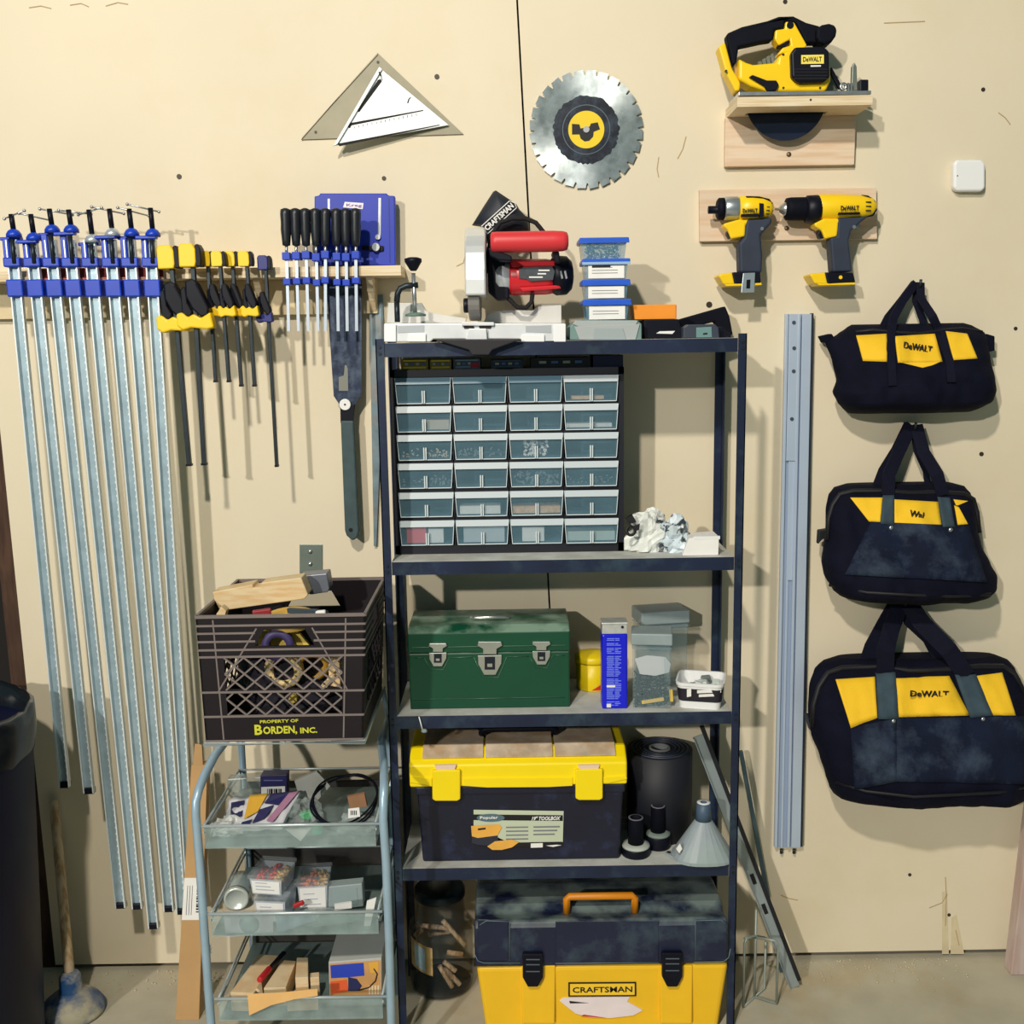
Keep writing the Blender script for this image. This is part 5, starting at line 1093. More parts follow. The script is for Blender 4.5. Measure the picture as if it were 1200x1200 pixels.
for k in range(13):
    a = rs.uniform(0,6.28); q = C3+Rz @ Vector((rs.uniform(-W2*0.7,W2*0.7), rs.uniform(-D2*0.6,D2*0.6), 0)); q.z = Z3+hgt*0.62+rs.uniform(0.0,0.014)
    s3 = (rs.uniform(0.014,0.03), rs.uniform(0.012,0.02), rs.uniform(0.010,0.018))
    o = MB().cbox(q, s3, Matrix.Rotation(a,3,'Z') @ Matrix.Rotation(rs.uniform(-0.5,0.5),3,'X')).build('fitting', PARTS if k % 3 else M('grey_parts', (140,150,150), 0.4, metal=0.4), bevel=0.002)
    tag(o, 'small white and grey plastic fittings heaped in the white tub', 'fitting', 'fittings in the white tub')
# little pull string on the shelf lip
ys = YF-0.001
pc = thing('hanging_string', 'short string with a clear bead hanging from the third shelf edge', 'cord', P(491,841,ys))
MB().tube([P(491,839.5,ys)+Vector((0,-0.002,0)), P(493,847,ys-0.003), P(495,855,ys-0.003)], 0.0014).build('string', WHITE, pc)
MB().sphere(P(497,856.5,ys-0.004), 0.0055, 10, 8, (1.3,1,0.9)).build('bead', CLEAR, pc)
# ================================================================== FOURTH SHELF
Z4 = SZ[3]
YTB = PZ(610,1010,Z4).y
TBK = M('toolbox_black', (18,22,44), 0.42, var=0.2, vscale=10, dirt='34406a', dirt_amt=0.4, dirt_scale=16, dirt_edge=(0.55,0.7))
tb = thing('yellow_lid_toolbox', 'black plastic toolbox with bright yellow lid on the fourth shelf', 'toolbox', (P(610,1010,YTB).x, YTB, Z4))
xb0, xb1 = P(495,1005,YTB).x, P(726,1005,YTB).x; xt0, xt1 = P(488,918,YTB).x, P(731,915,YTB).x; ztb = P(610,919,YTB).z; D4 = 0.22
mb = MB(); mb.hexa([(xb0,YTB+0.006,Z4),(xb1,YTB+0.006,Z4),(xb1,YTB+D4-0.006,Z4),(xb0,YTB+D4-0.006,Z4),(xt0,YTB,ztb),(xt1,YTB,ztb),(xt1,YTB+D4,ztb),(xt0,YTB+D4,ztb)])
mb.build('body', TBK, tb, bevel=0.006, seg=3)
MB().box((xt0-0.003,YTB-0.005,ztb-0.022),(xt1+0.003,YTB+D4+0.004,ztb-0.0005)).build('body_rim', TBK, tb, bevel=0.004)
xl0, xl1 = P(480,905,YTB).x, P(734.5,903,YTB).x; zl1 = P(610,893,YTB-0.006).z
LY = M('lid_yellow', (252,224,8), 0.38, var=0.02)
pr = [(YTB-0.010,ztb),(YTB-0.010,zl1-0.004),(YTB+0.004,zl1+0.006),(YTB+0.035,zl1+0.022),(YTB+D4-0.03,zl1+0.022),(YTB+D4+0.006,zl1-0.004),(YTB+D4+0.006,ztb)]
MB().prism([(xl0,y,z) for y,z in pr], (xl1-xl0,0,0)).build('lid', LY, tb, bevel=0.005, seg=3)
for a, b, c_ in ((479,506,921),(540,674,922.5),(707,735,918)):
    pass
MB().poly([(483,910),(506,912),(506,922),(499,920),(480,917)], YTB-0.0135, YTB-0.009).build('lid_skirt', LY, tb, bevel=0.001)
MB().poly([(543,912),(671,911),(671,921),(643,922.5),(570,923),(543,921)], YTB-0.0135, YTB-0.009).build('lid_skirt', LY, tb, bevel=0.001)
MB().poly([(707,911),(734,909),(735,913),(713,918),(707,918)], YTB-0.0135, YTB-0.009).build('lid_skirt', LY, tb, bevel=0.001)
DUSTY = M('dusty_compartment', (200,182,160), 0.5, var=0.25, vscale=24, dirt='b08850', dirt_amt=0.5, dirt_scale=14)
CMP = M('compartment_lid', (222,206,190), 0.25, alpha=0.45, var=0.1)
zq = zl1+0.0225
for ua, ub in ((0.06,0.34),(0.35,0.66),(0.67,0.95)):
    xa, xb = xl0+(xl1-xl0)*ua, xl0+(xl1-xl0)*ub
    o = MB().prism([(xa,YTB+0.005,zl1+0.0068),(xa,YTB+0.036,zq),(xa,YTB+D4-0.035,zq),(xa,YTB+D4-0.035,zq+0.004),(xa,YTB+0.034,zq+0.006),(xa,YTB+0.001,zl1+0.010)], (xb-xa,0,0)).build('compartment_lid', DUSTY, tb, bevel=0.001)
for px0, px1 in ((509,535),(677,703)):
    MB().poly([(px0,897),(px1,896.5),(px1-2,902),(px0+3,903)], YTB-0.0165, YTB-0.009).build('clear_catch', M('catch_clear', (232,206,186), 0.35), tb, bevel=0.001)
for px0, px1, y0, y1 in ((506.5,539.5,903,939),(674.5,706.5,902,938)):
    MB().poly([(px0,y0),(px1,y0-0.5),(px1,y1-2),(px1-4,y1),(px0+4,y1),(px0,y1-2)], YTB-0.020, YTB-0.007).build('latch', LY, tb, bevel=0.003, seg=3)
xa, xb = P(566,868,YTB+0.11).x, P(650,868,YTB+0.11).x
hd = MB().tube([(xa,YTB+0.10,zq+0.0045),(xa,YTB+0.09,zq+0.020),(xa+0.008,YTB+0.088,zq+0.026),(xb-0.008,YTB+0.088,zq+0.026),(xb,YTB+0.09,zq+0.020),(xb,YTB+0.10,zq+0.0045)], 0.010, n=12).build('carry_handle', BLACK, tb)
# paper label on the front
def yfr(py): return YTB + 0.006*(P(610,py,YTB).z-ztb)/(Z4-ztb) - 0.0003 - 0.001
LBL = M('label_sage', (196,206,182), 0.6, var=0.03)
def lab(name, mat, pts, k=0.0008, **kw):
    Yq = yfr(949)-k; return MB().poly(pts, Yq, Yq+0.0006).build(name, mat, tb, **kw)
lab('paper_label', LBL, [(555,949),(660.5,950.5),(659.5,987),(602,990),(555,968)], 0.0004)
lab('label_band', INK, [(555,954.5),(659.5,955.5),(659.5,962),(555,961)], 0.0012)
lab('label_band', INK, [(600,987.5),(659,986.5),(658,990.5),(596,993)], 0.0012)
lab('brand_oval', M('oval_slate', (84,112,126), 0.5), ellipse(575,958.5,16.5,4.6,22), 0.0020)
text('Popular', 4.2*mpp(575,958,YTB), P(573,958.5,yfr(949)-0.0030), (1,0,0), (0,0,1), 'lettering', PAPER, tb, width=21*mpp(575,958,YTB), offset=0.02)
text('19" TOOLBOX', 5*mpp(640,958,YTB), P(640,959,yfr(949)-0.0022), (1,0,0), (0,0,1), 'lettering', PAPER, tb, width=34*mpp(640,958,YTB), offset=0.03, shear=0.3)
OR = M('label_orange', (236,176,76), 0.6, var=0.1)
lab('picture_toolbox', OR, [(552,968),(585,966),(588,970),(583,979),(560,982),(553,980)], 0.0024)
lab('picture_toolbox', OR, [(571,992),(580,986),(600,984),(608,987),(600,993),(588,996),(577,996)], 0.0028)
lab('picture_case', M('label_dark', (40,44,60), 0.6), [(553,980),(560,982),(583,979),(584,986),(572,991),(560,990),(553,988)], 0.0020)
lab('picture_slot', INK, [(560,971),(569,970),(569,972),(560,973)], 0.0032)
for k in range(4):
    lab('print_line', M('print_grey', (120,124,132)), [(593,969+k*4.6),(619,968.6+k*4.6),(619,970+k*4.6),(593,970.4+k*4.6)], 0.0012)
    if k < 3: lab('print_line', M('print_grey', (120,124,132)), [(625,968.5+k*4.4),(656-k*3,968+k*4.4),(656-k*3,969.6+k*4.4),(625,970+k*4.4)], 0.0012)
lab('print_tag', PAPER, [(622,988.5),(636,988),(636,993),(622,993.5)], 0.0018)
lab('print_streak', PAPER, [(640,991),(652,990),(658,990.5),(648,992.5)], 0.0018)
# upright roll of black sheet at the back
c = P(773,876,-0.10); Rr = 38*mpp(774,876,-0.10); zr = P(774,876,-0.10).z
rx = thing('rubber_roll', 'large upright roll of black sheeting at the back of the fourth shelf', 'roll', (c.x, -0.10, Z4))
RB = M('sheet_black', (22,25,36), 0.6, var=0.15, vscale=20)
o = Vector((c.x,-0.102,Z4))
MB().lathe([(Rr,0),(Rr,zr-Z4-0.001),(Rr*0.93,zr-Z4),(Rr*0.35,zr-Z4),(Rr*0.33,zr-Z4-0.05),(Rr*0.33,0)], o, (0,0,1), 48).build('roll', RB, rx)
for k in (0.85,0.72,0.6,0.48):
    MB().lathe([(Rr*k,zr-Z4-0.0005),(Rr*k,zr-Z4+0.0025),(Rr*k+0.0022,zr-Z4+0.0025),(Rr*k+0.0022,zr-Z4-0.0005)], o, (0,0,1), 40, close=False).build('winding_edge', M('sheet_edge', (46,54,70), 0.5), rx)
MB().lathe([(Rr*0.325,zr-Z4-0.06),(Rr*0.325,zr-Z4+0.003),(Rr*0.25,zr-Z4+0.003),(Rr*0.25,zr-Z4-0.06)], o, (0,0,1), 28, close=False).build('core_tube', M('core_grey', (130,134,136), 0.7), rx)
# two black hose adapters
for i, (cx, yb, wB, wT, yT, yM, label) in enumerate(((747,1008,17,9,958,989,'front black hose adapter with pale flange, beside the toolbox'),(773,998,15,8.5,944,975,'rear black hose adapter with dusty flange, in front of the black roll'))):
    yq = PZ(cx,yb,Z4).y; mp = mpp(cx,yb,yq); R1 = wB*mp; R2 = wT*mp; cc = Vector((P(cx,yb-10,yq).x, yq+R1, Z4)); H = P(cx,yT,cc.y).z-Z4; Hm = P(cx,yM,cc.y).z-Z4
    t = thing('hose_adapter', label, 'adapter', cc, 'hose adapters on the fourth shelf')
    MB().lathe([(R1,0),(R1*1.02,0.004),(R1*1.02,Hm-0.006),(R1,Hm-0.004)], cc, (0,0,1), 32).build('base', BLACK, t)
    MB().lathe([(R1*0.98,Hm-0.004),(R1*0.96,Hm),(R2*1.1,Hm+0.004)], cc, (0,0,1), 32, close=True).build('flange', M('dusty_flange', (176,184,178), 0.6, var=0.15) if i == 0 else M('dusty_flange_grey', (122,136,130), 0.6, var=0.2), t)
    MB().lathe([(R2*1.05,Hm+0.003),(R2*0.98,H-0.003),(R2*0.98,H),(R2*0.72,H),(R2*0.70,H-0.02),(0.0001,H-0.02)], cc, (0,0,1), 28).build('neck', BLACKM, t)
    MB().lathe([(R2*0.78,H-0.001),(R2*0.98,H-0.001),(R2*0.98,H+0.0008),(R2*0.78,H+0.0008)], cc, (0,0,1), 28, close=False).build('neck_rim', M('rim_grey', (110,112,118), 0.6), t)
# pale dust hood: cone with neck and ear
yq = PZ(822,1016,Z4).y-0.003
dh = thing('dust_hood', 'pale grey funnel shaped dust hood with dark neck near the right post', 'funnel', (P(825,1012,yq).x, yq+0.06, Z4))
HOOD = M('hood_grey', (156,168,176), 0.45, var=0.12, vscale=14, dirt='8ea29a', dirt_amt=0.6, dirt_scale=8)
ctr = Vector((P(824,1005,yq+0.055).x, yq+0.058, Z4)); hw = (P(857,1000,yq+0.03).x-P(783,1000,yq+0.03).x)/2; hz = P(824,962,yq+0.05).z-Z4; hz2 = P(824,942,yq+0.05).z-Z4; rn = 10*mpp(824,960,yq)
mb = MB(); n = 24; ring = lambda k, z, e: [ctr+Vector((hw*k*math.copysign(abs(math.cos(2*PI*i/n))**e, math.cos(2*PI*i/n)), 0.056*k*math.copysign(abs(math.sin(2*PI*i/n))**e, math.sin(2*PI*i/n)), z)) for i in range(n)]
rn_ = [ctr+Vector((rn*math.cos(2*PI*i/n), rn*math.sin(2*PI*i/n), hz)) for i in range(n)]
vs = ring(1.0,0,0.8)+ring(1.0,0.006,0.8)+ring(0.97,0.007,0.8)+rn_
mb.add(vs, [(j*n+i, j*n+(i+1) % n, (j+1)*n+(i+1) % n, (j+1)*n+i) for j in range(3) for i in range(n)], False); mb.add(vs[:n], [tuple(range(n-1,-1,-1))])
mb.build('cone', HOOD, dh)
MB().lathe([(rn,hz-0.001),(rn*0.8,hz2),(rn*0.45,hz2),(rn*0.45,hz2-0.02),(0.0001,hz2-0.02)], ctr, (0,0,1), 20).build('neck', M('neck_slate', (70,92,116), 0.5), dh)
MB().lathe([(rn*0.42,hz2),(rn*0.8,hz2),(rn*0.8,hz2+0.001),(rn*0.42,hz2+0.001)], ctr, (0,0,1), 20, close=False).build('neck_rim', WHITE, dh)
ex, ey = PZ(777,1002,Z4), PZ(800,1010,Z4)
mb = MB(); mb.prism([(ex.x,ex.y+0.006,Z4+0.0005),(ex.x+0.008,ex.y-0.006,Z4+0.0005),(ctr.x-hw*0.5,yq+0.004,Z4+0.0005),(ctr.x-hw*0.75,yq+0.05,Z4+0.0005)], (0,0,0.005)); mb.build('ear', HOOD, dh, bevel=0.001)
q = Vector((ex.x+0.014,ex.y+0.004,Z4+0.0055)); MB().cyl(q, q+Vector((0,0,0.0004)), 0.005, n=12).build('ear_hole', INK, dh)
MB().poly([(792.5,995),(797,989),(799.5,995),(796,1000)], yq+0.020, yq+0.024).build('sticker', PAPER, dh)
# long steel channel leaning through the bay down to the floor
a, b = P(818,862,-0.125), PZ(932,1168,0.004); b.y = max(min(b.y, -0.05), -0.13); b = P(931,1168,b.y); b.z = max(b.z, 0.004)
ch = thing('steel_channel', 'long grey steel channel with black edge leaning through the shelving to the floor', 'channel', b)
CHM = M('channel_grey', (166,180,186), 0.4, metal=0.5, var=0.08)
d = (a-b).normalized(); sx = d.cross(Vector((0,1,0))).normalized(); sx = sx if sx.x > 0 else -sx
mb = MB(); mb.bar(b, a, 0.026, 0.002); mb.bar(b+sx*-0.0125+Vector((0,-0.006,0)), a+sx*-0.0125+Vector((0,-0.006,0)), 0.002, 0.012); mb.build('web', CHM, ch)
MB().bar(b+sx*0.0165+Vector((0,-0.004,0))+d*0.02, a+sx*0.0165+Vector((0,-0.004,0))+d*0.02, 0.010, 0.016).build('black_edge', M('channel_black', (20,24,32), 0.5), ch)
for t_ in (0.42, 0.30): 
    q = b.lerp(a, t_)+Vector((0,-0.0015,0)); MB().bar(q, q+d*0.028, 0.010, 0.002).build('slot_hole', INK, ch)
# second thin dark bar leaning beside the post
a, b = P(868,880,-0.05), PZ(917,1170,0.003); b.y = max(b.y, -0.06); b = P(915,1165,b.y); b.z = 0.003
tag(MB().bar(b, a, 0.010, 0.010).build('steel_bar', M('bar_slate', (70,92,100), 0.5, metal=0.4, var=0.2)), 'thin slate grey bar leaning between the right post and the wall', 'bar')
# wire stand on the floor at the right of the shelving
WIRE = M('grey_wire', (150,160,152), 0.45, metal=0.3, var=0.1)
ws = thing('wire_stand', 'folded grey wire stand on the floor right of the shelving', 'stand', PZ(885,1175,0))
f0, f1, f2 = PZ(871,1180,0.004), PZ(884,1168,0.004), PZ(910,1176,0.004)
def upz(p, py): 
    q = P(600,py,p.y); return Vector((p.x, p.y, q.z))
tops_ = [upz(f0,1106), upz(f1,1104), upz(f2,1110)]
f3 = PZ(896,1158,0.004); f3.y = min(f3.y, -0.03)
for pts in ([f0, upz(f0,1110), upz(f0,1106)+Vector((0.006,0.004,0.004)), upz(f1,1103)], [f1, upz(f1,1070)], [f2, upz(f2,1112), upz(f2,1108)+Vector((-0.006,0,0.002)), upz(f1,1103)], [f0, f1, f2], [f1, f3, upz(f3,1108)], [upz(f0,1104), upz(f1,1101), upz(f3,1104)]):
    MB().tube(pts, 0.0032).build('wire_rod', WIRE, ws)
# ================================================================== ON THE FLOOR UNDER THE SHELVES
YK2 = -0.302
CY = M('craft_yellow', (246,196,34), 0.42, var=0.03)
LK = M('lid_navy', (22,30,58), 0.42, var=0.2, vscale=9, dirt='6f8c92', dirt_amt=0.25, dirt_scale=10, dirt_edge=(0.5,0.72), up_dust=((140,158,152),0.6))
YL = YK2
cb = thing('large_toolbox', 'large yellow toolbox with dusty navy lid on the floor under the shelves', 'toolbox', (P(706,1160,YL).x, YL, 0))
xa, xb = P(557,1133,YL).x, P(855,1133,YL).x; zs = P(706,1131,YL).z; D5 = 0.23; xa2, xb2 = P(562,1200,YL).x, P(849,1200,YL).x
mb = MB(); k = 0.013
mb.hexa([(xa+0.022,YL+0.012,0.0),(xb-0.022,YL+0.012,0.0),(xb-0.022,YL+D5-0.01,0.0),(xa+0.022,YL+D5-0.01,0.0),(xa+0.002,YL,zs),(xb-0.002,YL,zs),(xb-0.002,YL+D5,zs),(xa+0.002,YL+D5,zs)])
mb.build('body', CY, cb, bevel=0.012, seg=3)
for p0, p1 in ((611,651),(773,812)):
    MB().poly([(p0,1132),(p1,1131.5),(p1-1,1200),(p0+1,1200)], YL-0.003, YL+0.012).build('body_rib', CY, cb, bevel=0.003)
zl_, zf = P(706,1078,YL).z, P(706,1130,YL-0.003).z
xl0, xl1 = P(556,1105,YL).x, P(853,1105,YL).x
hz3 = P(706,1046,YL+0.12).z
pr = [(YL-0.005,zs+0.0006),(YL-0.005,zl_-0.014),(YL+0.004,zl_),(YL+0.05,hz3-0.012),(YL+0.075,hz3),(YL+D5-0.06,hz3),(YL+D5+0.004,zl_-0.01),(YL+D5+0.004,zs+0.0006)]
MB().prism([(xl0,y,z) for y,z in pr], (xl1-xl0,0,0)).build('lid', LK, cb, bevel=0.008, seg=3)
for p0, p1 in ((560,596),(815,852)):
    MB().poly([(p0,1078),(p1,1078),(p1,1126),(p0,1126)], YL-0.0075, YL-0.004).build('lid_corner', LK, cb, bevel=0.003)
MB().poly([(651,1080),(772,1079),(772,1128),(651,1129)], YL-0.0072, YL-0.004).build('lid_panel', LK, cb, bevel=0.002)
LE = M('lid_edge_line', (96,116,124), 0.5)
for pts in ([(556,1118),(560,1126),(567,1128.5),(610,1128.5)], [(651,1129),(772,1128)], [(813,1127.5),(848,1127),(854,1122),(856,1112)], [(597,1126),(597,1080),(570,1079),(562,1084)], [(815,1125),(815,1079),(845,1078),(850,1083)]):
    MB().tube([P(x,y,YL-0.0078) for x,y in pts], 0.0011, n=6).build('lid_line', LE, cb)
for p0, p1, y0, y1 in ((612.5,636.5,1118,1157),(776,800,1117,1157)):
    l = MB().poly([(p0,y0),(p1,y0),(p1,y0+28),(p1-6,y1),(p0+6,y1),(p0,y0+28)], YL-0.018, YL-0.004).build('latch', BLACK, cb, bevel=0.003)
    for q in (6, 12, 20): MB().poly([(p0+4,y0+q),(p1-4,y0+q),(p1-4,y0+q+1.2),(p0+4,y0+q+1.2)], YL-0.0187, YL-0.017).build('latch_rib', M('latch_grey', (84,96,110), 0.5), l)
OH = M('handle_orange', (214,132,16), 0.45, var=0.06)
yh = YL+0.045; xa3, xb3 = P(664,1058,yh).x, P(744,1057,yh).x; zh = P(704,1050,yh).z; zhb = P(704,1069,yh).z
MB().tube([(xa3,yh,zhb),(xa3,yh,zh-0.006),(xa3+0.006,yh,zh),(xb3-0.006,yh,zh),(xb3,yh,zh-0.006),(xb3,yh,zhb)], 0.0085, n=12).build('carry_handle', OH, cb)
yb_ = YL-0.0002
def bfx(py): return YL + 0.012*max(0,(zs-P(706,py,YL).z))/zs - 0.0012
fy = bfx(1152)
MB().poly([(666,1151.5),(745.5,1151),(745.5,1167.5),(666,1168)], fy-0.0006, fy+0.004).build('badge', INK, cb)
MB().poly([(668,1153.2),(743.7,1152.7),(743.7,1165.9),(668,1166.4)], fy-0.0012, fy).build('badge_field', M('badge_yellow', (250,206,50), 0.45), cb)
text('CRAFTSMAN', 7.2*mpp(706,1160,YL), P(706,1159.7,fy-0.0012), (1,0,0), (0,0,1), 'lettering', INK, cb, width=70*mpp(706,1160,YL), offset=0.018)
fy = bfx(1170)
MB().poly([(656,1173),(660,1169.5),(700,1168.5),(738,1168),(735,1174),(746,1180),(753,1184),(742,1190),(715,1193),(690,1192),(675,1188),(667,1182)], fy-0.0006, fy+0.004).build('torn_label', M('torn_paper', (234,222,226), 0.7, var=0.05), cb)
MB().poly([(667,1173),(690,1175.5),(668,1176)], fy-0.0010, fy).build('torn_print', INK, cb)
MB().poly([(681,1191),(684,1189),(711,1193)], fy-0.0012, fy).build('torn_print', M('torn_red', (200,50,46), 0.6), cb)
# big glass jar with dowel offcuts
c = PZ(517,1176,0); Rj = (P(555,1110,c.y+0.06).x-P(479,1110,c.y+0.06).x)/2; cj = Vector((P(517,1120,c.y+0.07).x, c.y+Rj, 0.0005))
GL = M('jar_glass', (44,58,64), 0.06, alpha=0.36, coat=0.3)  # dark tint stands in for the deep shade behind the jar
gj = thing('glass_jar', 'big glass jar holding wooden dowel offcuts on the floor', 'jar', cj)
hj = P(517,1070,cj.y).z; ht = P(517,1040,cj.y).z
MB().lathe([(Rj*0.75,0),(Rj*0.95,0.006),(Rj,0.03),(Rj,hj*0.80),(Rj*0.96,hj*0.9),(Rj*0.78,hj),(Rj*0.72,ht-0.02),(Rj*0.72,ht-0.012)], cj, (0,0,1), 40).build('glass', GL, gj)
MB().lathe([(Rj*0.76,ht-0.02),(Rj*0.78,ht-0.018),(Rj*0.78,ht),(Rj*0.72,ht+0.004),(0.0001,ht+0.004)], cj, (0,0,1), 32).build('lid', M('jar_lid_dark', (30,44,52), 0.4, metal=0.4), gj)
MB().lathe([(Rj*0.70,0.002),(Rj*0.90,0.008),(Rj*0.90,0.012),(0.0001,0.012)], cj, (0,0,1), 32).build('dark_base', M('base_dark', (22,20,24), 0.6), gj)
mb = MB(); mb.grid(lambda u, v: (cj.x+(Rj+0.0008)*math.cos(-2.62+0.85*u), cj.y+(Rj+0.0008)*math.sin(-2.62+0.85*u), 0.085+0.075*v-0.012*u), 10, 3); mb.build('jar_label', M('label_tan', (176,150,100), 0.6, var=0.2, vscale=40), gj)
mb = MB(); mb.grid(lambda u, v: (cj.x+(Rj+0.0014)*math.cos(-2.42+0.42*u), cj.y+(Rj+0.0014)*math.sin(-2.42+0.42*u), 0.092+0.060*v-0.010*u), 8, 3); mb.build('label_picture', M('label_pale_blue', (164,196,214), 0.6, var=0.2, vscale=60), gj)
DOW = M('dowel_wood', (236,214,182), 0.65, var=0.08, grain=('c49c6c', 8, (20,20,3)))
dpx = [((488,1084),(526,1088),-0.02,'upper dowel lying level near the top of the jar'),((519,1079),(551,1109),-0.035,'longest dowel slanting down to the right across the jar'),((482,1097),(494,1090),-0.03,'short dowel tilted at the upper left of the jar'),((502,1095),(530,1091),-0.005,'second level dowel below the upper one in the jar'),
 ((524,1116),(546,1120),-0.045,'thick dowel with round pale end at the middle right of the jar'),((520,1127),(534,1138),-0.03,'short dowel under the thick one in the jar'),((515,1132),(530,1164),-0.045,'left one of the dowels standing steeply at the jar bottom'),((522,1134),(533,1164),-0.02,'middle one of the steep dowels at the jar bottom'),((530,1144),(539,1163),-0.035,'right one of the steep dowels at the jar bottom')]
for (p0, p1, dy, lb) in dpx:
    def inside(p):
        q = P(p[0],p[1],cj.y+dy); v = Vector((q.x-cj.x,q.y-cj.y,0)); m_ = Rj*0.93-0.008
        if v.length > m_: v = v.normalized()*m_
        return Vector((cj.x+v.x, cj.y+v.y, max(0.02,q.z)))
    tag(MB().cyl(inside(p0), inside(p1), 0.0062, n=12).build('dowel', DOW, bevel=0.0005), 'wooden '+lb, 'dowel', None)
# ================================================================== wire rack with three trays
YC1, YC0 = -0.45, -0.13
TUBE = M('rack_tube', (160,188,208), 0.35, metal=0.25, var=0.08, vscale=20)
RIM = M('rack_wire', (196,208,212), 0.35, metal=0.4)
TRAYM = M('tray_sheet', (128,146,146), 0.4, metal=0.2, var=0.15, vscale=20)
LIPM = M('tray_lip_clear', (168,190,190), 0.25, alpha=0.34, var=0.25, vscale=26)
rk = thing('wire_rack', 'grey tubular rack with three shallow trays on the floor under the crate', 'rack', (P(345,1150,YC1).x, YC1, 0))
mpc = mpp(340,1050,YC1); rt = 0.0095
# uprights: up from the floor, curling back at the top
def upright(pts_front, zt_px, xb):
    fl = PZ(*pts_front[0], 0.0)
    pts = [Vector((P(*pts_front[0],YC1).x, YC1, 0.0))] + [P(x,y,YC1) for x,y in pts_front[1:]]
    return pts
lt = [P(x,y,YC1) for x,y in [(247,1196),(240,1100),(234,1010),(229.5,955)]]
bot = lt[0] + (lt[0]-lt[1])*((lt[0].z-0.0)/(lt[1].z-lt[0].z)); bot.z = 0.0; bot.y = YC1
left = [bot]+lt+[P(229.5,940,YC1+0.005), P(233,925,YC1+0.02), P(240,908,YC1+0.06), P(252,885,YC1+0.12), P(262,872,YC1+0.17)]
rtp = [P(x,y,YC1) for x,y in [(458.5,1196),(456,1100),(452.5,1010),(449,960)]]
bot = rtp[0] + (rtp[0]-rtp[1])*((rtp[0].z)/(rtp[1].z-rtp[0].z)); bot.z = 0.0; bot.y = YC1
ZR = P(262,872,YC1+0.17).z
xr2 = P(453,905,YC1+0.10).x
right = [bot]+rtp+[P(449.5,935,YC1+0.005), P(450,920,YC1+0.025), P(450,905,YC1+0.07), Vector((P(449,890,YC1+0.12).x, YC1+0.12, P(449,890,YC1+0.12).z)), Vector((P(447,880,YC1+0.17).x, YC1+0.17, ZR))]
for pts in (left, right):
    MB().tube(pts + [Vector((pts[-1].x, YC0, ZR))], rt, n=12).build('side_tube', TUBE, rk)
    MB().tube([Vector((pts[-1].x, YC0, ZR)), Vector((pts[-1].x, YC0, 0.0))], rt*0.9, n=12).build('rear_leg', TUBE, rk)
xl_, xr_ = left[-1].x, right[-1].x
# top frame that carries the crate
CZ0 = P(330,869,-0.49).z
ca, cb_ = P(239,868,-0.49).x, P(424,866,-0.49).x
topf = [Vector((ca,-0.485,CZ0-0.006)), Vector((cb_+0.004,-0.485,CZ0-0.006)), Vector((cb_+0.004,YC0,CZ0-0.006)), Vector((ca,YC0,CZ0-0.006))]
MB().tube(topf, 0.0045, closed=True).build('top_frame', RIM, rk)
for k in (0.2, 0.5, 0.8):
    x = ca+(cb_-ca)*k; MB().tube([Vector((x,-0.485,CZ0-0.006)), Vector((x,YC0,CZ0-0.006))], 0.003).build('top_wire', RIM, rk)
for x in (xl_, xr_): MB().tube([Vector((x, YC0, ZR)), Vector((min(max(x,ca),cb_), YC0, CZ0-0.006))], 0.006).build('top_strut', TUBE, rk)
# trays
tray_px = [((235,971),(445,963.5),995,989),((243.5,1075),(448,1065.5),1099,1091),((252.5,1174.5),(453,1165),1198,1191)]
TZ = []
for i, (L, R_, yb0, yb1) in enumerate(tray_px):
    a, b = P(*L,YC1), P(*R_,YC1); z = (a.z+b.z)/2; zb_ = (P(245,yb0,YC1).z+P(448,yb1,YC1).z)/2
    x0, x1 = a.x+0.006, b.x-0.010; TZ.append((zb_, x0, x1, z))
    tr = MB().box((x0,YC1+0.006,zb_-0.003),(x1,YC0-0.012,zb_)).build('tray', TRAYM, rk)
    MB().box((x0,YC1+0.002,zb_-0.003),(x1,YC1+0.0045,z-0.002)).build('tray_lip', LIPM, tr)
    MB().tube([(x0-0.008,YC1+0.002,z),(x1+0.010,YC1+0.002,z)], 0.0034).build('front_wire', RIM, tr)
    MB().tube([(x0,YC0-0.012,z),(x1,YC0-0.012,z)], 0.0026).build('rear_wire', RIM, tr)
    for k, dz in enumerate((0.0, -0.014)):
        for x in (x0, x1): MB().tube([(x,YC1+0.002,z+dz),(x,YC0-0.012,z+dz)], 0.0026).build('side_wire', RIM, tr)
    for x in (x0, x1): MB().tube([(x,YC0-0.012,z),(x,YC0-0.012,zb_)], 0.0026).build('corner_wire', RIM, tr)
    for k in (0.55, 0.95):
        q = Vector((x0-0.004, YC1+0.004, zb_-0.02-0.018*k)); MB().tube([q+Vector((0.003*math.cos(t),0,0.006*math.sin(t))) for t in [PI*0.5+PI*j/6 for j in range(7)]], 0.0016).build('hook_loop', RIM, tr)
# dark sheet across the back of the rack, behind the trays
MB().box((xl_,YC0+0.010,0.10),(xr_,YC0+0.014,ZR-0.16)).build('rear_sheet', M('rear_sheet_dark', (52,50,50), 0.7, var=0.2), rk)
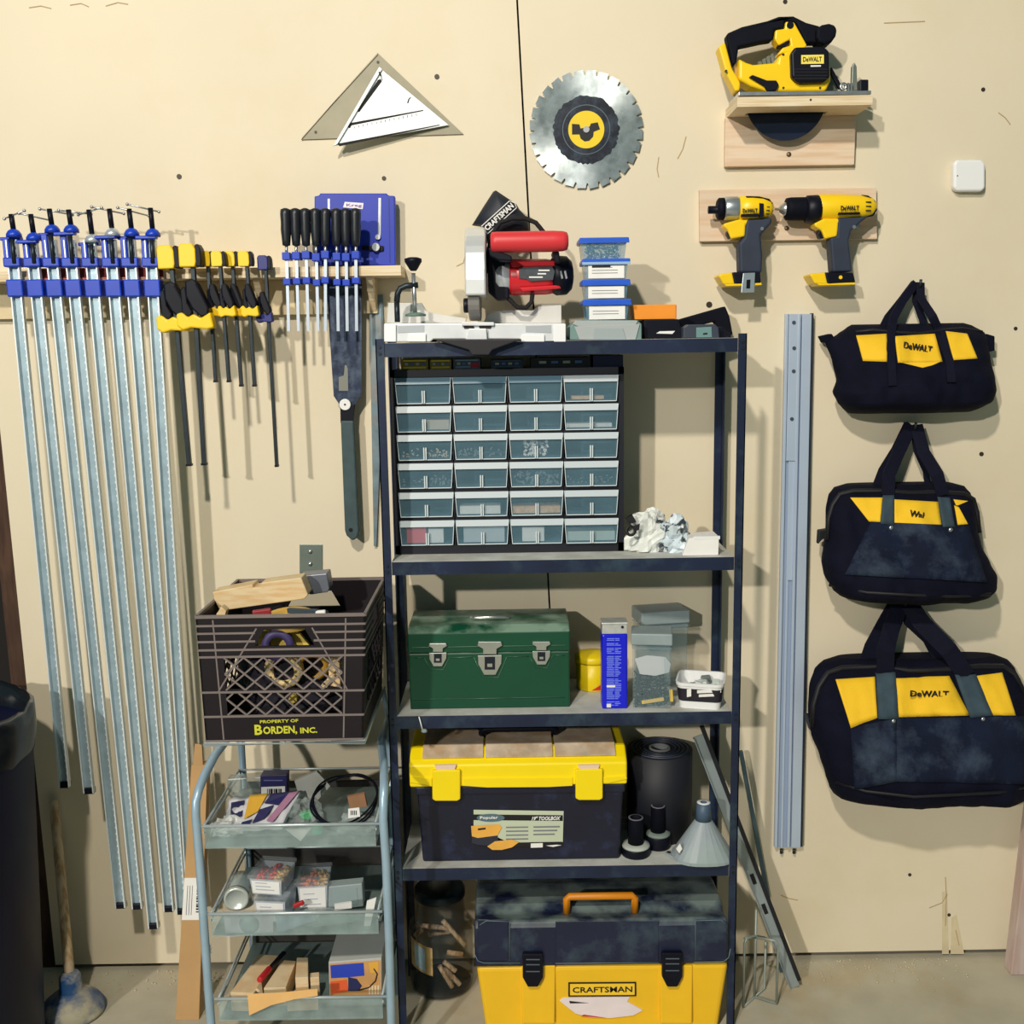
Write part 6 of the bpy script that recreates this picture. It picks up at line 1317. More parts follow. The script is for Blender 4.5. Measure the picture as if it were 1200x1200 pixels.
# ------------------------------------------------------------------ milk crate on the rack
CR_ = M('crate_brown', (27,21,27), 0.5, var=0.12, vscale=14, spec=0.3)
CRL = M('crate_rib', (120,110,108), 0.5, var=0.1)
YA0, YA1 = -0.49, -0.15
x0b, x1b = P(240,866,YA0).x, P(425,864,YA0).x; x0t, x1t = P(229,722,YA0).x, P(428,718,YA0).x
zc0 = CZ0-0.0012; zc1 = P(328,721,YA0).z
cr = thing('milk_crate', 'dark brown plastic milk crate full of tools standing on the wire rack', 'crate', ((x0b+x1b)/2, YA0, zc0))
Hc = zc1-zc0
def side(kind):
    """maps (u along the side 0..1, v up 0..1, w outwards) to the place"""
    def f(u, v, w=0.0):
        xa = x0b+(x0t-x0b)*v; xb = x1b+(x1t-x1b)*v; ya = YA0+0.006*(1-v); yb = YA1-0.006*(1-v); z = zc0+Hc*v
        if kind == 'front': return Vector((xa+(xb-xa)*u, ya-w, z))
        if kind == 'back': return Vector((xa+(xb-xa)*u, yb+w, z))
        if kind == 'left': return Vector((xa-w, ya+(yb-ya)*u, z))
        return Vector((xb+w, ya+(yb-ya)*u, z))
    return f
T_ = 0.004
def band(mb, f, u0, u1, v0, v1, w0=-T_, w1=0.0): mb.hexa([f(u0,v0,w1),f(u1,v0,w1),f(u1,v0,w0),f(u0,v0,w0),f(u0,v1,w1),f(u1,v1,w1),f(u1,v1,w0),f(u0,v1,w0)])
def stick(mb, f, a, b, t=0.0042): mb.bar(f(*a,-0.001), f(*b,-0.001), t, t, up=(f(0.5,0.5,1)-f(0.5,0.5,0)))
for kind in ('front','back','left','right'):
    f = side(kind); mb = MB()
    band(mb, f, 0, 1, 0, 0.21)                                     # bottom band
    band(mb, f, 0, 0.15, 0.21, 0.68); band(mb, f, 0.865, 1, 0.21, 0.68)
    band(mb, f, 0.15, 0.865, 0.385, 0.42)
    band(mb, f, 0, 0.34, 0.68, 1); band(mb, f, 0.70, 1, 0.68, 1); band(mb, f, 0.34, 0.70, 0.895, 1); band(mb, f, 0.34, 0.70, 0.68, 0.76)
    mb.prism([f(0.34,0.76,-T_),f(0.34,0.895,-T_),f(0.40,0.895,-T_)], f(0,0,T_)-f(0,0,0)); mb.prism([f(0.70,0.76,-T_),f(0.64,0.895,-T_),f(0.70,0.895,-T_)], f(0,0,T_)-f(0,0,0))
    w_ = mb.build('side_wall', CR_, cr)
    mb = MB()
    for v in (0.995,0.925,0.865,0.80,0.735,0.68,0.40,0.205,0.008):
        a, b = (0,1)
        if 0.76 < v < 0.89:
            stick(mb, f, (0,v), (0.345,v)); stick(mb, f, (0.695,v), (1,v))
        else: stick(mb, f, (a,v), (b,v), 0.0062 if v > 0.99 else 0.0044)
    mb.build('rib', CRL, w_)
    mb = MB()
    n = 6; 
    for (va, vb) in ((0.215,0.39),(0.415,0.68)):
        hgt_ = (vb-va)*Hc; L_ = (f(0.865,0.5)-f(0.15,0.5)).length; du = hgt_/L_*0.715*1.15
        k = -3
        while k < 10:
            for sgn in (1, -1):
                ua = 0.15+0.715*(k/6.0); ub = ua+sgn*du*1.0; 
                p = [(ua,va),(ub,vb)]
                # clip to the window
                (xA, yA), (xB, yB) = p; t0, t1 = 0.0, 1.0; dx_ = xB-xA
                for lim, s_ in ((0.15,1),(0.865,-1)):
                    da, db = (xA-lim)*s_, (xB-lim)*s_
                    if da < 0 and db < 0: t1 = -1
                    elif da < 0: t0 = max(t0, da/(da-db))
                    elif db < 0: t1 = min(t1, da/(da-db))
                if t1-t0 > 0.02: stick(mb, f, (xA+dx_*t0, yA+(yB-yA)*t0), (xA+dx_*t1, yA+(yB-yA)*t1), 0.0034)
            k += 1
    if kind == 'front':
        for a, b in (((0.10,0.40),(0.355,0.90)),((0.685,0.90),(0.90,0.40)),((0.10,0.97),(0.115,0.02)),((0.885,0.97),(0.875,0.02))): stick(mb, f, a, b, 0.003)
    mb.build('lattice', CRL if kind == 'front' else CR_, w_)
MB().box((x0b+0.003,YA0+0.009,zc0),(x1b-0.003,YA1-0.009,zc0+0.004)).build('crate_floor', CR_, cr)
CTX = M('crate_print', (206,206,52), 0.5)
o = P(325,846,YA0); text('PROPERTY OF', 3.8*mpp(325,846,YA0), side('front')(0.47,0.162,0.0004), (1,0,0.02), (0,0,1), 'lettering', CTX, cr, width=45*mpp(325,846,YA0), offset=0.02)
text('B', 12.5*mpp(325,846,YA0), side('front')(0.338,0.095,0.0004), (1,0,0.02), (0,0,1), 'lettering', CTX, cr, width=9*mpp(325,846,YA0), offset=0.03)
text('ORDEN,', 11*mpp(325,846,YA0), side('front')(0.475,0.086,0.0004), (1,0,0.02), (0,0,1), 'lettering', CTX, cr, width=40*mpp(325,846,YA0), offset=0.03)
text('INC.', 7*mpp(325,846,YA0), side('front')(0.655,0.085,0.0004), (1,0,0.02), (0,0,1), 'lettering', CTX, cr, width=20*mpp(325,846,YA0), offset=0.03)
# what lies in the crate
cw = lambda px, py, Y: P(px,py,Y)
zin = zc0+0.0045
WD = M('box_wood', (224,202,160), 0.6, var=0.06, grain=('d8b684', 8, (2,2,14)))
tag(MB().poly([(249,694),(296,685),(297,689),(305,688),(306,683),(353,677),(361,697),(357,702),(258,716),(251,703)], -0.36, -0.31).build('wooden_case', WD, bevel=0.002), 'pale wooden case with a notch lying across the top of the crate', 'case')
tag(MB().poly([(351,675),(383,672),(386,690),(384,694),(364,697),(358,694)], -0.30, -0.25).build('metal_bracket', M('bracket_grey', (120,126,140), 0.4, metal=0.5, var=0.2), bevel=0.002), 'grey metal bracket beside the wooden case in the crate', 'bracket')
tag(MB().poly([(252,723),(259,711),(265,716),(263,724)], -0.465, -0.44).build('wood_offcut', WD, bevel=0.001), 'small pale wood offcut at the left front corner of the crate', 'wood')
c = P(340,724,-0.42); tag(MB().lathe([(0.0001,0),(0.055,0),(0.055,0.014),(0.0001,0.014)], (c.x,c.y,c.z-0.010), (0,-0.15,1), 28).build('sanding_disc', M('disc_tan', (216,176,84), 0.7), bevel=0.001), 'round tan sanding disc near the crate front rim', 'disc')
tag(MB().bar(P(296,721,-0.45), P(318,718,-0.44), 0.02, 0.012).build('red_tool', M('dull_red', (150,40,50), 0.5), bevel=0.003), 'dull red handle beside the tan disc in the crate', 'tool')
tag(MB().bar(P(338,716,-0.40), P(372,718,-0.44), 0.014, 0.010).build('dark_rasp', M('rasp_slate', (62,78,92), 0.5, metal=0.3), bevel=0.002), 'slate blue rasp lying over the tan disc in the crate', 'rasp')
tag(MB().bar(P(370,719,-0.44), P(382,718,-0.44), 0.012, 0.012).build('white_chalk', PAPER, bevel=0.003), 'white chalk piece at the end of the slate rasp in the crate', 'chalk')
def roll(px, py, Y, R1, R2, th, ax, name, mat, label, cat):
    tag(MB().lathe([(R2,0),(R1,0),(R1,th),(R2,th),(R2,0)], P(px,py,Y), ax, 30, close=False).build(name, mat), label, cat)
YTP = M('tape_yellow', (214,186,88), 0.6); 
tag(MB().poly([(302,740),(348,739),(362,756),(350,760),(303,762)], -0.445, -0.435).build('sandpaper_pack', YTP), 'yellow sandpaper pack seen through the crate handle hole', 'sandpaper')
roll(325,757,-0.476,0.033,0.018,0.018,(0,1,0),'tape_roll',M('tape_violet', (62,54,98), 0.5),'violet tape roll behind the crate handle hole','tape')
roll(331,786,-0.452,0.040,0.026,0.020,(0.2,1,0.2),'tape_roll',M('tape_beige', (214,190,136), 0.6),'beige masking tape roll behind the crate lattice','tape')
roll(366,782,-0.424,0.036,0.024,0.020,(-0.2,1,0.3),'tape_roll',M('tape_ochre', (206,160,60), 0.6),'ochre yellow tape roll right of the beige roll in the crate','tape')
tag(MB().poly([(384,775),(398,772),(399,806),(386,804)], -0.45, -0.42).build('wood_block', WD, bevel=0.002), 'pale wood block at the right inside the crate lattice', 'wood')
tag(MB().bar(P(378,806,-0.455), P(392,790,-0.45), 0.012, 0.010).build('wooden_peg', WD, bevel=0.002), 'slanted wooden peg low at the right inside the crate', 'peg')
tag(MB().poly([(338,819),(342,814),(347,815),(348,822),(343,825),(338,824)], -0.46, -0.44).build('wood_chip', YTP, bevel=0.001), 'small yellow chip behind the lower crate lattice', 'chip')
MB_ = MB(); lump(MB_, ((x0b+x1b)/2, -0.33, zin), (0.125,0.11,0.16), 21, 0.25, 1.2); tag(MB_.build('dark_cloth', M('cloth_dark', (26,24,36), 0.9, var=0.3)), 'dark bundled cloth filling the crate under the tapes', 'cloth')
# ------------------------------------------------------------------ tray contents
def on(px, py, i): return PZ(px, py, TZ[i][0])
# top tray
z, x0_, x1_, zr_ = TZ[0]
BLI = M('blister_clear', (176,190,186), 0.2, alpha=0.4, var=0.2); NAV = M('carton_navy', (36,36,92), 0.45, var=0.08)
bp = thing('blister_pack', 'clear blister pack with navy card and barcode at the back of the top tray', 'pack', P(300,935,-0.22))
ys_ = -0.25
MB().poly([(266,913),(307,910),(307,934),(267,934)], ys_, ys_+0.03).build('blister', BLI, bp, bevel=0.003)
MB().poly([(305,909),(336,908),(336,934),(305,935)], ys_-0.002, ys_+0.03).build('card', NAV, bp, bevel=0.001)
MB().poly([(306,922.5),(334,921.5),(334,931.5),(306,933)], ys_-0.0032, ys_-0.001).build('barcode_label', PAPER, bp)
for k in range(9):
    xx = 313+k*1.9; MB().poly([(xx,924.5),(xx+(0.7+0.5*(k % 3)),924.4),(xx+(0.7+0.5*(k % 3)),930.2),(xx,930.4)], ys_-0.0040, ys_-0.003).build('bar_stripe', INK, bp)
for px_, lab_ in (((310,920),0),): face_rect('print_line', M('print_pale', (110,116,170), 0.5), bp, 309, 914, 331, 915.2, ys_-0.002)
MB().box((P(270,934,ys_).x, ys_, z),(P(334,934,ys_).x, ys_+0.028, P(300,934,ys_).z)).build('pack_foot', BLI, bp)
# printed bag
pbg = thing('printed_bag', 'printed plastic bag in navy yellow and white lying at the left of the top tray', 'bag', on(300,975,0))
A_, B_, C_, D_ = P(268,936,-0.29), P(352,928,-0.30), P(330,967,-0.405), P(262,972,-0.405)
def pb(u, v, h=0.0):
    q = A_*(1-u)*(1-v)+B_*u*(1-v)+C_*u*v+D_*(1-u)*v; return q+Vector((0,-h*0.5,h+0.006*noise.noise(q*40)))
MB().grid(lambda u, v: pb(u, v), 14, 10, True, thick=(0,0.004,-0.010)).build('bag_film', M('bag_white', (212,214,222), 0.35, var=0.08, vscale=30), pbg)
def pbp(pts, mat, k): 
    u0 = [p for p in pts]; MB().prism([pb(u,v,0.0035+k*0.0006) for u,v in pts], (0,0.0006,-0.0010)).build('bag_print', mat, pbg)
pbp([(0.05,0.15),(0.24,0.12),(0.26,0.6),(0.08,0.62)], NAV, 0); pbp([(0.30,0.02),(0.55,0.0),(0.50,0.55),(0.32,0.78)], M('print_yellow', (232,180,60), 0.5), 1)
pbp([(0.60,0.0),(0.95,0.0),(0.82,0.40),(0.56,0.34)], NAV, 0); pbp([(0.52,0.50),(0.72,0.42),(0.66,0.84),(0.48,0.92)], NAV, 1); pbp([(0.86,0.05),(0.99,0.02),(0.82,0.9),(0.72,0.9)], M('print_rose', (176,128,158), 0.5), 2); pbp([(0.30,0.86),(0.46,0.80),(0.44,0.97),(0.28,0.98)], NAV, 0)
FILM = M('clear_film', (190,204,204), 0.15, alpha=0.34, var=0.2, vscale=40)
for (px, py, sx, sy, sz, sd, lab_) in ((352,968,0.05,0.06,0.030,31,'crumpled clear film in the middle of the top tray'),(268,978,0.045,0.05,0.020,33,'white crumpled film at the left front of the top tray'),(415,978,0.05,0.05,0.018,35,'clear film bag under the black coil in the top tray')):
    q = on(px,py,0); q.y = min(max(q.y+0.02,-0.40),-0.22)
    tag(lump(MB(), (q.x,q.y,z+0.0005), (sx*0.9,sy*0.8,sz), sd, 0.4, 2.2, 30, 16).build('plastic_film', FILM if sd != 33 else M('white_film', (222,226,224), 0.35, alpha=0.8)), lab_, 'film')
tag(MB().prism([P(x,y,-0.28) for x,y in [(345,915),(371,904),(387,921),(366,945),(352,938)]], (0,0.012,0.0)).build('envelope', M('envelope_grey', (190,190,184), 0.5, alpha=0.9, var=0.1)), 'pale grey envelope standing up behind the black coil', 'envelope')
GRNP = M('bright_green', (40,196,110), 0.4)
tag(MB().poly([(350,955),(362,951),(367,956),(364,961),(354,960)], -0.34, -0.325).build('green_clip', GRNP, bevel=0.002), 'bright green clip between the films in the top tray', 'clip')
tag(MB().poly([(365,970),(378,968),(377,978),(366,979)], -0.432, -0.420).build('green_card', M('teal_green', (60,190,140), 0.5), bevel=0.001), 'teal green card just behind the clear lip of the top tray', 'card')
tag(MB().poly([(335,972),(365,970),(352,986)], -0.438, -0.434).build('paper_slip', PAPER), 'white paper corner behind the clear lip of the top tray', 'paper')
co = thing('band_coil', 'coil of black strapping with white tag in the top tray', 'coil', on(404,975,0))
cc = P(403,938,-0.33); u_ = (P(443,936,-0.33)-cc); v_ = Vector((0,0.075,0.030))
for k in range(3):
    MB().tube([cc+u_*(0.97-0.02*k)*math.cos(t)+v_*(0.98-0.03*k)*math.sin(t)+Vector((0.002*k,0,0.004*k+0.006*math.sin(2*t+k))) for t in [2*PI*j/40 for j in range(40)]], 0.0022, closed=True).build('strand', BLACK, co)
MB().poly([(408,948),(421,946.5),(422,957),(408,959)], -0.415, -0.413).build('tag_card', PAPER, co)
for k in range(4): MB().poly([(411+k*2,950),(412+k*2,950),(412+k*2,955),(411+k*2,955.2)], -0.4156, -0.4148).build('tag_stripe', INK, co)
tag(MB().poly([(407,934),(427,930),(430,945),(410,948)], -0.36, -0.35).build('brown_card', M('card_brown', (150,110,80), 0.7, var=0.1)), 'small brown card behind the white tag inside the coil', 'card')
# middle tray
z, x0_, x1_, zr_ = TZ[1]
TUBW = M('tub_frosted', (206,218,230), 0.3, alpha=0.7); TLID = M('tub_lid_clear', (206,218,226), 0.25, alpha=0.16)
def ctub(label, x0p, x1p, ytop, ylid, ybot, Yf, zb_, rot, dep, cols):
    xa, xb = P(x0p,ybot,Yf).x, P(x1p,ybot,Yf).x; h = (P(300,ylid,Yf)-P(300,ybot,Yf)).length; ctr = Vector(((xa+xb)/2, Yf+dep/2, zb_)); R_ = Matrix.Rotation(rad(rot),3,'Z'); w = (xb-xa)/2; d = dep/2
    t = thing('container', label, 'container', ctr, 'clear lidded containers in the middle tray')
    q = lambda x, y, zz_: ctr+R_ @ Vector((x,y,0))+Vector((0,0,zz_))
    mb = MB(); mb.hexa([q(-w*0.86,-d*0.88,0.0004),q(w*0.86,-d*0.88,0.0004),q(w*0.86,d*0.88,0.0004),q(-w*0.86,d*0.88,0.0004),q(-w*0.96,-d*0.97,h-0.006),q(w*0.96,-d*0.97,h-0.006),q(w*0.96,d*0.97,h-0.006),q(-w*0.96,d*0.97,h-0.006)]); mb.f.pop(1); mb.mi.pop(1); mb.sm.pop(1); mb.build('tub', TUBW, t)
    MB().hexa([q(a*w,b*d,c_) for c_ in (h-0.0058,h+0.004) for a, b in ((-1.06,-1.06),(1.06,-1.06),(1.06,1.06),(-1.06,1.06))]).build('lid', TLID, t, bevel=0.002)
    mb = MB(); mb.hexa([q(-w*0.80,-d*0.905-0.0012,0.004),q(w*0.80,-d*0.905-0.0012,0.004),q(w*0.80,-d*0.905-0.0006,0.004),q(-w*0.80,-d*0.905-0.0006,0.004),q(-w*0.84,-d*0.972-0.0012,h-0.010),q(w*0.84,-d*0.972-0.0012,h-0.010),q(w*0.84,-d*0.972-0.0006,h-0.010),q(-w*0.84,-d*0.972-0.0006,h-0.010)]); mb.build('paper_label', PAPER, t)
    for j in range(3):
        zz_ = h*(0.30+0.18*j); k_ = d*(0.905+0.067*(0.30+0.18*j))+0.0020; mb = MB(); mb.hexa([q(-w*0.6,-k_-0.0008,zz_),q(w*(0.5-0.2*j),-k_-0.0008,zz_),q(w*(0.5-0.2*j),-k_,zz_),q(-w*0.6,-k_,zz_),q(-w*0.6,-k_-0.0008,zz_+0.0016),q(w*(0.5-0.2*j),-k_-0.0008,zz_+0.0016),q(w*(0.5-0.2*j),-k_,zz_+0.0016),q(-w*0.6,-k_,zz_+0.0016)]); mb.build('print_line', M('print_pale2', (176,184,196), 0.6), t)
    if cols:
        rs = random.Random(x0p)
        for ci, (cn, colr, ua, ub) in enumerate(cols):
            mb = MB()
            for k in range(34):
                c_ = q(w*rs.uniform(ua,ub), d*rs.uniform(-0.8,0.8), h-0.006-rs.uniform(0.004,0.016)); dv = (R_ @ Vector((rs.gauss(0,1),rs.gauss(0,1),rs.gauss(0,0.3)))).normalized()*0.012
                mb.cyl(c_-dv*0.5, c_+dv*0.5, 0.0034, 0.0022, n=6)
            tag(mb.build('wire_nuts', M('nut_'+cn, colr, 0.4)), cn+' twist connectors inside the container '+label.split('container ')[-1], 'connectors', kind='stuff')
    return zb_+h+0.0045
red, tan, org = (226,60,48), (222,180,100), (226,120,70)
zt_ = ctub('lower clear container under the red connectors in the middle tray', 299, 338, 1030, 1038, 1067, -0.405, z, -6, 0.085, None)
ctub('clear container of red connectors on the lower one, upper one of the stack', 294, 335, 1000, 1014, 1036, -0.400, zt_, -9, 0.088, [('red', red, -0.85, 0.25), ('tan', tan, 0.3, 0.85)])
ctub('clear container of orange and tan connectors beside the stack, in the middle tray', 347, 383, 1003, 1018, 1053, -0.365, z, 4, 0.090, [('orange', org, -0.85, 0.2), ('yellow', tan, 0.2, 0.85)])
q = P(276,1038,-0.40)
jr = thing('round_jar', 'small jar lying on its side with silver lid outward in the middle tray', 'jar', (q.x,-0.40,z)); Rj2 = 14.5*mpp(276,1038,-0.40); axd = Vector((0.10,-1,-0.05)).normalized(); o_ = Vector((q.x,-0.40,z+Rj2+0.0005+0.030))
tag(MB().box((q.x-0.03,-0.40,z+0.0002),(q.x+0.05,-0.30,z+0.0297)).build('cream_box', M('cream_card', (222,212,188), 0.6), bevel=0.001), 'flat cream box under the round jar in the middle tray', 'box')
MB().lathe([(Rj2*0.92,-0.075),(Rj2*0.95,-0.07),(Rj2*0.95,-0.012),(Rj2*0.9,-0.008)], o_, axd, 28).build('glass', CLEARD, jr)
MB().lathe([(Rj2,-0.010),(Rj2,0.002),(Rj2*0.92,0.004),(Rj2*0.80,0.003),(Rj2*0.74,-0.0005),(0.0001,-0.001)], o_, axd, 32).build('lid', M('lid_silver', (206,214,208), 0.3, metal=0.35), jr)
gb = thing('grey_case', 'flat grey translucent case standing on edge at the right of the middle tray', 'case', P(403,1062,-0.35))
dzg = P(403,1061,-0.355).z-z
def gp_(px, a, b): return MB().prism([P(x,y,a)-Vector((0,0,dzg)) for x,y in px], (0,b-a,0))
gp_([(383,1033),(424,1029),(425.5,1056),(384,1061)], -0.355, -0.325).build('case', M('case_grey', (164,178,182), 0.35, alpha=0.8), gb, bevel=0.002)
gp_([(389,1037),(418,1034),(419,1053),(390,1057)], -0.3562, -0.3545).build('recessed_panel', M('case_panel', (146,164,166), 0.4), gb)
for (pts, Y, nm, mat, lab_) in (([(262,1074),(320,1070),(320,1094),(265,1098)], -0.440, 'paper_sheet', M('sheet_violet', (206,204,218), 0.6), 'white sheet with a grey round print behind the middle tray lip'),
   ([(322,1073),(372,1069),(370,1078),(326,1094)], -0.438, 'blue_packet', M('packet_blue_grey', (158,182,204), 0.4, alpha=0.8), 'pale blue plastic packet behind the middle tray lip'),
   ([(374,1071),(416,1069),(416,1080),(372,1086)], -0.436, 'clear_case', M('case_teal', (150,176,170), 0.3, alpha=0.7), 'flat teal clear case behind the middle tray lip'),
   ([(430,1056),(441,1052),(434,1086),(426,1088)], -0.42, 'paper_strip', PAPER, 'white paper strip standing at the right end of the middle tray')):
    tag(MB().poly(pts, Y, Y+0.003).build(nm, mat), lab_, 'paper' if 'sheet' in nm or 'strip' in nm else 'packet')
tag(MB().lathe([(0.0001,0),(0.022,0),(0.022,0.0006),(0.0001,0.0006)], P(292,1083,-0.4405), (0,-1,0), 24).build('round_sticker', M('print_slate', (130,150,160), 0.6)), 'grey round sticker on the white sheet behind the middle tray lip', 'sticker')
tag(MB().bar(P(344,1062,-0.39), P(356,1057,-0.39), 0.010, 0.008).build('red_pencil', M('dull_red2', (176,40,44), 0.5), bevel=0.002), 'red stub lying between the containers in the middle tray', 'pencil')
tag(lump(MB(), (P(372,1068,-0.39).x,-0.39,z+0.0005), (0.05,0.03,0.012), 41, 0.4, 2).build('clear_bag', FILM), 'crumpled clear bag in front of the grey case in the middle tray', 'bag')
tag(MB().bar(P(412,1060,-0.40), P(392,1063,-0.41), 0.014, 0.006).build('white_tag', PAPER), 'white tag lying in front of the grey case', 'tag')
# bottom tray
z, x0_, x1_, zr_ = TZ[2]
BLKW = M('block_wood', (228,206,168), 0.62, var=0.05, grain=('dcbc90', 7, (3,3,12)))
def block(name, label, top4, thick, mat=BLKW, cat='wood block', bev=0.001):    # top4: photo px of the top face, each with its height above the tray
    pts = [PZ(px,py,z+h) for px,py,h in top4]; lo = [Vector((p.x,p.y,p.z-thick)) for p in pts]
    return tag(MB().hexa(lo+pts).build(name, mat, bevel=bev), label, cat)
block('wood_block', 'long pale wood block at the left of the bottom tray', [(270,1163,0.050),(297,1164,0.050),(330,1120,0.050),(303,1118,0.050)], 0.045)
block('wood_block', 'pale wood block with a cut end in the middle of the bottom tray', [(309,1158,0.050),(335,1157,0.050),(347,1126,0.050),(331,1125,0.050)], 0.045)
block('wood_block', 'tall pale wood strip behind the cut block in the bottom tray', [(346,1146,0.062),(361,1145,0.062),(361,1122,0.062),(348,1122,0.062)], 0.055)
block('wood_block', 'low pale wood wedge at the front of the bottom tray', [(336,1172,0.030),(373,1170,0.036),(372,1158,0.036),(345,1160,0.030)], 0.028)
block('wood_block', 'short upright wood offcut right of the wedge in the bottom tray', [(363.5,1146,0.055),(374,1145,0.055),(374,1139,0.055),(363.5,1140,0.055)], 0.052)
tl = thing('red_chisel', 'dark chisel with red handle lying on the wood blocks in the bottom tray', 'chisel', PZ(310,1145,z+0.055))
MB().cyl(PZ(304,1149,z+0.060), PZ(316,1135,z+0.060), 0.0075, n=12).build('handle', M('chisel_red', (190,36,44), 0.4), tl, bevel=0.002)
MB().bar(PZ(316,1135,z+0.060), PZ(333,1116,z+0.060), 0.009, 0.005, up=(0,0,1)).build('blade', BLACK, tl)
tag(MB().prism([PZ(299,1160,z+0.052), PZ(304,1150,z+0.052), PZ(306,1166,z+0.040)], (0.004,0,0.004)).build('wood_shim', BLKW), 'thin wood shim under the red handle', 'shim')
tag(MB().poly([(290,1165),(330,1163),(372,1159),(372,1167),(345,1171),(318,1178),(292,1190)], YC1-0.0045, YC1-0.0037).build('orange_paper', M('paper_orange', (236,188,120), 0.7, var=0.05)), 'pale orange paper hanging over the front wire of the bottom tray', 'paper')
pbx = thing('picture_carton', 'grey carton with blue and orange picture at the right of the bottom tray', 'box', (P(416,1160,-0.36).x,-0.36,z))
Yp = -0.375; dzp = P(416,1168,Yp).z-z
def pp(px, a, b): return MB().prism([P(x,y,a)-Vector((0,0,dzp)) for x,y in px], (0,b-a,0))
GC = M('carton_grey', (186,190,188), 0.6, var=0.05)
pp([(385,1126),(447,1121),(447,1165),(386,1168)], Yp, -0.20).build('carton', GC, pbx, bevel=0.001)
def pr_(name, mat, px, k): pp(px, Yp-0.0006-k*0.0005, Yp-0.0001).build(name, mat, pbx)
pr_('picture_ground', M('pic_tan', (208,156,96), 0.6, var=0.1, vscale=30), [(386,1128),(446,1124),(446,1164),(387,1166)], 0)
pr_('picture_blue', M('pic_blue', (44,70,190), 0.5), [(387,1130),(426,1127),(427,1142),(408,1144),(388,1145)], 1)
pr_('picture_orange', M('pic_orange', (236,100,54), 0.5), [(387,1149),(406,1147),(408,1160),(388,1164)], 2)
pr_('picture_dark', M('pic_dark', (40,44,90), 0.5), [(408,1144),(418,1146),(424,1154),(420,1160),(408,1160)], 2)
pr_('picture_yellow', M('pic_yellow', (232,176,70), 0.5), [(432,1127),(443,1126),(443,1138),(434,1139)], 1)
for k in range(4): pr_('picture_peg', M('pic_cream', (232,214,180), 0.6), [(432+k*3.4,1154),(434+k*3.4,1153.8),(434+k*3.4,1164),(432+k*3.4,1164)], 2)
MB().tube([P(x,y,Yp-0.002)-Vector((0,0,dzp)) for x,y in [(420,1159),(432,1156),(440,1148),(442,1140),(438,1134)]], 0.0014).build('picture_cable', INK, pbx)
# ================================================================== cardboard tube, bin and plunger
kb = thing('cardboard_carton', 'tall narrow brown cardboard carton with shipping label leaning left of the rack', 'carton', PZ(222,1196,0))
Yk = -0.285; bt = P(219,1196,Yk); bt.z = 0.0; yy0 = PZ(219,1192,0.0).y
Yk = max(-0.36, min(-0.22, yy0))
k0, k1 = P(205,1190,Yk), P(233,1192,Yk); t0, t1 = P(224,897,Yk+0.085), P(243,897,Yk+0.085); TH = 0.03
k0.z = k1.z = 0.0
MB().hexa([k0,k1,k1+Vector((0,TH,0)),k0+Vector((0,TH,0)),t0,t1,t1+Vector((0,TH,0)),t0+Vector((0,TH,0))]).build('carton', KRAFT, kb, bevel=0.001)
fl = lambda u, v: (k0*(1-u)+k1*u)*(1-v)+(t0*(1-u)+t1*u)*v
nk = Vector((0,-1,0))
MB().prism([fl(0.12,0.999),fl(0.72,0.999),fl(0.72,0.999)+Vector((0,0.002,0.052)),fl(0.30,0.999)+Vector((0,0.002,0.055))], (0,0.002,0)).build('flap', KRAFT, kb)
vA, vB = 0.395, 0.56
MB().prism([fl(0.02,vA)+nk*0.001,fl(0.98,vA)+nk*0.001,fl(0.98,vB)+nk*0.001,fl(0.02,vB)+nk*0.001], (0,0.0008,0)).build('shipping_label', PAPER, kb)
for j in range(10):
    va = vA+0.03+0.010*j; MB().prism([fl(0.68,va)+nk*0.0016,fl(0.86,va)+nk*0.0016,fl(0.86,va+0.004+0.002*(j % 3))+nk*0.0016,fl(0.68,va+0.004+0.002*(j % 3))+nk*0.0016], (0,0.0006,0)).build('barcode_stripe', INK, kb)
for j in range(3):
    MB().prism([fl(0.2+0.12*j,vA+0.02)+nk*0.0016,fl(0.23+0.12*j,vA+0.02)+nk*0.0016,fl(0.23+0.12*j,vB-0.03)+nk*0.0016,fl(0.2+0.12*j,vB-0.03)+nk*0.0016], (0,0.0006,0)).build('label_line', M('print_grey', (120,124,132)), kb)
# bin
BIN = M('bin_navy', (9,15,46), 0.5, var=0.2, vscale=6, spec=0.25)
cb2 = Vector((P(39,850,-0.42).x-0.288, -0.36, 0))
bn = thing('rubbish_bin', 'dark navy rubbish bin with black liner at the left edge', 'bin', cb2)
zb1 = P(20,842,-0.5).z-0.055; Rb = 0.235
MB().lathe([(Rb*0.84,0.0),(Rb*0.86,0.01),(Rb*0.985,zb1-0.10),(Rb,zb1-0.09),(Rb*0.99,zb1-0.03)], cb2, (0,0,1), 48).build('body', BIN, bn)
lt_ = MB(); n = 60; ringz = []
prof_ = [(1.0,-0.085),(1.03,-0.05),(1.035,-0.015),(1.03,0.012),(0.99,0.020),(0.94,0.0),(0.92,-0.05),(0.90,-0.20)]
vs = []
for r_, dz in prof_:
    for i in range(n):
        t = 2*PI*i/n; k = 1+0.022*noise.noise(Vector((math.cos(t)*4, math.sin(t)*4, dz*14)))
        vs.append(cb2+Vector((Rb*r_*k*math.cos(t), Rb*r_*k*math.sin(t), zb1+dz+0.012*noise.noise(Vector((math.cos(t)*6, math.sin(t)*6, dz*9+4))))))
lt_.add(vs, [(j*n+i, j*n+(i+1) % n, (j+1)*n+(i+1) % n, (j+1)*n+i) for j in range(len(prof_)-1) for i in range(n)], True)
lt_.build('liner_bag', M('liner_black', (22,28,34), 0.22, var=0.2), bn)
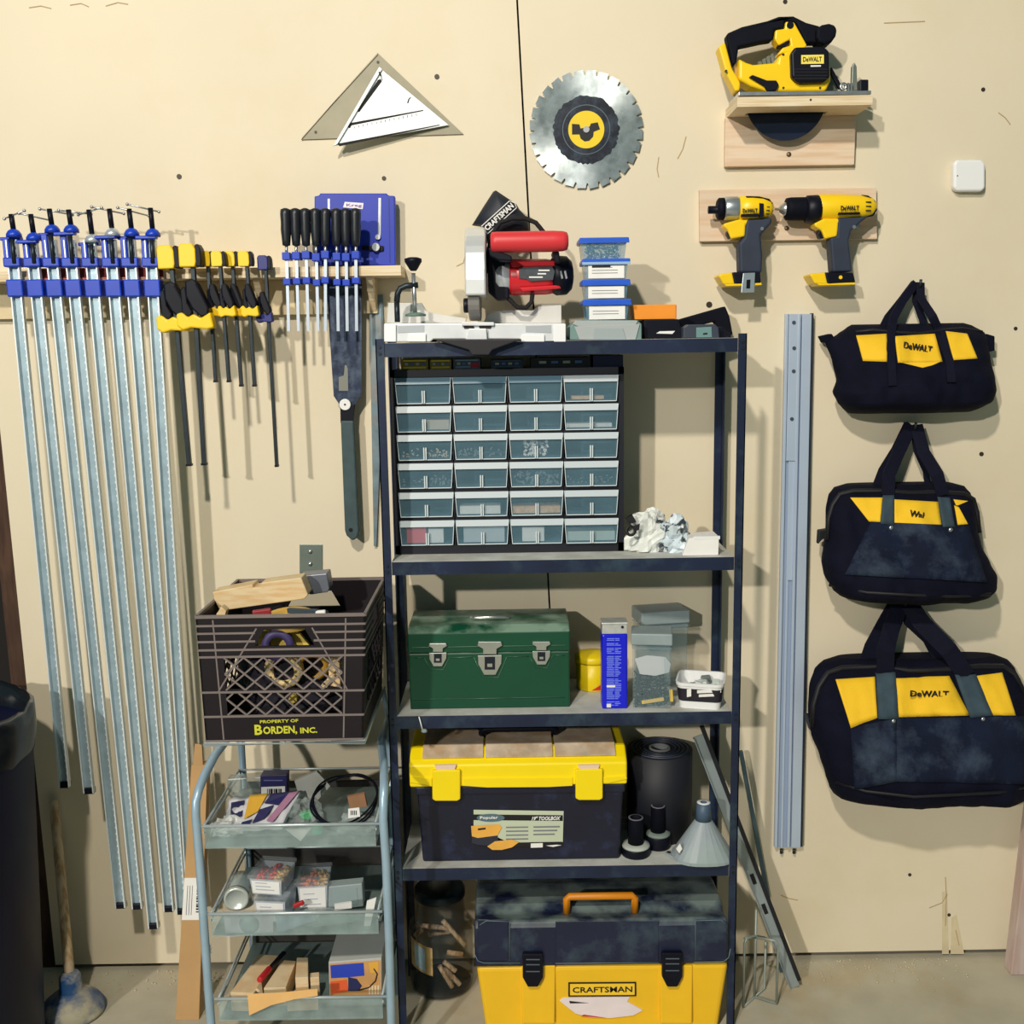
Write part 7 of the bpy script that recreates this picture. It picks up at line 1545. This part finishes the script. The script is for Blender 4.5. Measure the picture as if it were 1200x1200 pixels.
pts = [P(x,y,cb2.y-0.21) for x,y in [(-8,905),(2,898),(13,874),(24,885),(10,892),(-6,903)]]
ang = lambda t, z: cb2+Vector((Rb*1.012*math.cos(t), Rb*1.012*math.sin(t), z))
MB().tube([ang(-1.9,zb1-0.16),ang(-1.75,zb1-0.115),ang(-0.95,zb1-0.10),ang(-0.78,zb1-0.135),ang(-0.95,zb1-0.16),ang(-1.4,zb1-0.175)], 0.003, closed=True).build('handle_rim', M('bin_edge', (70,86,110), 0.5), bn)
# plunger
pl0 = PZ(86,1186,0); 
pg = thing('plunger', 'wooden handled plunger with dusty blue rubber cup on the floor beside the bin', 'plunger', pl0)
Rp = 37*mpp(84,1170,pl0.y-0.0)
CUP = M('cup_blue', (34,84,140), 0.6, var=0.15, vscale=12, dirt='cfc6a4', dirt_amt=0.85, dirt_scale=9, dirt_edge=(0.46,0.6), up_dust=((210,200,170),0.7))
cp = Vector((P(84,1170,pl0.y).x, pl0.y, 0)); zt1 = P(80,1142,pl0.y).z
MB().lathe([(Rp*0.94,0.0),(Rp,0.004),(Rp*1.0,0.012),(Rp*0.86,0.030),(Rp*0.62,0.046),(Rp*0.40,0.056),(Rp*0.34,0.062),(Rp*0.33,zt1*0.95),(Rp*0.27,zt1+0.004),(0.0001,zt1+0.004)], cp, (0,0,1), 40).build('cup', CUP, pg)
hy = cp.y; htop = P(63,938,min(-0.02,cp.y+0.16)); hb_ = Vector((cp.x,cp.y,zt1*0.7))
htop.y = min(htop.y, -0.02)
MB().cyl(hb_, htop, 0.0125, 0.0115, n=16).build('handle', M('handle_wood', (206,184,152), 0.65, var=0.1, grain=('a98a60', 6, (14,14,2))), pg, bevel=0.003)
# glass bottle shape and litter in the dark gap behind the bin
tag(lump(MB(), (PZ(50,1128,0).x,PZ(50,1128,0).y,0.001), (0.022,0.02,0.05), 51, 0.35, 2).build('crumpled_bottle', M('bottle_teal', (70,150,140), 0.2, alpha=0.6)), 'crumpled teal plastic bottle on the floor behind the bin', 'bottle')
